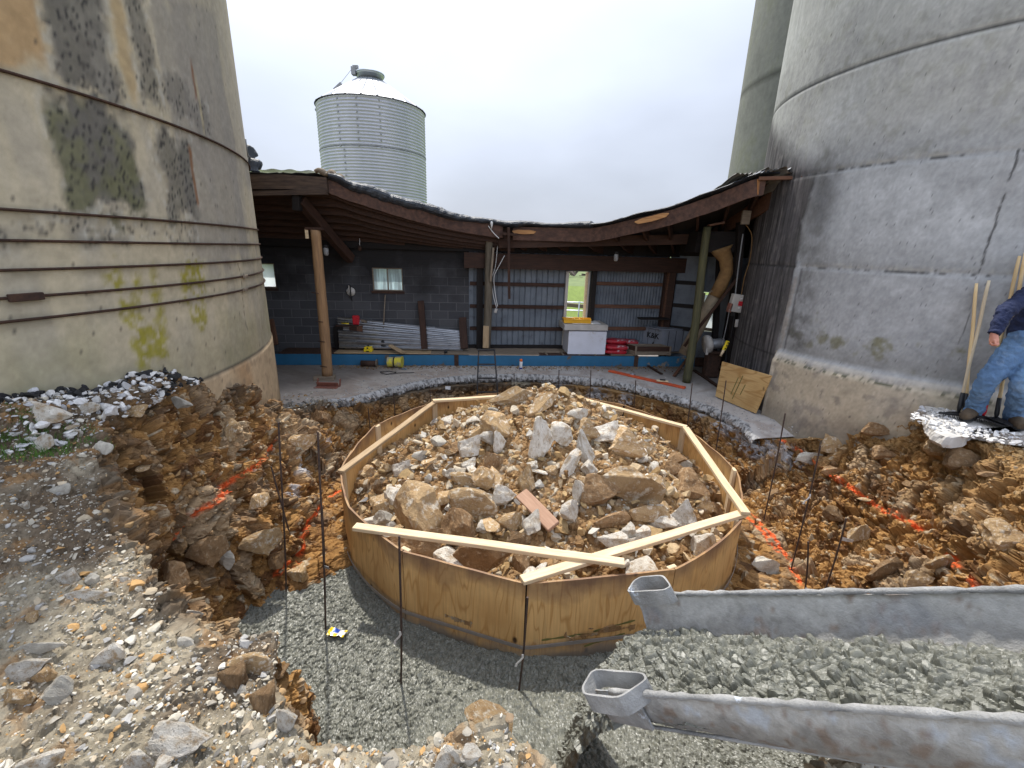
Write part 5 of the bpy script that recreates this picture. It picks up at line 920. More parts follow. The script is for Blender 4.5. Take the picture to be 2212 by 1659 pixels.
bp = N.new('ShaderNodeBump'); bp.inputs['Strength'].default_value = .5; bp.inputs['Distance'].default_value = .01; iv = N.new('ShaderNodeMath'); iv.operation = 'SUBTRACT'; n2_ = N.new('ShaderNodeTexNoise'); n2_.inputs['Scale'].default_value = 40; Lk.new(n2_.outputs[0], iv.inputs[0]); Lk.new(br.outputs['Fac'], iv.inputs[1]); Lk.new(iv.outputs[0], bp.inputs['Height']); Lk.new(bp.outputs[0], b.inputs['Normal'])
def uz(px, py): p = onwall(px, py); return p.x, p.z
w1a, w1b = uz(803, 578), uz(871, 629); w2a, w2b = uz(560, 568), uz(598, 622)
U0, U1 = -7.2, uz(1013, 650)[0]; ZT_ = 2.48
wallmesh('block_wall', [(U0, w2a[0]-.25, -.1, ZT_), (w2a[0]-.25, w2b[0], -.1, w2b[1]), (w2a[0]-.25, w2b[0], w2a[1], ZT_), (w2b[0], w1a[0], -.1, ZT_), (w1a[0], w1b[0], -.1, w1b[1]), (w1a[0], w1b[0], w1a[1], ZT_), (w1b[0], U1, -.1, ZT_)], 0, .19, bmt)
def window(a, b_, panes, glass, mt='soot_wood'):
    wn = wallmesh('window', [(a[0], a[0]+.022, b_[1], a[1]), (b_[0]-.022, b_[0], b_[1], a[1]), (a[0]+.022, b_[0]-.022, a[1]-.022, a[1]), (a[0]+.022, b_[0]-.022, b_[1], b_[1]+.022)]+[(a[0]+(b_[0]-a[0])*k/panes-.009, a[0]+(b_[0]-a[0])*k/panes+.009, b_[1]+.022, a[1]-.022) for k in range(1, panes)], .02, .06, M_['grey_wood'])
    for k in range(panes):
        g_ = wallmesh('pane', [(a[0]+(b_[0]-a[0])*k/panes+.012, a[0]+(b_[0]-a[0])*(k+1)/panes-.012, b_[1]+.01, a[1]-.01)], .036, .040, glass, wn)
    wallmesh('sill', [(a[0]-.03, b_[0]+.03, b_[1]-.05, b_[1])], -.03, .10, M_['dark_wood'], wn); return wn
window(w1a, w1b, 2, M_['glass']); window(w2a if False else (w2a[0]-.25, w2a[1]), w2b, 1, M_['glass_bright'])
# metal siding with real ribs
def siding(name, u0, u1, z0, z1, pitch, depth, mt, rib=.12, fine=False):
    us = []; u = u0; V = []
    while u < u1:
        if fine: us += [(u+pitch*k/8, depth*.5*math.cos(2*math.pi*k/8)) for k in range(8)]
        else: us += [(u, 0), (u+pitch*.40, 0), (u+pitch*.40+.006, depth), (u+pitch*.47, depth), (u+pitch*.47+.006, 0), (u+pitch*.86, 0), (u+pitch*.86+.012, depth*1.6), (u+pitch*.95, depth*1.6), (u+pitch*.95+.01, 0)]
        u += pitch
    us = [q for q in us if q[0] <= u1]+[(u1, 0)]; c = 1/math.cos(YAW)
    for (u, d_) in us: V += [(u*c, -d_*0+.03+d_, z0), (u*c, .03+d_, z1)]
    n = len(us); V += [(x, y+.004, z) for x, y, z in V]
    F = [(2*i, 2*i+2, 2*i+3, 2*i+1) for i in range(n-1)]+[(2*n+2*i+1, 2*n+2*i+3, 2*n+2*i+2, 2*n+2*i) for i in range(n-1)]
    me = bpy.data.meshes.new(name); me.from_pydata(V, [], F); me.update(); o = link(name, me, mt, shed); M = Matrix.LocRotScale(Vector((0, WA, 0)), RY.to_quaternion(), None); M = wmat(shed).inverted() @ M; o.location = M.to_translation(); o.rotation_euler = M.to_euler(); return o
UD0, UD1 = uz(1222, 650)[0], uz(1270, 650)[0]
siding('metal_siding', U1+.0, UD0-.02, .12, 2.5, .245, .016, M_['tin_wall']); siding('metal_siding', UD1+.02, 3.42, .12, 2.5, .068, .018, M_['tin_wall'], fine=True)
wallmesh('metal_siding', [(UD0-.02, UD1+.02, 1.96, 2.5)], .03, .034, M_['tin_wall'])
for (px0, px1, mt) in ((1015, 1220, 'dark_wood'), (1284, 1432, 'red_wood')):
    for py in (612, 661, 709): a, b_ = uz(px0, py), uz(px1, py+3); wallmesh('girt', [(a[0], b_[0], a[1]-.038, a[1]+.038)], -.018, .02, M_[mt])
wallmesh('sill_board', [(U1, UD0, .25, .33)], -.03, .02, M_['soot_wood'])
for (px, wd_, mt) in ((1036, .13, 'soot_wood'), (1277, .10, 'soot_wood'), (1434, .10, 'red_wood')): u = uz(px, 650)[0]; wallmesh('stud', [(u-wd_/2, u+wd_/2, .2, 2.3)], -.14, -.02, M_[mt])
wallmesh('stud', [(2.55+.75, 2.55+.84, .2, 2.2)], -.10, -.02, M_['dark_wood'])
wallmesh('door_frame', [(UD0-.03, UD0+.03, .25, 1.96), (UD1-.035, UD1, .25, 1.96)], -.03, .10, M_['dirty_white'])
wallmesh('door_frame', [(UD1-.075, UD1-.036, .25, 1.95)], -.01, .08, M_['lumber'])
wallmesh('header_beam', [(U1-.1, 3.9, 1.99, 2.30)], -.22, -.15, M_['dark_wood']); wallmesh('wall_plate', [(U0, 4.2, 2.32, 2.58)], -.12, .0, M_['soot_wood'])
# right end wall
E0, E1 = Vector((3.42, WA+WB*3.42, 0)), Vector((5.0, 9.15, 0)); ed_ = (E1-E0).normalized()
def epanel(name, t0, t1, z0, z1, th, mt, off=0, parent=shed):
    a = E0.lerp(E1, t0); b_ = E0.lerp(E1, t1); n_ = Vector((ed_.y, -ed_.x, 0)); p = (a+b_)/2+n_*off; p.z = (z0+z1)/2
    return box(name, ((b_-a).length, th, z1-z0), p, mt, parent, Matrix.Rotation(math.atan2(ed_.y, ed_.x), 3, 'Z'), bev=0)
epanel('metal_siding', 0, .42, 0, 2.4, .01, M_['tin_wall']); epanel('metal_siding', .42, .60, 0, .78, .01, M_['tin_wall']); epanel('metal_siding', .42, .60, 1.62, 2.4, .01, M_['tin_wall']); epanel('metal_siding', .60, 1, 0, 2.4, .01, M_['tin_wall']); epanel('gable_board', .0, .5, 2.35, 2.72, .02, M_['soot_wood'], .01); epanel('gable_board', .5, 1.15, 2.35, 3.0, .02, M_['soot_wood'], .01)
wn = epanel('window', .42, .60, .80, .86, .05, M_['grey_wood'], .02); epanel('pane', .44, .58, .86, 1.56, .006, M_['glass_bright'], 0, wn); epanel('frame', .42, .44, .86, 1.6, .05, M_['grey_wood'], .021, wn); epanel('frame', .58, .60, .86, 1.6, .05, M_['grey_wood'], .021, wn)
for z0 in (.75, 1.25, 1.75): epanel('girt', 0, .4, z0, z0+.08, .04, M_['soot_wood'], .03)
epanel('stud', .02, .10, .1, 2.3, .09, M_['dark_wood'], .09); epanel('stud', .36, .41, .1, 2.3, .09, M_['soot_wood'], .09); epanel('stud', .70, .76, .1, 2.4, .09, M_['soot_wood'], .09)
wallmesh('shelf', [(2.75, 3.42, .98, 1.01)], -.35, -.14, M_['soot_wood'])
# ---- roof: ruled surface from the sagging cut front edge to the back wall
FR = [((545, 378), 7.9), ((620, 379), 7.9), ((697, 382), 7.92), ((745, 400), 8.05), ((800, 418), 8.25), ((880, 444), 8.6), ((970, 468), 9.0), ((1060, 484), 9.2), ((1120, 488), 9.25), ((1180, 489), 9.2), ((1280, 490), 8.95), ((1370, 471), 8.5), ((1450, 451), 8.1), ((1545, 419), 7.7), ((1640, 382), 7.3)]
FP = [aty(*p, Y) for p, Y in FR]; FP = [Vector((-7.2, 7.95, FP[0].z))]+FP; FP.append(Vector((FP[-1].x+.42, FP[-1].y+.02, FP[-1].z+.02)))
def cat(Ps, u):
    n = len(Ps)-1; u = min(max(u, 0), .99999)*n; i = int(u); t = u-i; p = [Ps[max(i-1, 0)], Ps[i], Ps[min(i+1, n)], Ps[min(i+2, n)]]
    return .5*((2*p[1])+(p[2]-p[0])*t+(2*p[0]-5*p[1]+4*p[2]-p[3])*t*t+(3*p[1]-p[0]-3*p[2]+p[3])*t**3)
NU = 120; FX = [cat(FP, i/NU) for i in range(NU+1)]; xl, xr = -7.2, 5.2
def back(i): u = i/NU; x = xl+(xr-xl)*((FX[i].x-FX[0].x)/(FX[-1].x-FX[0].x)); return wp(x, 2.50, -.15)
def roofp(i, t, dz=0):
    i = min(max(i, 0), NU); k = int(i); f_ = i-k; a = FX[k].lerp(FX[min(k+1, NU)], f_); b_ = back(k).lerp(back(min(k+1, NU)), f_); p = a.lerp(b_, t)
    return Vector((p.x, p.y, p.z+dz-.12*math.sin(math.pi*t)*math.sin(math.pi*i/NU)))
V = []; NT = 16
for i in range(NU+1):
    for j in range(NT+1): p = roofp(i, j/NT, .03+.008*math.sin(i*1.9)); V.append(p-shed.location)
n0 = len(V); V += [v+Vector((0, 0, .012)) for v in V]; F = []; MI = []
for i in range(NU):
    for j in range(NT):
        a = i*(NT+1)+j; q = (a, a+NT+1, a+NT+2, a+1); F.append(q); F.append(tuple(k+n0 for k in q[::-1])); 
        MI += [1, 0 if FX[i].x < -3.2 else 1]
for j in range(NT): F.append((j, j+1, j+1+n0, j+n0)); MI.append(1); a = NU*(NT+1)+j; F.append((a+1, a, a+n0, a+1+n0)); MI.append(1)
for i in range(NU): a = i*(NT+1); F.append((a+NT+1, a, a+n0, a+NT+1+n0)); MI.append(1)
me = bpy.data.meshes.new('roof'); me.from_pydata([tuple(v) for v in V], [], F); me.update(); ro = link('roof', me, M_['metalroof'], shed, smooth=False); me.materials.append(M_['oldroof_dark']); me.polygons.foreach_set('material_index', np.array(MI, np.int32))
def polybeam(name, pts, wd, ht, mt, parent=shed, drop=0):
    """board of height ht and width wd that follows a bent line"""
    n = len(pts); V = []; L = 0; s0 = shed.location if parent is shed else Vector((0, 0, 0))
    for i, p in enumerate(pts):
        t = (pts[min(i+1, n-1)]-pts[max(i-1, 0)]); t.z = 0; t.normalize(); y = Vector((-t.y, t.x, 0))
        j1, j2 = random.uniform(-.003, .003), random.uniform(-.004, .004)
        for (a, b_) in ((-.5, 0), (.5, 0), (.5, -1), (-.5, -1)): V.append(p+y*(wd*a+j1)+Vector((0, 0, ht*b_-drop+j2))-(wmat(parent).translation if parent else Vector((0, 0, 0))))
    F = [(i*4+k, (i+1)*4+k, (i+1)*4+(k+1) % 4, i*4+(k+1) % 4) for i in range(n-1) for k in range(4)]+[(3, 2, 1, 0), tuple((n-1)*4+k for k in range(4))]
    me = bpy.data.meshes.new(name); me.from_pydata([tuple(v) for v in V], [], F); me.update(); return link(name, me, M_[mt] if isinstance(mt, str) else mt, parent)
def nearest(px): return min(range(NU+1), key=lambda i: abs(1106+FPX*((FX[i].x)/(FX[i].y*_cp-(FX[i].z-CAMH)*_sp))-px))
iA, iB, iC, iD = nearest(697), nearest(1075), nearest(1095), nearest(1640)
gw = {}
M_['edge_wood'] = wood('charred_edge_wood', (.11, .075, .055), (.05, .035, .03), (.17, .13, .10))
FASC = wood('worn_brown_fascia', (.115, .062, .045), (.055, .033, .027), (.24, .15, .10), st=(2, 10, 6), scale=2.5, t3=(.6, .8), bump=.5)
polybeam('fascia', [FX[i] for i in range(iA, iB+1)], .045, .235, FASC); polybeam('fascia', [FX[i]+Vector((0, .0, -.02)) for i in range(iC, iD+1)], .045, .25, FASC); polybeam('fascia', [FX[i]+Vector((0, .10, 0)) for i in range(iA+2, iB+10)], .045, .235, 'dark_wood')
polybeam('edge_beam', [Vector((-6.0, 7.9, FX[10].z)), FP[1], FP[2], FX[iA]+Vector((.0, 0, 0))], .16, .22, 'edge_wood'); polybeam('edge_beam', [Vector((-6.0, 7.87, FX[10].z-.23)), aty(545, 413, 7.86), aty(706, 411, 7.86)], .12, .07, 'edge_wood')
# pale scars where the fascia was cut
for (px, py, L_, h_) in ((1132, 501, .46, .08), (1407, 472, .60, .09)):
    r_ = ray(px, py); i0 = nearest(px); p = Vector((0, 0, CAMH))+Vector(r_)*((FX[i0].y-.05)/r_[1]); tg = (FX[min(i0+2, NU)]-FX[max(i0-2, 0)]).normalized(); V = []; 
    nrm = tg.cross(Vector((0, 0, 1))).normalized(); nrm = nrm if nrm.y < 0 else -nrm; upv = nrm.cross(tg).normalized(); upv = upv if upv.z > 0 else -upv
    p = p+nrm*.0
    for k in range(28): a = 2*math.pi*k/28; V.append(p+tg*(L_/2*math.copysign(abs(math.cos(a))**.7, math.cos(a))*(1+.06*math.sin(5*a)))+upv*(h_/2*math.copysign(abs(math.sin(a))**.8, math.sin(a))*(1+.08*math.sin(7*a))))
    V2 = [v+nrm*(-.012) for v in V]; me = bpy.data.meshes.new('bare_wood_scar'); me.from_pydata([tuple(v-shed.location) for v in V+V2], [], [tuple(range(28))]+[(k, k+28, (k+1) % 28+28, (k+1) % 28) for k in range(28)]); me.update(); link('bare_wood_scar', me, wood('bare_wood', (.50, .27, .11), (.33, .16, .07), (.16, .09, .06), st=(1, 1, 12), scale=4), shed)
# joists on the left run along the front, rafters on the right run to the back
for k, t in enumerate((.10, .22, .34, .46, .58, .70, .82, .93)):
    polybeam('joist', [roofp(i, t, -.0) for i in range(4, nearest(1075)+1, 3)], .045, .19, 'dark_wood')
i0 = nearest(1085)
for k in range(11):
    i = i0+(NU-i0-1)*k/10; pts = [roofp(i, t, -.0) for t in (.02, .25, .5, .75, .98)]; polybeam('rafter', pts, .045, .17, 'dark_wood')
pts = [roofp(NU-1, t, .0) for t in (-.0, .25, .5, .75, .98)]; polybeam('rafter', pts, .05, .26, 'dark_wood')
lathe('joist_end', [(.0, -.0), (.09, 0), (.09, .02)], aty(740, 437, 8.2), M_['grey_wood'], shed, 12) if False else None
# big diagonal timber behind the left pole, and its stub
a = aty(648, 432, 7.95); b_ = onwall(757, 560, .15); beam('diagonal_beam', a, b_, .14, .17, M_['dark_wood'], shed); beam('hanger', aty(641, 415, 7.9), aty(643, 455, 7.9), .12, .12, M_['soot_wood'], shed, upv=(0, 1, 0))
beam('tie_beam', aty(1077, 526, 9.35), aty(1597, 514, 8.9), .05, .19, M_['dark_wood'], shed); a, b_ = aty(1215, 516, 9.28), aty(1385, 520, 9.20)
V = [a+Vector((0, 0, .0)), (a*2+b_)/3+Vector((0, 0, .035)), (a+b_)/2+Vector((0, 0, .022)), b_, (a+b_)/2+Vector((0, 0, -.01)), (a*2+b_)/3+Vector((0, 0, .012))]; V2 = [v+Vector((0, .03, 0)) for v in V]; me = bpy.data.meshes.new('fresh_split'); me.from_pydata([tuple(v-shed.location) for v in V+V2], [], [(0, 1, 2, 3, 4, 5)]+[(i, (i+1) % 6, (i+1) % 6+6, i+6) for i in range(6)]); me.update(); link('fresh_split', me, M_['lumber_old'], shed)
beam('hanging_stub', aty(1099, 492, 9.12), aty(1100, 645, 9.12), .05, .15, M_['dark_wood'], shed, upv=(0, 1, 0)); beam('cross_block', aty(1085, 505, 9.1), aty(1118, 507, 9.1), .05, .05, M_['dark_wood'], shed)
# poles
def pole(px, py, z, topx, topy, mt, r0, name='pole', wob=.012, Y=None):
    p = aty(px, py, Y) if Y else atz(px, py, z); t_ = aty(topx, topy, p.y); pts = []; n = 24
    for i in range(n+1): t = i/n; pts.append(p.lerp(t_, t)+Vector((wob*math.sin(t*5), wob*.5*math.cos(t*7), 0)))
    me_ = tube(name, pts, [r0*(1.06-.16*i/n+.02*math.sin(i*1.7)) for i in range(n+1)], M_[mt], shed, 14); return p, t_
pl, pt = pole(707, 812, .07, 683, 497, 'pole_tan', .088); box('base_block', (.36, .16, .10), pl+Vector((-.04, -.02, -.04)), M_['grey_wood'], shed, Matrix.Rotation(R(8), 3, 'Z')); box('pole_cap', (.28, .10, .04), pt+Vector((-.03, 0, .02)), M_['dark_wood'], shed); box('shim', (.05, .03, .16), pt+Vector((-.15, -.03, -.06)), M_['lumber'], shed)
for (px, py) in ((682, 633), (692, 695), (696, 738), (700, 792)): q = aty(px, py, pl.y-.09); tube('nail', [q+Vector((-.07, 0, .008)), q+Vector((.05, -.01, -.004))], .008, M_['rust'], shed, 6)
pr_, prt = pole(1483, 826, .0, 1530, 490, 'pole_green', .075); box('pole_cap', (.26, .12, .035), prt+Vector((.12, -.02, .05)), M_['red_wood'], shed, Matrix.Rotation(R(-12), 3, 'Y'))
pc, pct = pole(1050, 752, .25, 1059, 500, 'pole_grey', .085, Y=9.38); beam('pole_splice', aty(1066, 535, pc.y-.08), aty(1060, 608, pc.y-.08), .04, .12, M_['grey_wood'], shed, upv=(0, 1, 0)); beam('pole_foot', aty(1051, 703, pc.y-.03), aty(1049, 750, pc.y-.03), .12, .16, M_['lumber_old'], shed, upv=(0, 1, 0))
# roof covering along the cut edge: bunched black tarp and torn sheets
def rag(name, line, wfun, seed, mt, parent=shed, seg=14, amp=.35):
    n = len(line); V = []
    for i, p in enumerate(line):
        t = (line[min(i+1, n-1)]-line[max(i-1, 0)]).normalized(); y = t.cross(Vector((0, 0, 1))).normalized(); z = y.cross(t); wy, wz = wfun(i/(n-1))
        for k in range(seg): a = 2*math.pi*k/seg; V.append(p+y*(wy*math.cos(a))+z*(wz*math.sin(a)))
    V = np.array([v[:] for v in V]); c = np.repeat(np.array([p[:] for p in line]), seg, 0); d = V-c; k = 1+amp*fbm(V, .22, 3, seed)+.3*amp*np.abs(vnoise(V*[1, 1, 1.5], .10, seed+3)); V = c+d*k[:, None]
    F = np.array([(i*seg+k, i*seg+(k+1) % seg, (i+1)*seg+(k+1) % seg, (i+1)*seg+k) for i in range(n-1) for k in range(seg)])
    off = np.array(wmat(parent).translation[:]) if parent else 0; return link(name, npmesh(name, V-off, F), M_[mt], parent, smooth=False)
ln = [roofp(iA+(NU-2-iA)*i/260, .012, .045+.012*math.sin(i*.21)) for i in range(261)]
rag('tarp_roll', ln, lambda u: (.12+.02*math.sin(u*31), (.042+.012*abs(math.sin(u*17))+.035*math.exp(-((u-.2)/.14)**2))*(1-.55*(u > .62))), 5, 'tarp', amp=.5)
ln = [roofp(iA-3+9*i/40, -.005, .06+.02*math.sin(i*.4)) for i in range(41)]; rag('torn_felt', ln, lambda u: (.06, .028+.02*math.sin(u*9)**2), 15, 'grey_wood', amp=.9)
p = roofp(NU, .02)
# torn corrugated sheets at the right corner
def sheet(name, O_, ux, uy, W_, L_, mt, amp=.018, pitch=.068, curl=.0, parent=shed, seed=1, curly=0, th=.002, jag=0):
    nx, ny = max(12, int(W_/pitch*6)), 14; V = []; ux, uy = Vector(ux).normalized(), Vector(uy).normalized(); nz2 = ux.cross(uy).normalized()
    for i in range(nx+1):
        for j in range(ny+1):
            s_, t = W_*i/nx, L_*j/ny; jj = jag*math.sin(i*.9+seed)*(j == ny or j == 0)
            V.append(Vector(O_)+ux*s_+uy*(t+jj)+nz2*(amp*math.sin(2*math.pi*s_/pitch)+curl*(s_/W_-.5)**2*4+curly*(t/L_)**2))
    V = np.array([v[:] for v in V]); V += (fbm(V, .3, 2, seed)*.02)[:, None]*np.array(nz2[:]); off = np.array(wmat(parent).translation[:]) if parent else 0
    V2 = V-np.array(nz2[:])*th; n = len(V); F = gridF(nx+1, ny+1); o = npmesh(name, np.concatenate([V, V2])-off, np.concatenate([F, F[:, ::-1]+n])); return link(name, o, M_[mt], parent)
c0 = aty(1640, 382, 7.3)
sa, sb = aty(1652, 358, 7.25), aty(1750, 372, 6.98); sheet('torn_roof_sheet', sa, sb-sa, (-.25, 1, -.22), (sb-sa).length, .9, 'oldroof', amp=.028, pitch=.21, curl=-.05, seed=11, jag=.03)
sheet('torn_roof_sheet', c0+Vector((-.32, .05, .02)), (1, -.08, .08), (-.05, 1, -.22), 1.0, 1.6, 'oldroof', curl=.03, jag=.02); sheet('torn_roof_sheet', c0+Vector((-.05, -.06, .11)), (1, -.20, -.02), (-.3, 1, -.25), .72, .5, 'galv_dull', curl=-.07, seed=4, jag=.03)
sheet('torn_roof_sheet', c0+Vector((.60, -.32, .02)), (1, .1, .10), (.1, .8, .1), .32, .35, 'galv_dull', curl=.05, seed=9, pitch=.12); sheet('foil_flap', c0+Vector((.50, -.28, .05)), (1, .05, -.35), (.0, .5, .6), .3, .2, 'white', amp=.006, pitch=.15, curl=.04, seed=3)
polybeam('rafter', [c0+Vector((.42, -.42, .0)), c0+Vector((.40, 1.0, -.30)), c0+Vector((.2, 2.2, -.7))], .05, .27, 'red_wood')
beam('edge_board', c0+Vector((-.02, -.03, -.03)), c0+Vector((.62, -.30, -.03)), .05, .05, M_['red_wood'], shed)
beam('broken_end', c0+Vector((.0, .0, -.03)), c0+Vector((.035, -.01, -.25)), .06, .05, M_['lumber_old'] if False else wood('split_orange_wood', (.42, .19, .07), (.22, .10, .04), (.1, .05, .03)), shed, upv=(0, 1, 0))
# white metal roof strip rising on the left, torn flashing by the silo
sheet('white_roof_sheet', Vector((-5.6, 7.90, FX[10].z+.085)), (1, 0, 0), (0, 1, .03), 2.32, 1.3, 'metalroof', amp=.012, pitch=.30, seed=6)
ln = [aty(533+16*t, 318+52*t, 7.6-.3*t) for t in np.linspace(0, 1, 26)]; rag('torn_flashing', ln, lambda u: (.05+.05*math.sin(u*7)**2, .04+.03*math.sin(u*11)), 25, 'tarp', amp=1.1)
tube('flashing_edge', [aty(530, 300, 7.2), aty(534, 330, 7.25), aty(545, 352, 7.4)], .012, M_['galv_dull'], shed, 6)
# cables, lamps
def cable(name, pix, Y, r_=.009, mt='white', label=None, cat_='cable', parent=None):
    P_ = [aty(px, py, Y) for px, py in pix]; pts = [cat(P_, i/30) for i in range(31)]; o = tube(name, pts, r_, M_[mt], parent, 6)
    if label: tag(o, label, cat_)
    return o
cable('cable', [(1075, 530), (1070, 575), (1062, 605), (1066, 640), (1073, 665)], 9.45, label='white electric cable hanging beside the grey centre pole, left strand'); cable('cable', [(1090, 552), (1075, 580), (1067, 600), (1070, 635), (1075, 662)], 9.42, label='white electric cable looping from the hanging stub to the socket'); cable('cable', [(1055, 488), (1065, 502), (1078, 515)], 9.15, label='short white cable under the roof edge over the centre pole')
so_ = empty('socket_box', aty(1071, 671, 9.4), 'small grey socket box dangling on the white cables', 'socket box'); box('case', (.07, .05, .10), so_.location, M_['galv_dull'], so_, Matrix.Rotation(.3, 3, 'Y')); box('cover', (.055, .01, .085), so_.location+Vector((0, -.03, 0)), M_['dirty_white'], so_, Matrix.Rotation(.3, 3, 'Y'))
tag(lathe('hanging_plug', [(.002, -.10), (.02, -.03), (.03, .03), (.012, .05)], aty(1062, 476+8, 9.12), M_['white'], None, 10), 'little white cone-shaped scrap hanging from the roof edge', 'scrap')
def jar_light(px, py, Y, label):
    q = aty(px, py, Y); e = empty('jar_light', q, label, 'light'); lathe('base', [(.05, .09), (.05, .05), (.035, .04)], q, M_['black'], e, 14); lathe('glass_jar', [(.034, .04), (.045, .02), (.045, -.07), (.03, -.10), (.002, -.105)], q, mat('jar_glass', (.55, .56, .56), (.4, .41, .42), 5, .2, 0, trans=.4), e, 14)
jar_light(704, 540, 8.6, 'dusty glass jar light hanging beside the left pole'); jar_light(1331, 553, 9.3, 'glass jar light under the dark roof right of centre'); 
e = empty('bulb_holder', aty(777, 530, 9.2), 'bent wire bulb holder under the left joists', 'bulb holder'); tube('wire', [aty(777, 515, 9.2), aty(777, 530, 9.2)], .006, M_['white'], e, 6); lathe('holder', [(.02, .04), (.04, .0), (.03, -.05), (.002, -.06)], aty(777, 535, 9.2), M_['rust'], e, 10)
# ================================================================== PLATFORM (blue steel beam and old decking)
def fb(px, py, off=0): return online(px, py, FA-off, FB)
plat = empty('platform', (0, 9.3, 0), 'low deck of old boards behind a long worn blue steel beam', 'platform')
zt = .235
for (x0, x1, mt) in ((585, 984, 'blue'), (988, 1372, 'blue'), (1376, 1500, 'blue_worn')):
    a, b_ = fb(x0, 780), fb(x1, 780); beam('blue_beam', (a.x, a.y, .115), (b_.x, b_.y, .115), .035, .225, M_[mt], plat, bev=.003)
for x0 in (986, 1374): a = fb(x0, 780, .025); beam('joint_plate', (a.x, a.y, -.0), (a.x, a.y, .24), .09, .02, M_['rust'], plat, upv=(0, 1, 0))
a, b_ = fb(1500, 780), fb(1590, 778); beam('dark_beam', (a.x, a.y, .11), (b_.x, b_.y-.1, .11), .05, .2, M_['rust'], plat)
fd = Vector((1, FB, 0)).normalized()
def deck(name, x0, x1, o0, o1, mt, z=zt, th=.022, wob=0):
    n_ = Vector((-fd.y, fd.x, 0)); a, b_ = Vector((x0, FA+FB*x0, z)), Vector((x1, FA+FB*x1, z)); m_ = n_*((o0+o1)/2); return beam(name, a+m_+Vector((0, 0, wob)), b_+m_, o1-o0, th, M_[mt], plat, bev=.003)
xa = lambda px: fb(px, 765).x
deck('deck_sheet', xa(722), xa(930), -.01, .42, 'lumber_old', z=.255); deck('deck_board', xa(930), xa(960), -.01, .42, 'grey_wood', z=.25)
deck('rusty_grate', xa(600), xa(722), .02, .52, 'rust'); deck('rusty_grate', xa(925), xa(985), .02, .5, 'rust', z=.232)
deck('deck_board', xa(962), xa(1165), -.02, .24, 'grey_wood', z=.25); deck('deck_board', xa(962), xa(1215), .25, .62, 'grey_wood', z=.245); deck('rusty_grate', xa(1165), xa(1380), .02, .30, 'rust', z=.228); deck('deck_board', xa(1210), xa(1500), .31, .75, 'grey_wood', z=.24)
deck('deck_board', xa(722), xa(962), .43, .70, 'grey_wood', z=.235); deck('deck_board', xa(600), xa(722), .53, .70, 'dark_wood', z=.235); deck('deck_board', xa(1320), xa(1375), -.01, .30, 'grey_wood', z=.252)
for px in (1180, 1215, 1250, 1285, 1320): x = xa(px); deck('grate_rib', x, x+.04, .01, .30, 'grey_wood', z=.247)
# ---- things on and by the platform
def fbox(name, e, x0, x1, ytop, ybot, off, depth, mt, label=None, dz=0, z0=None):
    """box whose front face fills these sight lines on the plane off metres behind the blue beam"""
    a, b_ = fb(x0, ybot, -off), fb(x1, ybot, -off); c_ = fb((x0+x1)/2, ytop, -off); zb = (a.z+b_.z)/2 if z0 is None else z0; h = c_.z-zb; n_ = Vector((-fd.y, fd.x, 0))
    return box(name, ((b_-a).length, depth, h), (a+b_)/2*1.0*Vector((1, 1, 0)).length*0+Vector(((a.x+b_.x)/2, (a.y+b_.y)/2, zb+h/2))+n_*depth/2, M_[mt], e, Matrix.Rotation(math.atan(FB), 3, 'Z'), label=label), Vector(((a.x+b_.x)/2, (a.y+b_.y)/2, zb+h))
e = empty('chest', fb(1268, 762, -.06), 'white plastic chest with a lid, standing on the deck before the open doorway', 'chest')
fbox('body', e, 1226, 1307, 716, 762, .06, .62, 'white_plastic', z0=.25); o, tp = fbox('lid', e, 1219, 1313, 702, 714, .03, .70, 'dirty_white')
box('lid_panel', (.62, .45, .01), tp+Vector((.0, .34, .006)), M_['white'], e, Matrix.Rotation(math.atan(FB), 3, 'Z'))
def tray(px, lab, rz):
    q = Vector((fb(px, 700).x, 0, tp.z+.012)); q.y = FA+FB*q.x+.30; e = empty('tray', q, lab, 'tray', rz=rz)
    bm = bmesh.new()
    for (s_, l) in (((.36, .26, .012), (0, 0, .006)), ((.36, .012, .075), (0, -.125, .04)), ((.36, .012, .075), (0, .125, .04)), ((.012, .26, .075), (-.175, 0, .04)), ((.012, .26, .075), (.175, 0, .04)), ((.38, .02, .012), (0, -.132, .08)), ((.38, .02, .012), (0, .132, .08))): add_box(bm, s_, l)
    me = bpy.data.meshes.new('pan'); bm.to_mesh(me); bm.free(); link('pan', me, M_['yellow'], e); beam_ = bmesh.new(); add_box(beam_, (.008, .24, .06), (.03, 0, .04)); me = bpy.data.meshes.new('divider'); beam_.to_mesh(me); beam_.free(); link('divider', me, M_['yellow'], e)
tray(1238, 'left one of the two yellow trays on the white chest', .05); tray(1262, 'right one of the two yellow trays on the white chest', -.12)
# grey wooden feed box with stencilled letters
e = empty('feed_box', fb(1425, 745, -.62), 'big grey wooden feed box with black stencilled letters at the right of the deck', 'feed box', rz=0)
q0, q1, q2 = online(1391, 745, FA+.55, FB), online(1424, 762, FA+.40, FB), online(1498, 758, FA+.45, FB)
def fp(px, py, off): return online(px, py, FA+off, FB)
A_, B2, C2 = fp(1386, 750, .70), fp(1424, 764, .28), fp(1500, 760, .42); A_.z = B2.z = C2.z = .27; hz = fp(1424, 714, .28).z-.27
D_ = A_+(C2-B2); V = [A_, B2, C2, D_]; V = V+[v+Vector((0, 0, hz)) for v in V]
me = bpy.data.meshes.new('box_body'); me.from_pydata([tuple(v-e.location) for v in V], [], [(0, 1, 5, 4), (1, 2, 6, 5), (2, 3, 7, 6), (3, 0, 4, 7), (4, 5, 6, 7), (3, 2, 1, 0)]); me.update(); link('box_body', me, M_['greybox'], e)
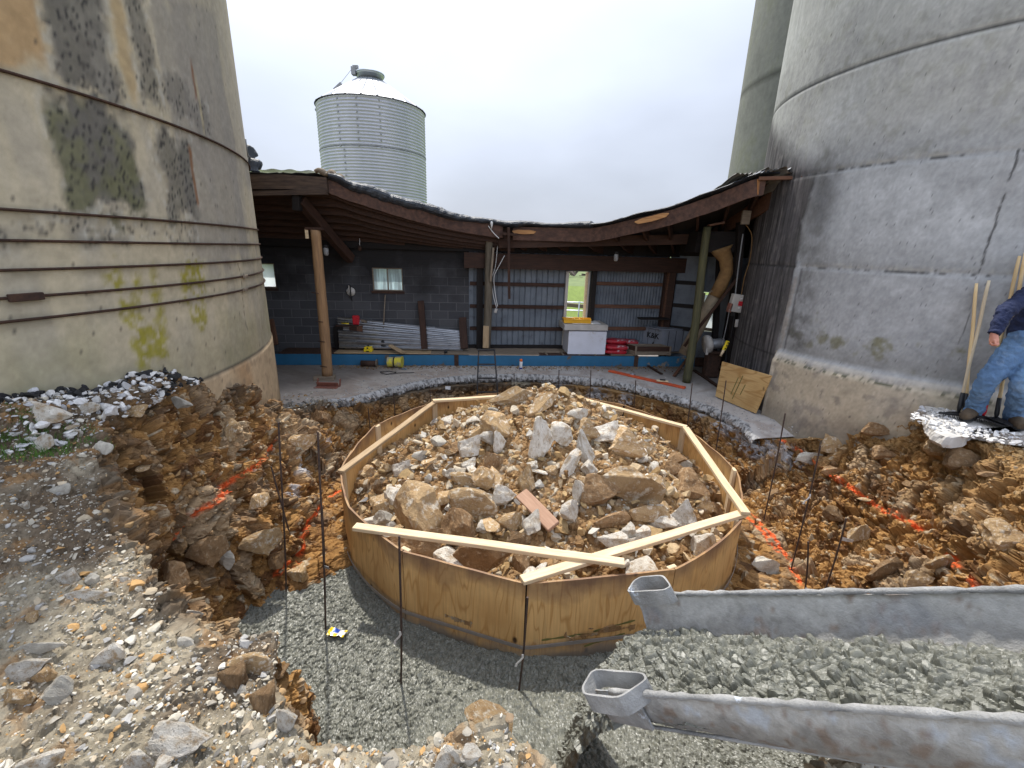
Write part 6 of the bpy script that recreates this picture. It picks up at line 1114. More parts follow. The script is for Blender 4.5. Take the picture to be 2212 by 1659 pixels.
mid = (V[4]+V[5]+V[6]+V[7])/4; ux = (C2-B2).normalized(); uy = (A_-B2).normalized(); L1, L2 = (C2-B2).length, (A_-B2).length
Mx = Matrix((ux, (uy-ux*uy.dot(ux)).normalized(), Vector((0, 0, 1)))).transposed()
for k in range(3): 
    t0 = (k+.5)/3; p = V[5].lerp(V[4], t0).lerp(V[6].lerp(V[7], t0), .5)+Vector((0, 0, .018+.004*k)); box('lid_board', (L1+.09, L2/3*.98+.02, .03), p, M_['greybox'], e, Mx)
for k in range(1, 5): p = B2.lerp(C2, k/5)+Vector((0, 0, hz/2))-Mx.col[1]*.003; box('board_gap', (.010, .004, hz-.03), p, M_['ink'], e, Mx, bev=0)
for t0 in (.35, .7): p = B2.lerp(A_, t0)-ux*.004+Vector((0, 0, hz/2)); box('board_gap', (.004, .008, hz-.03), p, M_['ink'], e, Mx, bev=0)
def text(body, size, loc, rotm, mt, name, parent):
    cu = bpy.data.curves.new(name, 'FONT'); cu.body = body; cu.size = size; cu.extrude = .002; cu.align_x = 'CENTER'; cu.align_y = 'CENTER'; cu.offset = .004; to = bpy.data.objects.new(name, cu)
    me = bpy.data.meshes.new_from_object(to); bpy.data.objects.remove(to); o = link(name, me, mt, parent); M = rotm.to_4x4(); M.translation = Vector(loc); M = wmat(parent).inverted() @ M; o.location = M.to_translation(); o.rotation_euler = M.to_euler(); return o
tx = (B2-A_).normalized(); ny_ = tx.cross(Vector((0, 0, 1))).normalized(); rm = Matrix((tx, Vector((0, 0, 1)), ny_)).transposed()
text('K&K', .17, A_.lerp(B2, .55)+Vector((0, 0, hz*.68))+ny_*.006, rm, M_['ink'], 'stencil', e); text('6', .13, A_.lerp(B2, .62)+Vector((0, 0, hz*.30))+ny_*.006, rm, M_['ink'], 'stencil', e)
# drawer-like wooden crate
e = empty('crate', fp(1395, 765, -.02), 'open dirty wooden crate standing on the deck edge before the grey box', 'crate'); zc = .262
A2, B3, C3 = fp(1352, 763, .26), fp(1372, 768, -.03), fp(1446, 768, -.03); 
for v in (A2, B3, C3): v.z = zc
D3 = A2+(C3-B3); hc = .19
for (p, q, mt) in ((A2, B3, 'dark_wood'), (B3, C3, 'dark_wood'), (C3, D3, 'grey_wood'), (D3, A2, 'grey_wood')): beam('side_board', p+Vector((0, 0, hc*.72)), q+Vector((0, 0, hc*.72)), .018, hc*.56, M_[mt], e); beam('side_board', p+Vector((0, 0, hc*.22)), q+Vector((0, 0, hc*.22)), .014, hc*.42, M_['grey_wood'], e)
beam('bottom_board', (A2+B3)/2+Vector((0, 0, .01)), (C3+D3)/2+Vector((0, 0, .01)), .30, .012, M_['grey_wood'], e)
for p in (B3, C3): beam('corner_post', p+Vector((0, -.015, 0)), p+Vector((0, -.015, hc+.01)), .04, .03, M_['grey_wood'], e, upv=(0, 1, 0))
# sacks
def sack(px, py, off, L_, W_, H_, rz, lab):
    p = fp(px, py, off); V, F = ico(4); V = V.copy(); V = np.sign(V)*np.abs(V)**.55; V = V/np.abs(V).max(); V *= np.array([L_/2, W_/2, H_/2]); V[:, 2] *= (1-.35*(np.abs(V[:, 0])/(L_/2))**4); V += (fbm(V+px, .12, 3, 5)*.018)[:, None]*np.array([0, 0, 1]); o = link('feed_sack', npmesh('feed_sack', V, F), M_['redbag'], None, smooth=True); o.location = (p.x, p.y, p.z+H_/2); o.rotation_euler = (0, 0, rz); return tag(o, lab, 'sack')
z_ = .255
for (px, off, z, lab, rz) in ((1328, .18, .25, 'red and white feed sack at the bottom of the front pile beside the white chest', .1), (1330, .20, .34, 'red and white feed sack second from the bottom of the front pile', -.08), (1326, .42, .43, 'red feed sack on top of the pile beside the white chest', .05), (1352, .48, .40, 'red feed sack with a pale end leaning towards the grey box', -.1)):
    o = sack(px, 760, off, .52, .32, .10, rz, lab); o.location.z = z+.05
# ladder
e = empty('step_ladder', atz(1046, 840, -.5), 'narrow dark metal ladder standing in the pit against the slab edge', 'ladder'); YL = 8.05
def lp(px, py, dy=0): return aty(px, py, YL+dy)
for (a, b_) in (((1030, 870), (1034, 756)), ((1076, 860), (1068, 756))): beam('rail', lp(*a, -.10), lp(*b_, .12), .025, .045, M_['blackmetal'], e, upv=(0, 1, 0))
for (xa_, xb_, y) in ((1033, 1069, 757), (1031, 1070, 787), (1031, 1072, 817), (1030, 1074, 847)): t = (850-y)/95; beam('rung', lp(xa_, y, -.08+.19*t), lp(xb_, y, -.08+.19*t), .045, .02, M_['blackmetal'], e)
beam('top_cap', lp(1031, 755, .10), lp(1070, 756, .10), .07, .02, M_['blackmetal'], e)
# spray can
q = atz(1125, 797, 0); e = empty('spray_can', q, 'white marking-paint can with an orange cap standing on the slab', 'spray can'); lathe('can', [(.0, .003), (.030, .003), (.032, .01), (.032, .155), (.026, .168)], q, M_['white'], e, 20); lathe('band', [(.0326, .006), (.0326, .035)], q, mat('blue_band', (.02, .04, .3)), e, 20, cap=False); lathe('cap', [(.030, .165), (.031, .205), (.026, .212), (.001, .212)], q, M_['orange_cap'], e, 20)
# broom
a, b_ = onwall(832, 637, .08), fp(826, 742, .34); e = empty('push_broom', b_, 'push broom with a dark head leaning on the sooty block wall under the window', 'broom'); tube('handle', [a, b_+Vector((0, .05, .10))], .014, M_['grey_wood'], e, 8); p = fp(827, 747, .26)
bm = bmesh.new(); add_box(bm, (.56, .07, .045), (p.x, p.y, .30)); bm_obj('head', bm, M_['black'], e); bm = bmesh.new()
for k in range(60): add_box(bm, (.007, .06, .05), (p.x-.27+.0091*k, p.y+random.uniform(-.006, .006), .265))
bm_obj('bristles', bm, M_['black'], e); bm = bmesh.new(); bmesh.ops.create_cone(bm, segments=12, radius1=.09, radius2=.02, depth=.16, cap_ends=True); bmesh.ops.translate(bm, vec=(p.x, p.y+.02, .40), verts=bm.verts); bmesh.ops.scale(bm, vec=(1, .4, 1), verts=bm.verts, space=Matrix.Translation((-p.x, -p.y, 0))); bm_obj('brace', bm, M_['black'], e)
# sheet steel leaning on the block wall
M_['shiny'] = mat('shiny_sheet_steel', (.40, .41, .43), (.26, .27, .29), 3, .3, .05, metal=.95, stretch=(1, 1, 8))
g_r = online(722, 745, WA-.25, WB)
def quad_sheet(name, c, mt, lab, pitch=.075, amp=.012, cat_='metal sheet', rows=None):
    a, b_, c_, d_ = c; ny = int((a-d_).length/pitch*8); nx = 24; n_ = (b_-a).cross(d_-a).normalized(); V = []
    for j in range(ny+1):
        t = j/ny
        for i in range(nx+1): s_ = i/nx; p = a.lerp(b_, s_).lerp(d_.lerp(c_, s_), t); V.append(p+n_*(amp*math.sin(t*(a-d_).length/pitch*2*math.pi)+.006*math.sin(s_*9)))
    me = npmesh(name, [v[:] for v in V], gridF(ny+1, nx+1)); o = link(name, me, M_[mt]); return tag(o, lab, cat_)
def wl(px, py, off): return onwall(px, py, off)
quad_sheet('corrugated_sheet', (wl(733, 752, .35), wl(1000, 758, .35), wl(992, 714, .12), wl(728, 684, .12)), 'shiny', 'long shiny corrugated sheet leaning along the foot of the block wall', .11, .016)
quad_sheet('corrugated_sheet', (wl(735, 752, .27), wl(940, 755, .27), wl(940, 706, .08), wl(775, 690, .08)), 'galv_dull', 'duller corrugated sheet tucked behind the long shiny one', .11, .016)
def lean(px0, py0, o0, px1, py1, o1, w_, t_, mt, lab, cat_='board', nm='board'): return tag(beam(nm, wl(px0, py0, o0), wl(px1, py1, o1), w_, t_, M_[mt], None, upv=(0, -1, 0), bev=.006), lab, cat_)
lean(917, 753, .42, 909, 650, .05, .13, .05, 'dark_wood', 'dark charred plank leaning on the wall in front of the shiny sheet'); lean(1003, 753, .38, 999, 686, .08, .16, .05, 'dark_wood', 'short dark plank leaning at the end of the block wall')
lean(596, 745, .35, 586, 690, .1, .10, .05, 'red_wood', 'reddish board standing beside the left silo in the shed')
# rough timber stand with tools on top
e = empty('timber_stand', fp(765, 748, .35), 'stand of dark upright timbers with tools on top, by the block wall', 'stand')
for (px, w_, mt) in ((736, .20, 'soot_wood'), (768, .16, 'dark_wood'), (782, .12, 'red_wood')): a = fp(px, 750, .40); a.z = .26; beam('upright', a, a+Vector((0, 0, .48 if px != 782 else .50)), w_, .14, M_[mt], e, upv=(0, -1, 0))
a, b_ = fp(727, 703, .40), fp(776, 703, .40); beam('top_plank', a, b_, .16, .03, M_['dark_wood'], e)
q = fp(770, 702, .40); bm = bmesh.new(); add_box(bm, (.13, .09, .19), (0, 0, .095), bev=.012); me = bpy.data.meshes.new('tool_case'); bm.to_mesh(me); bm.free(); o = link('tool_case', me, M_['red']); o.location = (q.x, q.y, q.z+.01); tag(o, 'small red upright case on the timber stand', 'case')
q = fp(787, 696, .40); o = beam('wood_block', q+Vector((-.06, 0, .04)), q+Vector((.05, 0, .01)), .06, .04, M_['grey_wood']); tag(o, 'small scrap of wood leaning against the red case', 'wood scrap')
a, b_ = fp(738, 700, .34), fp(756, 701, .34); e = empty('hammer', a, 'yellow-handled hammer lying on the timber stand', 'hammer'); tube('handle', [a+Vector((0, 0, .015)), b_+Vector((0, 0, .015))], .012, M_['yellow2'], e, 8); beam('head', b_+Vector((.01, -.04, .02)), b_+Vector((.01, .04, .02)), .03, .03, M_['blackmetal'], e)
# yellow device
q = fp(796, 758, .10); q.z = .268; e = empty('laser_level', q, 'squat yellow and black device standing on the deck sheet', 'device'); bm = bmesh.new(); add_box(bm, (.17, .12, .06), (q.x, q.y, q.z+.03), bev=.01); add_box(bm, (.15, .11, .05), (q.x, q.y, q.z+.083), bev=.012); bm_obj('housing', bm, M_['yellow2'], e); bm = bmesh.new(); add_box(bm, (.06, .01, .02), (q.x, q.y-.06, q.z+.018)); add_box(bm, (.03, .01, .03), (q.x, q.y-.057, q.z+.085)); bm_obj('vent', bm, M_['black'], e); lathe('knob', [(.018, 0), (.02, .03), (.001, .035)], q+Vector((0, 0, .108)), M_['black'], e, 12)
# clock-like disc on the wall
q = wl(758, 630, .02); e = empty('wall_disc', q, 'round whitish disc with a dark bar fixed to the sooty block wall', 'wall disc'); rm = Matrix.Rotation(YAW, 3, 'Z') @ Matrix.Rotation(R(90), 3, 'X'); lathe('disc', [(.001, .02), (.085, .018), (.09, 0)], q, M_['dirty_white'], e, 28, rot=rm); box('bar', (.028, .03, .26), q+Vector((0, -.03, .01)), M_['black'], e, RY); box('plate', (.02, .02, .14), q+Vector((-.018, -.045, .06)), M_['dirty_white'], e, RY)
beam('hanger_strap', q+Vector((0, 0, -.1)), q+Vector((.01, 0, -.2)), .02, .01, M_['black'], e, upv=(0, 1, 0))
# block, bucket, pipe end, loose cord on the slab
q = fb(855, 755, .03); o = beam('wood_block', fb(843, 746, -.05), fb(872, 763, .10)+Vector((0, 0, .01)), .13, .045, M_['lumber_old'], upv=(0, .2, 1)); tag(o, 'pale wooden block tipped off the deck edge onto the bucket', 'wood block')
e = empty('bucket', fb(852, 778, .16), 'paint-stained yellowish bucket lying by the blue beam', 'bucket'); q = fb(837, 778, .16); q2 = fb(868, 777, .16); q.z = q2.z = .115; tube('body', [q, q.lerp(q2, .5), q2], [.098, .104, .112], mat('stained_bucket', (.40, .36, .22), (.30, .27, .19), 6, .7, .2, c3=(.6, .52, .05), s3=5, t3=(.48, .54)), e, 22, smooth=False); tube('rim', [q2-Vector((.0, 0, 0)), q2+Vector((.012, 0, 0))], .119, mat('bucket_rim', (.62, .55, .08), None, 8), e, 22, smooth=False); tube('stain', [q+Vector((.13, 0, 0)), q+Vector((.155, 0, 0))], [.1075, .1095], M_['black'], e, 22)
a, b_ = fb(780, 780, .10), fb(812, 782, .12); a.z = b_.z = .065; e = empty('pipe_end', a, 'short dark split pipe lying on the slab before the blue beam', 'pipe'); tube('pipe', [a, b_], [.062, .058], M_['rust'], e, 14); lathe('flange', [(.05, 0), (.085, .0), (.085, .01), (.05, .012)], b_+Vector((.01, 0, .01)), M_['grey_wood'], e, 16, rot=Matrix.Rotation(R(90), 3, 'Y'))
q = atz(838, 806, .012); P_ = [q+Vector((.14*math.cos(t)*(1+.2*math.sin(3*t)), .09*math.sin(t), .006*math.sin(5*t)+.01)) for t in np.linspace(0, 11, 60)]+[q+Vector((.2+.1*k, .02*k, .01)) for k in range(4)]; tag(tube('cord', P_, .007, M_['black'], None, 6), 'thin dark cord coiled on the slab below the bucket', 'cord')
q = atz(872, 797, .01); o = box('blue_scrap', (.12, .03, .012), q, M_['blue']); tag(o, 'little blue plastic scrap near the coiled cord', 'scrap')
# reddish bracket in front of the left pole
q = atz(707, 836, .0); e = empty('steel_shoe', q, 'reddish bent steel shoe lying at the foot of the left pole', 'steel shoe'); beam('web', q+Vector((-.18, 0, .05)), q+Vector((.2, .0, .05)), .012, .09, M_['copper'], e, upv=(0, -.5, 1)); beam('base', q+Vector((-.2, -.05, .008)), q+Vector((.2, -.05, .008)), .10, .012, M_['copper'], e); beam('ear', q+Vector((-.19, .05, .0)), q+Vector((-.17, .05, .14)), .05, .012, M_['copper'], e, upv=(1, 0, 0)); beam('ear', q+Vector((.2, .05, .0)), q+Vector((.22, .05, .14)), .05, .012, M_['copper'], e, upv=(1, 0, 0))
# orange straightedge with a block, tape roll, prop timbers
a, b_ = atz(1316, 801, .02), atz(1480, 838, .02); o = beam('straightedge', a, b_, .09, .035, M_['orange']); tag(o, 'long orange-red steel straightedge lying on the slab', 'straightedge')
q = a.lerp(b_, .72)+Vector((0, -.01, .04)); e = empty('float', q, 'small pale hand float resting on the orange straightedge', 'hand tool'); box('blade', (.22, .09, .015), q, M_['lumber'], e, Matrix.Rotation(-.3, 3, 'Z')); box('grip', (.10, .03, .03), q+Vector((0, 0, .02)), M_['blackmetal'], e, Matrix.Rotation(-.3, 3, 'Z'))
q = atz(1366, 812, 0); o = lathe('tape_roll', [(.035, .0), (.058, 0), (.06, .05), (.035, .05), (.035, .0)], q, M_['galv_dull'], None, 24, cap=False); tag(o, 'grey roll of tape standing on the slab right of the straightedge end', 'tape roll')
def gb(name, a, b_, w_, t_, mt, lab, cat_='board'): return tag(beam(name, a, b_, w_, t_, M_[mt]), lab, cat_)
gb('brace_board', atz(1456, 812, .03), fp(1480, 778, .0)+Vector((0, -.1, .05)), .06, .03, 'red_wood', 'reddish stick propped low against the right end of the blue beam')
gb('scrap_board', atz(1400, 790, .03), atz(1430, 808, .02), .06, .02, 'dark_wood', 'dark thin board lying under the blue beam at the right'); gb('scrap_board', atz(1560, 840, .03), atz(1500, 800, .02), .07, .03, 'dark_wood', 'dark board on the slab behind the leaning plywood'); gb('scrap_board', atz(1500, 785, .05), atz(1560, 800, .05), .08, .03, 'dark_wood', 'dark timber scrap at the foot of the blower')
gb('scrap_board', atz(1105, 789, .02), atz(1145, 785, .02), .03, .012, 'dark_wood', 'thin stick lying on the slab behind the spray can'); gb('scrap_board', atz(1030, 778, .03), atz(1080, 786, .02), .05, .02, 'grey_wood', 'weathered scrap board on the slab beside the ladder')
q = fb(963, 766, -.05); q.z = .27; tag(lathe('tape_measure', [(.0, 0), (.035, 0), (.035, .03), (.001, .032)], q, M_['black'], None, 14), 'small black round tape lying on the deck left of the ladder', 'tape')
# auger tube, sleeve, blower, control boxes, pendant
def P3(px, py, Y): return aty(px, py, Y)
e = empty('auger', P3(1495, 765, 8.9), 'slanting grey auger tube with a brown sleeve rising to a dark hopper', 'auger')
tube('auger_tube', [P3(1478, 764, 8.85), P3(1510, 705, 8.75), P3(1548, 630, 8.6)], [.12, .12, .115], M_['fiber'], e, 18); tube('sleeve', [P3(1545, 640, 8.6), P3(1560, 610, 8.58), P3(1570, 585, 8.55), P3(1568, 560, 8.55), P3(1560, 545, 8.55), P3(1558, 535, 8.55)], [.125, .12, .115, .12, .15, .20], M_['burlap'], e, 18)
V = [P3(1500, 545, 8.5), P3(1590, 545, 8.5), P3(1595, 500, 8.5), P3(1510, 500, 8.5)]; V2 = [v+Vector((0, .5, 0)) for v in V]; me = bpy.data.meshes.new('hopper'); me.from_pydata([tuple(v-e.location) for v in V+V2], [], [(0, 1, 2, 3), (7, 6, 5, 4), (0, 4, 5, 1), (1, 5, 6, 2), (2, 6, 7, 3), (3, 7, 4, 0)]); me.update(); link('hopper', me, M_['soot_wood'], e)
beam('brace', P3(1478, 748, 8.5), P3(1594, 600, 8.3), .05, .04, M_['dark_wood'], e, upv=(0, 1, 0))
q = P3(1538, 745, 8.6); e = empty('blower', q, 'dirty blower with its motor standing beside the auger foot', 'blower'); rm = Matrix.Rotation(R(80), 3, 'Y'); lathe('housing', [(.001, 0), (.17, 0), (.18, .02), (.18, .08), (.17, .10), (.001, .10)], q+Vector((-.14, 0, 0)), M_['dirty_white'], e, 26, rot=rm)
lathe('motor', [(.001, 0), (.09, 0), (.10, .02), (.10, .22), (.085, .25), (.001, .25)], q+Vector((-.02, 0, .01)), M_['galv_dull'], e, 18, rot=rm); box('foot', (.3, .2, .03), q+Vector((.08, 0, -.14)), M_['rust'], e); beam('guard', q+Vector((-.12, -.1, -.18)), q+Vector((-.12, -.1, .16)), .05, .03, M_['dirty_white'], e, upv=(0, 1, 0)); box('stand', (.26, .18, .5), q+Vector((.10, .1, -.42)), M_['rust'], e)
q = P3(1592, 655, 8.15); e = empty('control_box', q, 'grey electric control box with a red label hanging beside the right silo', 'control box'); box('case', (.24, .12, .32), q, M_['dirty_white'], e, Matrix.Rotation(.12, 3, 'Y'), bev=.01); box('red_label', (.09, .008, .08), q+Vector((.04, -.065, .0)), M_['red'], e, Matrix.Rotation(.12, 3, 'Y'), bev=0); box('switch', (.03, .02, .03), q+Vector((.035, -.07, .085)), M_['white'], e, Matrix.Rotation(.12, 3, 'Y')); box('switch', (.03, .02, .03), q+Vector((.015, -.07, -.075)), M_['white'], e, Matrix.Rotation(.12, 3, 'Y')); box('rusty_side', (.05, .10, .16), q+Vector((-.125, -.01, -.08)), M_['copper'], e, Matrix.Rotation(.12, 3, 'Y'))
box('knockout', (.06, .05, .06), q+Vector((-.05, -.02, -.20)), M_['black'], e)
q = P3(1594, 698, 8.15); e = empty('switch_box', q, 'small grey switch box under the control box', 'switch box'); box('case', (.11, .07, .13), q+Vector((.03, 0, 0)), M_['galv_dull'], e); box('cover', (.05, .03, .14), q+Vector((-.04, -.03, 0)), M_['dirty_white'], e)
q = P3(1568, 750, 8.0); e = empty('pendant_control', q, 'yellow pendant push-button control hanging beside the blower', 'pendant control'); beam('body', q+Vector((.02, 0, .12)), q+Vector((-.03, 0, -.06)), .06, .05, M_['yellow2'], e, upv=(0, 1, 0), bev=.012); tube('grip', [q+Vector((-.03, 0, -.05)), q+Vector((-.07, 0, -.17))], [.026, .018], M_['lumber'], e, 10)
for k in range(3): lathe('button', [(.001, .01), (.012, .008), (.013, 0)], q+Vector((.012-.018*k, -.036, .09-.055*k)), M_['black'], e, 10, rot=Matrix.Rotation(R(90), 3, 'X'))
cable('conduit', [(1605, 505), (1596, 570), (1588, 640)], 8.2, .012, 'galv_dull', 'straight grey conduit running down to the control box', 'conduit'); cable('cable', [(1611, 485), (1624, 510), (1620, 560), (1608, 600), (1601, 640)], 8.1, .007, 'burlap', 'thin tan cable arching down to the control box', 'cable')
cable('cable', [(1588, 672), (1580, 720), (1572, 745), (1566, 790)], 8.1, .006, 'black', 'black cable hanging below the control box', 'cable'); cable('chain', [(1576, 668), (1570, 700), (1560, 745)], 8.0, .006, 'galv_dull', 'thin rusty chain beside the blower', 'chain')
beam('shed_post', P3(1578, 800, 8.45), P3(1600, 480, 8.45), .12, .12, M_['soot_wood'], shed, upv=(0, 1, 0)); box('junction_board', (.14, .05, .22), P3(1611, 470, 8.0), M_['grey_wood'], shed); beam('corner_post', P3(1540, 790, 8.9), P3(1560, 480, 8.9), .10, .10, M_['soot_wood'], shed, upv=(0, 1, 0))
# leaning plywood sheet
cs = [atz(1545, 856, .02), atz(1632, 893, .02)]; top = [aty(1560, 781, 7.35), aty(1667, 812, 6.72)]
n_ = (cs[1]-cs[0]).cross(top[0]-cs[0]).normalized(); r_ = Vector(ray(1667, 812)); o3 = Vector((0, 0, CAMH)); top[1] = o3+r_*((cs[0]-o3).dot(n_)/r_.dot(n_)); n_ = n_ if n_.y < 0 else -n_; V = [cs[0], cs[1], top[1], top[0]]; V = V+[v-n_*.018 for v in V]; o_ = V[0].copy(); ux = (V[1]-V[0]).normalized(); Mx = Matrix((ux, -n_, (-n_).cross(ux)*-1)).transposed(); Mx = Matrix((ux, n_.cross(ux)*-1 if False else -n_, ux.cross(-n_))).transposed(); Mi = Mx.inverted()
me = bpy.data.meshes.new('plywood_sheet'); me.from_pydata([tuple(Mi @ (v-o_)) for v in V], [], [(0, 1, 2, 3), (7, 6, 5, 4), (0, 4, 5, 1), (1, 5, 6, 2), (2, 6, 7, 3), (3, 7, 4, 0)]); me.update(); o = link('plywood_sheet', me, M_['ply_new']); o.location = o_; o.rotation_euler = Mx.to_euler(); tag(o, 'square sheet of new wavy-grained plywood leaning against the right silo', 'plywood sheet')
for (a, b_) in (((.42, .12), (.50, .80)), ((.36, .22), (.42, .72)), ((.56, .30), (.60, .60))):
    bl = lambda s_, t_: V[0].lerp(V[1], s_).lerp(V[3].lerp(V[2], s_), t_)
    p, q = bl(*a)+n_*.002, bl(*b_)+n_*.002; w2 = (p-q).cross(n_).normalized()*.008; me = bpy.data.meshes.new('spray_mark'); me.from_pydata([tuple(Mi @ (v-o_)) for v in (p-w2, p+w2, q+w2, q-w2)], [], [(0, 1, 2, 3)]); me.update(); link('spray_mark', me, M_['greenpaint'], o)
# ================================================================== REBAR STAKES
def rebar(base, top, label, r_=.0085, flag=None):
    b0 = Vector(base); L_ = Vector(top)-b0; e = empty('rebar_stake', b0, label, 'rebar', 'rebar stakes standing round the form'); n = max(20, int(L_.length/.009)); pts = [b0+L_*(i/n)+Vector((.006*math.sin(i*4/n), .004*math.sin(i*5/n+1), 0)) for i in range(-12, n+1)]
    tube('bar', pts, [.9*r_*(1.0+.14*(i % 2)) for i in range(len(pts))], M_['rebar'], e, 7, smooth=False)
    if flag:
        f, kind = flag; q = b0+L_*f; bm = bmesh.new()
        if kind == 'tag': vs = [bm.verts.new(q+Vector(v)) for v in ((0, 0, .02), (.11, -.02, .0), (.115, -.01, -.035), (.0, .0, -.02))]; bm.faces.new(vs); nm, mt = 'paper_tag', 'foil'
        elif kind == 'dark': vs = [bm.verts.new(q+Vector(v)) for v in ((0, 0, .015), (.05, -.01, .005), (.055, -.01, -.02), (.0, .0, -.015))]; bm.faces.new(vs); nm, mt = 'tape_flag', 'galv_dull'
        else:
            for k in range(5): a = [bm.verts.new(q+Vector((.012*math.sin(k*1.4)+dx-.01*k, -.014, -.03*k))) for dx in (-.008, .008)]; 
            bm.verts.ensure_lookup_table(); [bm.faces.new((bm.verts[2*k], bm.verts[2*k+1], bm.verts[2*k+3], bm.verts[2*k+2])) for k in range(4)]; nm, mt = 'tie_strip', 'white'
        o = bm_obj(nm, bm, M_[mt], e); s_ = o.modifiers.new('thick', 'SOLIDIFY'); s_.thickness = .0015
    return e
M_['foil'] = mat('silvery_paper', (.6, .62, .65), (.45, .47, .5), 20, .35, .4, metal=.3)
def stake_z(bp, tp_, label, z=POUR, flag=None): b_ = atz(*bp, z); rebar(b_, aty(*tp_, b_.y), label, flag=flag)
stake_z((618, 1283), (603, 912), 'tall rebar stake leaning slightly, leftmost tall one in the left part of the pit', flag=None); stake_z((640, 1215), (587, 1008), 'thin rebar stake between the two tall ones on the left of the pit'); stake_z((703, 1363), (688, 933), 'tall rebar stake in the wet concrete near the candy wrapper', flag=(.36, 'dark'))
stake_z((700, 1240), (697, 1095), 'short rebar stake beside the left wall of the form'); stake_z((866, 1480), (864, 1158), 'rebar stake in wet concrete before the left front panel, top against the long board', flag=(.40, 'strip')); stake_z((1120, 1500), (1141, 1290), 'rebar stake in front of the panel joint at the centre front of the form', flag=(.45, 'strip'))
stake_z((1650, 1125), (1697, 893), 'tall black rebar stake leaning right, just right of the form', flag=(.55, 'dark')); stake_z((1712, 1220), (1773, 962), 'long leaning rebar stake crossing the orange line on the right', flag=(.62, 'strip')); stake_z((1780, 1285), (1829, 1120), 'ribbed rebar stake with a silvery paper tag behind the chute', flag=(.75, 'tag')); stake_z((1738, 1290), (1747, 1170), 'short rebar stake just left of the one with the silvery tag', flag=(.2, 'strip'))
def stake_r(px, ytop, label, r_=2.86, ybot=None):
    r = np.array(ray(px, (ytop+880)/2)); t = np.linspace(3, 12, 6000); P = r*t[:, None]; d = np.hypot(P[:, 0]-CX, P[:, 1]-CY)-r_; k = np.where(np.diff(np.sign(d)) > 0)[0]; p = P[k[-1]]; tp_ = aty(px, ytop, p[1]); rebar((p[0], p[1], -.9), tp_, label)
for px, yt, lb in ((796, 882, 'short rebar stake at the left rear of the pit, below the slab edge'), (851, 852, 'rebar stake at the rear left, second from the left corner of the pit'), (929, 834, 'rebar stake standing behind the left rear board joint'), (1111, 806, 'short rebar stake behind the heap near the ladder'), (1208, 799, 'rebar stake before the white plastered rock at the rear'), (1277, 800, 'rebar stake beside the orange mark under the rear slab'), (1374, 822, 'rebar stake behind the right rear board of the form'), (1496, 828, 'rebar stake near the foot of the mossy pole'), (1569, 822, 'black rebar stake standing before the leaning plywood sheet')): stake_r(px, yt, lb)
# paper scraps, wrapper
for px, py, lb in ((1110, 823, 'white paper scrap on the rear pit wall below the slab'), (963+5, 836, 'grey torn scrap on the rear pit wall'), (1712, 1300-5, 'small white scrap near the short stake')):
    q = Vector(hit(px, py)); bm = bmesh.new(); vs = [bm.verts.new(q+Vector(v)+Vector((0, -.05, 0))) for v in ((-.05, 0, -.03), (.05, -.01, -.035), (.055, .0, .03), (-.045, .01, .03))]; bm.faces.new(vs); o = bm_obj('paper_scrap', bm, M_['white']); o.modifiers.new('thick', 'SOLIDIFY').thickness = .002; tag(o, lb, 'paper scrap')
q = atz(729, 1371, POUR+.035); nx, ny = 26, 16; X, Y = np.meshgrid(np.linspace(-.075, .075, nx), np.linspace(-.04, .04, ny), indexing='ij'); P = np.stack([X.ravel(), Y.ravel(), np.zeros(X.size)], 1); P[:, 2] = .012+.018*vnoise(P, .035, 3)+.012*np.abs(P[:, 0]/.075)**2; P[:, 1] *= 1-.35*np.exp(-((P[:, 0]-.03)/.02)**2)
C = np.full((len(P), 3), .72); C[(P[:, 0] < -.045)] = (.75, .5, .02); C[(np.abs(P[:, 0]+.015) < .025)&(P[:, 1] > -.005)] = (.03, .07, .35); C[(np.abs(P[:, 0]+.005) < .02)&(P[:, 1] < -.008)] = (.8, .45, .03); C[(P[:, 0] > .055)&(np.abs(P[:, 1]) > .015)] = (.75, .5, .02)
o = link('candy_wrapper', npmesh('candy_wrapper', P, gridF(nx, ny), C), mat('wrapper_film', (1.05, 1.05, 1.05), (.9, .9, .9), 20, .25, 0, vcol=True, metal=.25)); o.location = q; o.rotation_euler = (0, 0, -.15); o.modifiers.new('thick', 'SOLIDIFY').thickness = .001; tag(o, 'crumpled yellow, blue and silver candy wrapper on the wet concrete', 'wrapper')
# grass tufts on the bank
g = np.random.default_rng(77); V = []; F = []
for (px, py, rad, n) in ((40, 925, .22, 420), (70, 950, .15, 220), (190, 945, .10, 110), (15, 905, .15, 200), (10, 960, .12, 160)):
    c = hit(px, py)
    for k in range(n):
        a, r_ = g.uniform(0, 6.28), rad*math.sqrt(g.uniform()); x, y = c[0]+r_*math.cos(a)*1.5, c[1]+r_*math.sin(a)*.7; z = float(zground(x, y))-.005; h = g.uniform(.02, .055); b_ = g.uniform(-.03, .03, 2); w2 = .0025; i0 = len(V); V += [(x-w2, y, z), (x+w2, y, z), (x+b_[0]*.5+w2*.7, y+b_[1]*.5, z+h*.6), (x+b_[0]*.5-w2*.7, y+b_[1]*.5, z+h*.6), (x+b_[0], y+b_[1], z+h)]; F += [(i0, i0+1, i0+2, i0+3), (i0+3, i0+2, i0+4)]
me = bpy.data.meshes.new('grass'); me.from_pydata(V, [], F); me.update(); tag(link('grass', me, M_['leafgrass']), kind='stuff')
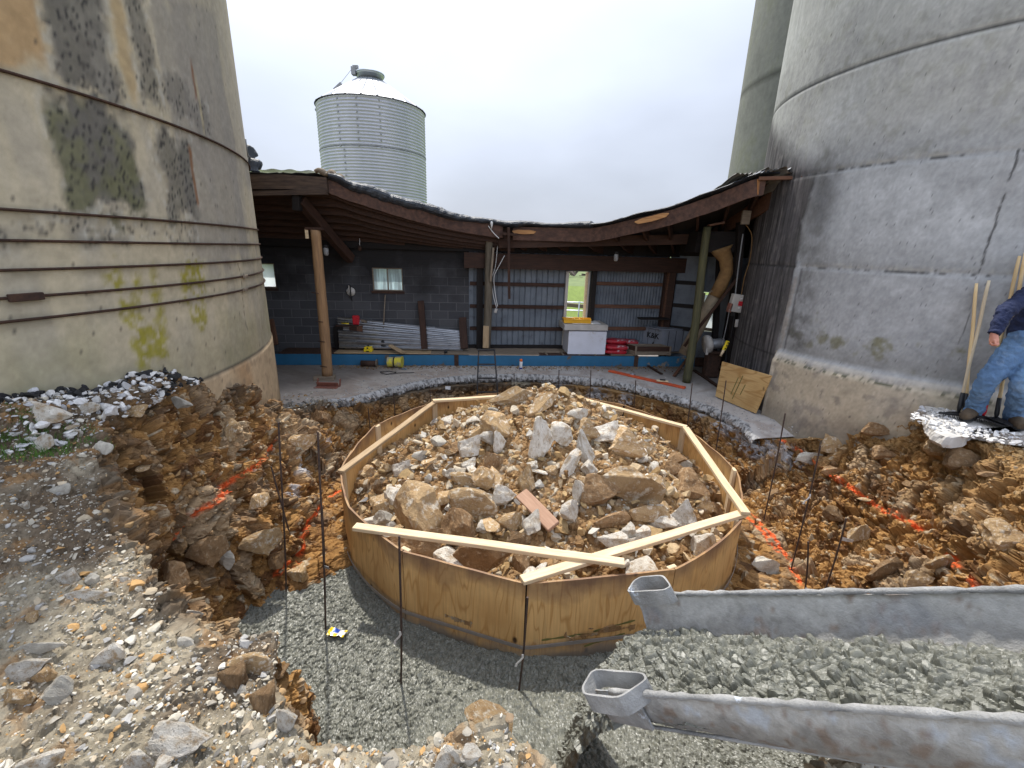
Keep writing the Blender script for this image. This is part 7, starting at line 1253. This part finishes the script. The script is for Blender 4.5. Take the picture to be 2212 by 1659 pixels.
# ================================================================== RIGHT: BROKEN SLAB, SHOVELS, PERSON
ZP = .75
ol = [atz(px, py, ZP) for px, py in ((1996, 858), (1999, 875), (2001, 892), (2007, 919), (2025, 933), (2042, 943), (2066, 944), (2090, 941), (2106, 925), (2140, 930), (2212, 940))]+[Vector((6.4, 3.5, ZP)), Vector((8.2, 3.4, ZP)), Vector((8.2, 5.6, ZP)), Vector((5.6, 5.6, ZP))]
ex = []
for i in range(len(ol)):
    a, b_ = ol[i], ol[(i+1) % len(ol)]; k = max(2, int((b_-a).length/.02)); ex += [a.lerp(b_, j/k) for j in range(k)]
E_ = np.array([v[:] for v in ex]); nn = fbm(E_, .10, 4, 91); cc = E_.mean(0); rings = [(1.0, -.12, .015), (1.012, -.085, .03), (1.006, -.04, .03), (1.0, -.008, .012), (.985, 0, .004), (.96, 0, .0), (.8, 0, 0), (.4, 0, 0), (.02, 0, 0)]; V = []
for (k, dz, am) in rings: Q = cc+(E_-cc)*k; Q[:, 2] = ZP+dz; D = (E_-cc)/np.linalg.norm(E_-cc, axis=1, keepdims=True); Q += D*((nn*.05)*(k > .5)+am*fbm(E_+[0, 0, dz*3], .04, 3, 92))[:, None]; V.append(Q)
V = np.stack(V, 1); P = V.reshape(-1, 3); C = np.repeat(L3(.50, .48, .45), len(P), 0)*(1+.25*fbm(P, .15, 4, 93))[:, None]
o = link('broken_slab', npmesh('broken_slab', P, gridF(V.shape[0], V.shape[1], True), C), M_['vrough']); tag(o, 'broken edge of a pale concrete slab jutting over the pit under the person', 'concrete slab')
g = np.random.default_rng(88); n = 2400; X = g.uniform(4.3, 6.6, n); Y = g.uniform(3.75, 5.1, n); s = g.lognormal(math.log(.035), .45, n).clip(.012, .1); ins = (np.hypot((X-5.6)/1.3, (Y-4.35)/.62) < 1)&(np.hypot(X-5.0, Y-4.45) > .2)&(np.hypot(X-5.3, Y-4.2) > .2); X, Y, s = X[ins], Y[ins], s[ins]
tag(scatter('white_gravel', np.stack([X, Y, np.full(len(X), ZP)+s*.15], 1), s, stone_cols(len(X), g, 'white'), g, sub=2, tilt=.5), kind='stuff')
def onsilo(px, py, cx=6.896, cy=7.242, rad=2.93):
    r = ray(px, py); a = r[0]**2+r[1]**2; b_ = -2*(r[0]*cx+r[1]*cy); c = cx*cx+cy*cy-rad*rad; t = (-b_-math.sqrt(max(b_*b_-4*a*c, 0)))/(2*a); return Vector(r*t)+Vector((0, 0, CAMH))
def tool(bot, top, lab, sock, head, col='handle', cat_='shovel'):
    t_ = onsilo(*top); b_ = onsilo(*bot); b_ = Vector((b_.x*.955, b_.y*.955, ZP+.05)); t_ = Vector((t_.x*.992, t_.y*.992, CAMH+(t_.z-CAMH)*.992)); e = empty('long_handled_tool', b_, lab, cat_); d = (t_-b_).normalized(); tube('handle', [b_+d*.12]+[b_.lerp(t_, k/12)+Vector((.004*math.sin(k), 0, 0)) for k in range(2, 13)], [.016]*11+[.013], M_[col], e, 12); tube('socket', [b_, b_+d*.05, b_+d*.22], [.012, .021, .019], M_[sock], e, 12)
    s_ = Vector((1, -.25, 0)).normalized(); f = Vector((-.2, -1, 0)).normalized()
    if head == 'rake':
        beam('rake_head', b_-s_*.24+f*.1, b_+s_*.24+f*.1, .02, .02, M_['black'], e)
        bm = bmesh.new()
        for k in range(13): p = b_-s_*.24+s_*.04*k+f*.1; add_beam(bm, p, p-Vector((0, 0, .04))+f*.04, .008, .008)
        bm_obj('tines', bm, M_['black'], e); tube('bow', [b_-s_*.22+f*.1, b_-s_*.1+f*.03, b_, b_+s_*.1+f*.03, b_+s_*.22+f*.1], .008, M_['black'], e, 6)
    else:
        Vv = [];
        for i in range(9):
            for j in range(9): u, v_ = -1+i/4, j/8; wd_ = .115*(1-.35*v_**3); Vv.append(b_+s_*(u*wd_)+f*(v_*.27)+Vector((0, 0, .012-.02*(1-u*u))))
        me = bpy.data.meshes.new('blade'); me.from_pydata([tuple(v-e.location) for v in Vv], [], [(i*9+j, (i+1)*9+j, (i+1)*9+j+1, i*9+j+1) for i in range(8) for j in range(8)]); me.update(); o = link('blade', me, M_['blackmetal'], e); o.modifiers.new('thick', 'SOLIDIFY').thickness = .003
    return e
tool((2094, 862), (2110, 612), 'tan-handled rake leaning on the right silo, leftmost at its top', 'black', 'rake', cat_='rake'); M_['handle2'] = wood('pale_handle_wood', (.68, .58, .42), (.6, .5, .35), (.5, .4, .28), st=(10, 10, 1)); tool((2080, 862), (2137, 606), 'pale-handled rake with a black collar leaning behind the tan one', 'black', 'rake', 'handle2', 'rake')
tool((2130, 882), (2203, 553), 'shovel with a long yellowish handle and red collar behind the person', 'red', 'blade'); tool((2160, 880), (2216, 545), 'shovel handle at the right edge, half hidden by the person', 'black', 'blade')
# ---- person
def loft(bm, pts, rad, seg=18, flat=1.0, wr=0, seed=0):
    """closed tube; flat squeezes it front to back"""
    n = 5; P_ = [Vector(p) for p in pts]; m_ = (len(P_)-1)*n; pp = [cat(P_, i/m_) for i in range(m_+1)]; rr_l = [np.interp(i/n, range(len(rad)), rad) for i in range(m_+1)]
    if wr: rr_l = [r_*(1+wr*math.sin(i*1.7+seed)*math.sin(i*.6+seed*2)) for i, r_ in enumerate(rr_l)]
    V, F = tube_arrays(pp, rr_l, seg)
    if flat != 1: V = [pp[min(i//seg, m_)]+Vector(((v-pp[i//seg]).x, (v-pp[i//seg]).y*flat, (v-pp[i//seg]).z)) for i, v in enumerate(V)]
    vs = [bm.verts.new(v) for v in V]; 
    for f in F: bm.faces.new([vs[k] for k in f])
def remeshed(name, bm, mt, parent, vox, sm=6, disp=0):
    bmesh.ops.recalc_face_normals(bm, faces=bm.faces); o = bm_obj(name, bm, mt, parent); r = o.modifiers.new('remesh', 'REMESH'); r.mode = 'VOXEL'; r.voxel_size = vox; r.use_smooth_shade = True; s_ = o.modifiers.new('smooth', 'SMOOTH'); s_.iterations = sm; s_.factor = .5
    if disp:
        tx = bpy.data.textures.new(name+'_folds', 'CLOUDS'); tx.noise_scale = .05; tx.noise_depth = 2; d = o.modifiers.new('folds', 'DISPLACE'); d.texture = tx; d.strength = disp; d.mid_level = .5; d.texture_coords = 'LOCAL'
    return o
aL, kL, hL = aty(2103, 886, 4.56), aty(2130, 826, 4.42), aty(2190, 758, 4.48); aR, kR, hR = aty(2190, 902, 4.40), aty(2204, 838, 4.25), aty(2238, 764, 4.40)
pel = (hL+hR)/2+Vector((.02, .04, .06)); waist = pel+Vector((.03, .03, .16)); chest = aty(2262, 650, 4.50); nk = aty(2264, 596, 4.50); shL, elL, wrL = aty(2238, 628, 4.46), aty(2172, 674, 4.30), aty(2147, 722, 4.22); shR = aty(2300, 625, 4.56); elR = aty(2325, 700, 4.42); wrR = aty(2300, 745, 4.25); hd = nk+Vector((-.05, -.04, .17))
per = empty('person', Vector((aL.x*.5+aR.x*.5, 4.48, ZP)), 'person in faded jeans, navy sweatshirt and brown boots, one fist on the thigh', 'person'); per.rotation_euler = (0, 0, 0)
bm = bmesh.new(); loft(bm, [hL+Vector((.02, 0, .06)), hL, kL.lerp(hL, .5), kL, aL.lerp(kL, .5), aL], [.06, .07, .065, .05, .048, .035]); loft(bm, [hR+Vector((-.02, 0, .06)), hR, kR.lerp(hR, .5), kR, aR.lerp(kR, .5), aR], [.06, .07, .065, .05, .048, .035]); loft(bm, [pel-Vector((0, 0, .05)), waist, chest, nk-Vector((0, 0, .06))], [.10, .10, .12, .06])
loft(bm, [nk-Vector((0, 0, .08)), nk, hd-Vector((0, 0, .05))], [.055, .052, .05]); loft(bm, [chest+Vector((0, 0, .08)), shL, elL, wrL], [.05, .045, .036, .027]); loft(bm, [chest+Vector((0, 0, .08)), shR, elR, wrR], [.05, .045, .036, .027]); loft(bm, [hd+Vector((0, 0, -.115)), hd+Vector((0, 0, -.08)), hd, hd+Vector((0, 0, .08)), hd+Vector((0, 0, .118))], [.035, .062, .078, .066, .02], 22)
fwd_ = Vector((-.75, -.66, 0)).normalized(); sdv = Vector((fwd_.y, -fwd_.x, 0)); loft(bm, [hd+fwd_*.072+Vector((0, 0, .02)), hd+fwd_*.098+Vector((0, 0, -.02)), hd+fwd_*.078+Vector((0, 0, -.032))], [.009, .015, .012], 10)
for s_ in (-1, 1): loft(bm, [hd+sdv*.076*s_+Vector((0, 0, .03)), hd+sdv*.086*s_, hd+sdv*.076*s_+Vector((0, 0, -.03))], [.009, .015, .009], 10)
loft(bm, [hd+fwd_*.05+Vector((0, 0, -.09)), hd+fwd_*.078+Vector((0, 0, -.095))], [.035, .018], 10)
def hand(w_, d, side, curl=1.0):
    """palm, four curled fingers and a thumb leaving the side of the palm"""
    d = Vector(d).normalized(); up_ = Vector((0, 0, 1)); ac = d.cross(up_).normalized(); nr_h = ac.cross(d).normalized(); pc = w_+d*.075
    loft(bm, [w_-d*.02, w_+d*.03, pc], [.026, .033, .035], 14)
    for k, (o_, ln, rf) in enumerate(((-.030, .95, .0090), (-.010, 1.05, .0095), (.011, 1.0, .0092), (.030, .8, .0082))):
        b0 = w_+d*.072+ac*o_+nr_h*.014; l = .036*ln; p1 = b0+(d*.85-nr_h*-.15)*l; p2 = p1+(d*.0-nr_h*1.0)*l*.85*curl; p3 = p2+(-d*.85-nr_h*.2)*l*.7*curl; loft(bm, [b0-d*.02, b0, p1, p2, p3], [rf*1.15, rf*1.1, rf*1.08, rf, rf*.85], 8)
    b0 = w_+d*.025+ac*.026*side; loft(bm, [b0, b0+ac*.022*side+d*.03-nr_h*.008, b0+ac*.010*side+d*.058-nr_h*.028, b0-ac*.012*side+d*.066-nr_h*.036], [.014, .0125, .0115, .009], 8)
hand(wrL, (aty(2147, 742, 4.20)-wrL), -1); hand(wrR, (-.5, -.5, -.4), 1)
remeshed('body', bm, M_['skin'], per, .0055, 3)
bm = bmesh.new(); loft(bm, [hL+Vector((.03, .02, .10)), hL, kL.lerp(hL, .5), kL, aL.lerp(kL, .5), aL, aL-Vector((0, 0, .05))], [.10, .118, .105, .084, .080, .078, .076], 24, wr=.05, seed=1); loft(bm, [hR+Vector((-.03, .02, .10)), hR, kR.lerp(hR, .5), kR, aR.lerp(kR, .5), aR, aR-Vector((0, 0, .05))], [.10, .118, .105, .084, .080, .082, .080], 24, wr=.05, seed=2); loft(bm, [pel-Vector((0, 0, .03)), pel+Vector((0, 0, .06)), waist-Vector((0, 0, .01))], [.150, .165, .150], 26, .8)
remeshed('jeans', bm, M_['jeans'], per, .009, 3, .036)
bm = bmesh.new(); loft(bm, [waist-Vector((0, 0, .10)), waist, waist.lerp(chest, .5), chest, chest+Vector((0, 0, .11)), nk-Vector((0, 0, .01))], [.165, .175, .175, .18, .135, .068], 28, .78, wr=.03); loft(bm, [chest+Vector((0, 0, .10)), shL, shL.lerp(elL, .5), elL, elL.lerp(wrL, .6), wrL], [.08, .088, .076, .068, .056, .044], 22, wr=.08, seed=3); loft(bm, [chest+Vector((0, 0, .10)), shR, shR.lerp(elR, .5), elR, elR.lerp(wrR, .6), wrR], [.08, .088, .076, .068, .056, .044], 22, wr=.08, seed=4)
remeshed('sweatshirt', bm, M_['sweater'], per, .009, 3, .036)
for (ank, dr_, seed) in ((aL, Vector((-.85, -.5, 0)).normalized(), 1), (aR, Vector((-.6, -.8, 0)).normalized()*-.0+Vector((.75, -.6, 0)).normalized(), 2)):
    if seed == 2: dr_ = Vector((-.55, -.83, 0)).normalized()
    a0 = Vector((ank.x, ank.y, ZP+.045))+dr_*.02; bm = bmesh.new(); loft(bm, [Vector((ank.x, ank.y, ank.z+.02)), Vector((ank.x, ank.y, ZP+.10)), a0+Vector((0, 0, .06))], [.058, .056, .05], 18); loft(bm, [a0-dr_*.07+Vector((0, 0, .035)), a0+Vector((0, 0, .045)), a0+dr_*.09+Vector((0, 0, .038)), a0+dr_*.19+Vector((0, 0, .03)), a0+dr_*.235+Vector((0, 0, .025))], [.046, .060, .058, .054, .03], 18); remeshed('boot', bm, M_['boot'], per, .008, 3)
    bm = bmesh.new(); V = [(dr_*(x_)+Vector((-dr_.y, dr_.x, 0))*y_) for x_, y_ in ((-.11, -.03), (-.11, .03), (-.05, .045), (.06, .045), (.13, .055), (.20, .04), (.225, 0), (.20, -.04), (.13, -.05), (.05, -.04), (-.05, -.04))]; lo = [bm.verts.new(a0+v+Vector((0, 0, -.025))) for v in V]; hi = [bm.verts.new(a0+v+Vector((0, 0, .005))) for v in V]; bm.faces.new(lo[::-1]); bm.faces.new(hi); [bm.faces.new((lo[k], lo[(k+1) % 11], hi[(k+1) % 11], hi[k])) for k in range(11)]; bm_obj('boot_sole', bm, M_['black'], per)
bm = bmesh.new(); loft(bm, [hd+Vector((.015, .015, -.03)), hd+Vector((.015, .015, .05)), hd+Vector((.01, .01, .10)), hd+Vector((0, 0, .132))], [.080, .086, .070, .02], 22); remeshed('hair', bm, M_['hair'], per, .010, 2, .012)
for s_ in (-1, 1): lathe('eye', [(.001, .006), (.008, .003), (.008, -.004)], hd+fwd_*.074+sdv*.03*s_+Vector((0, 0, .012)), M_['white'], per, 10, rot=fwd_.to_track_quat('Z', 'Y').to_matrix())
# ================================================================== BEYOND THE SHED
ge = empty('field_gate', (1.0, 13.2, -.2), 'galvanised tube gate in the green pasture, seen through the doorway', 'gate')
for k, z in enumerate((.10, .28, .46, .66, .88, 1.12)): tube('rail', [(.2, 13.2, -.2+z), (4.2, 13.35, -.2+z)], .02, M_['galv'], ge, 8)
for x in (.2, 1.93, 4.2): tube('upright', [(x, 13.2+(x-.2)*.037, -.15), (x, 13.2+(x-.2)*.037, .95)], .02, M_['galv'], ge, 8)
tag(beam('fence_rail', (.2, 15.0, .72), (5.2, 14.4, .52), .1, .12, M_['grey_wood']), 'weathered wooden rail sloping across the pasture behind the gate', 'fence rail')
for k, (x, z, lb) in enumerate(((2.18, -.1, 'bottom stone of the little pile seen through the doorway'), (2.22, .08, 'middle stone of the little pile seen through the doorway'), (2.15, .22, 'top stone of the little pile seen through the doorway'))): rock(RS[k], (x, 12.6, z), (.6, .4, .2), 'rock_white', lb, None, (0, 0, k))
g = np.random.default_rng(99); n = 5200; a = g.uniform(-300, 300, n); P = np.stack([a, 46+g.normal(0, 1.2, n)+.04*np.abs(a), -.3+1.5*g.uniform(0, 1, n)**1.3+.3*np.sin(a*.2)], 1); Rm = rand_rot(n, g); B = np.array([(-.5, -.1, 0), (.5, -.1, 0), (.4, .15, .1), (-.4, .1, -.1)])
V = np.einsum('nij,vj->nvi', Rm, B)*g.uniform(.5, 1.3, n)[:, None, None]+P[:, None]; tag(link('hedge', npmesh('hedge', V.reshape(-1, 3), np.arange(n*4).reshape(-1, 4)), M_['hedge']), kind='stuff')
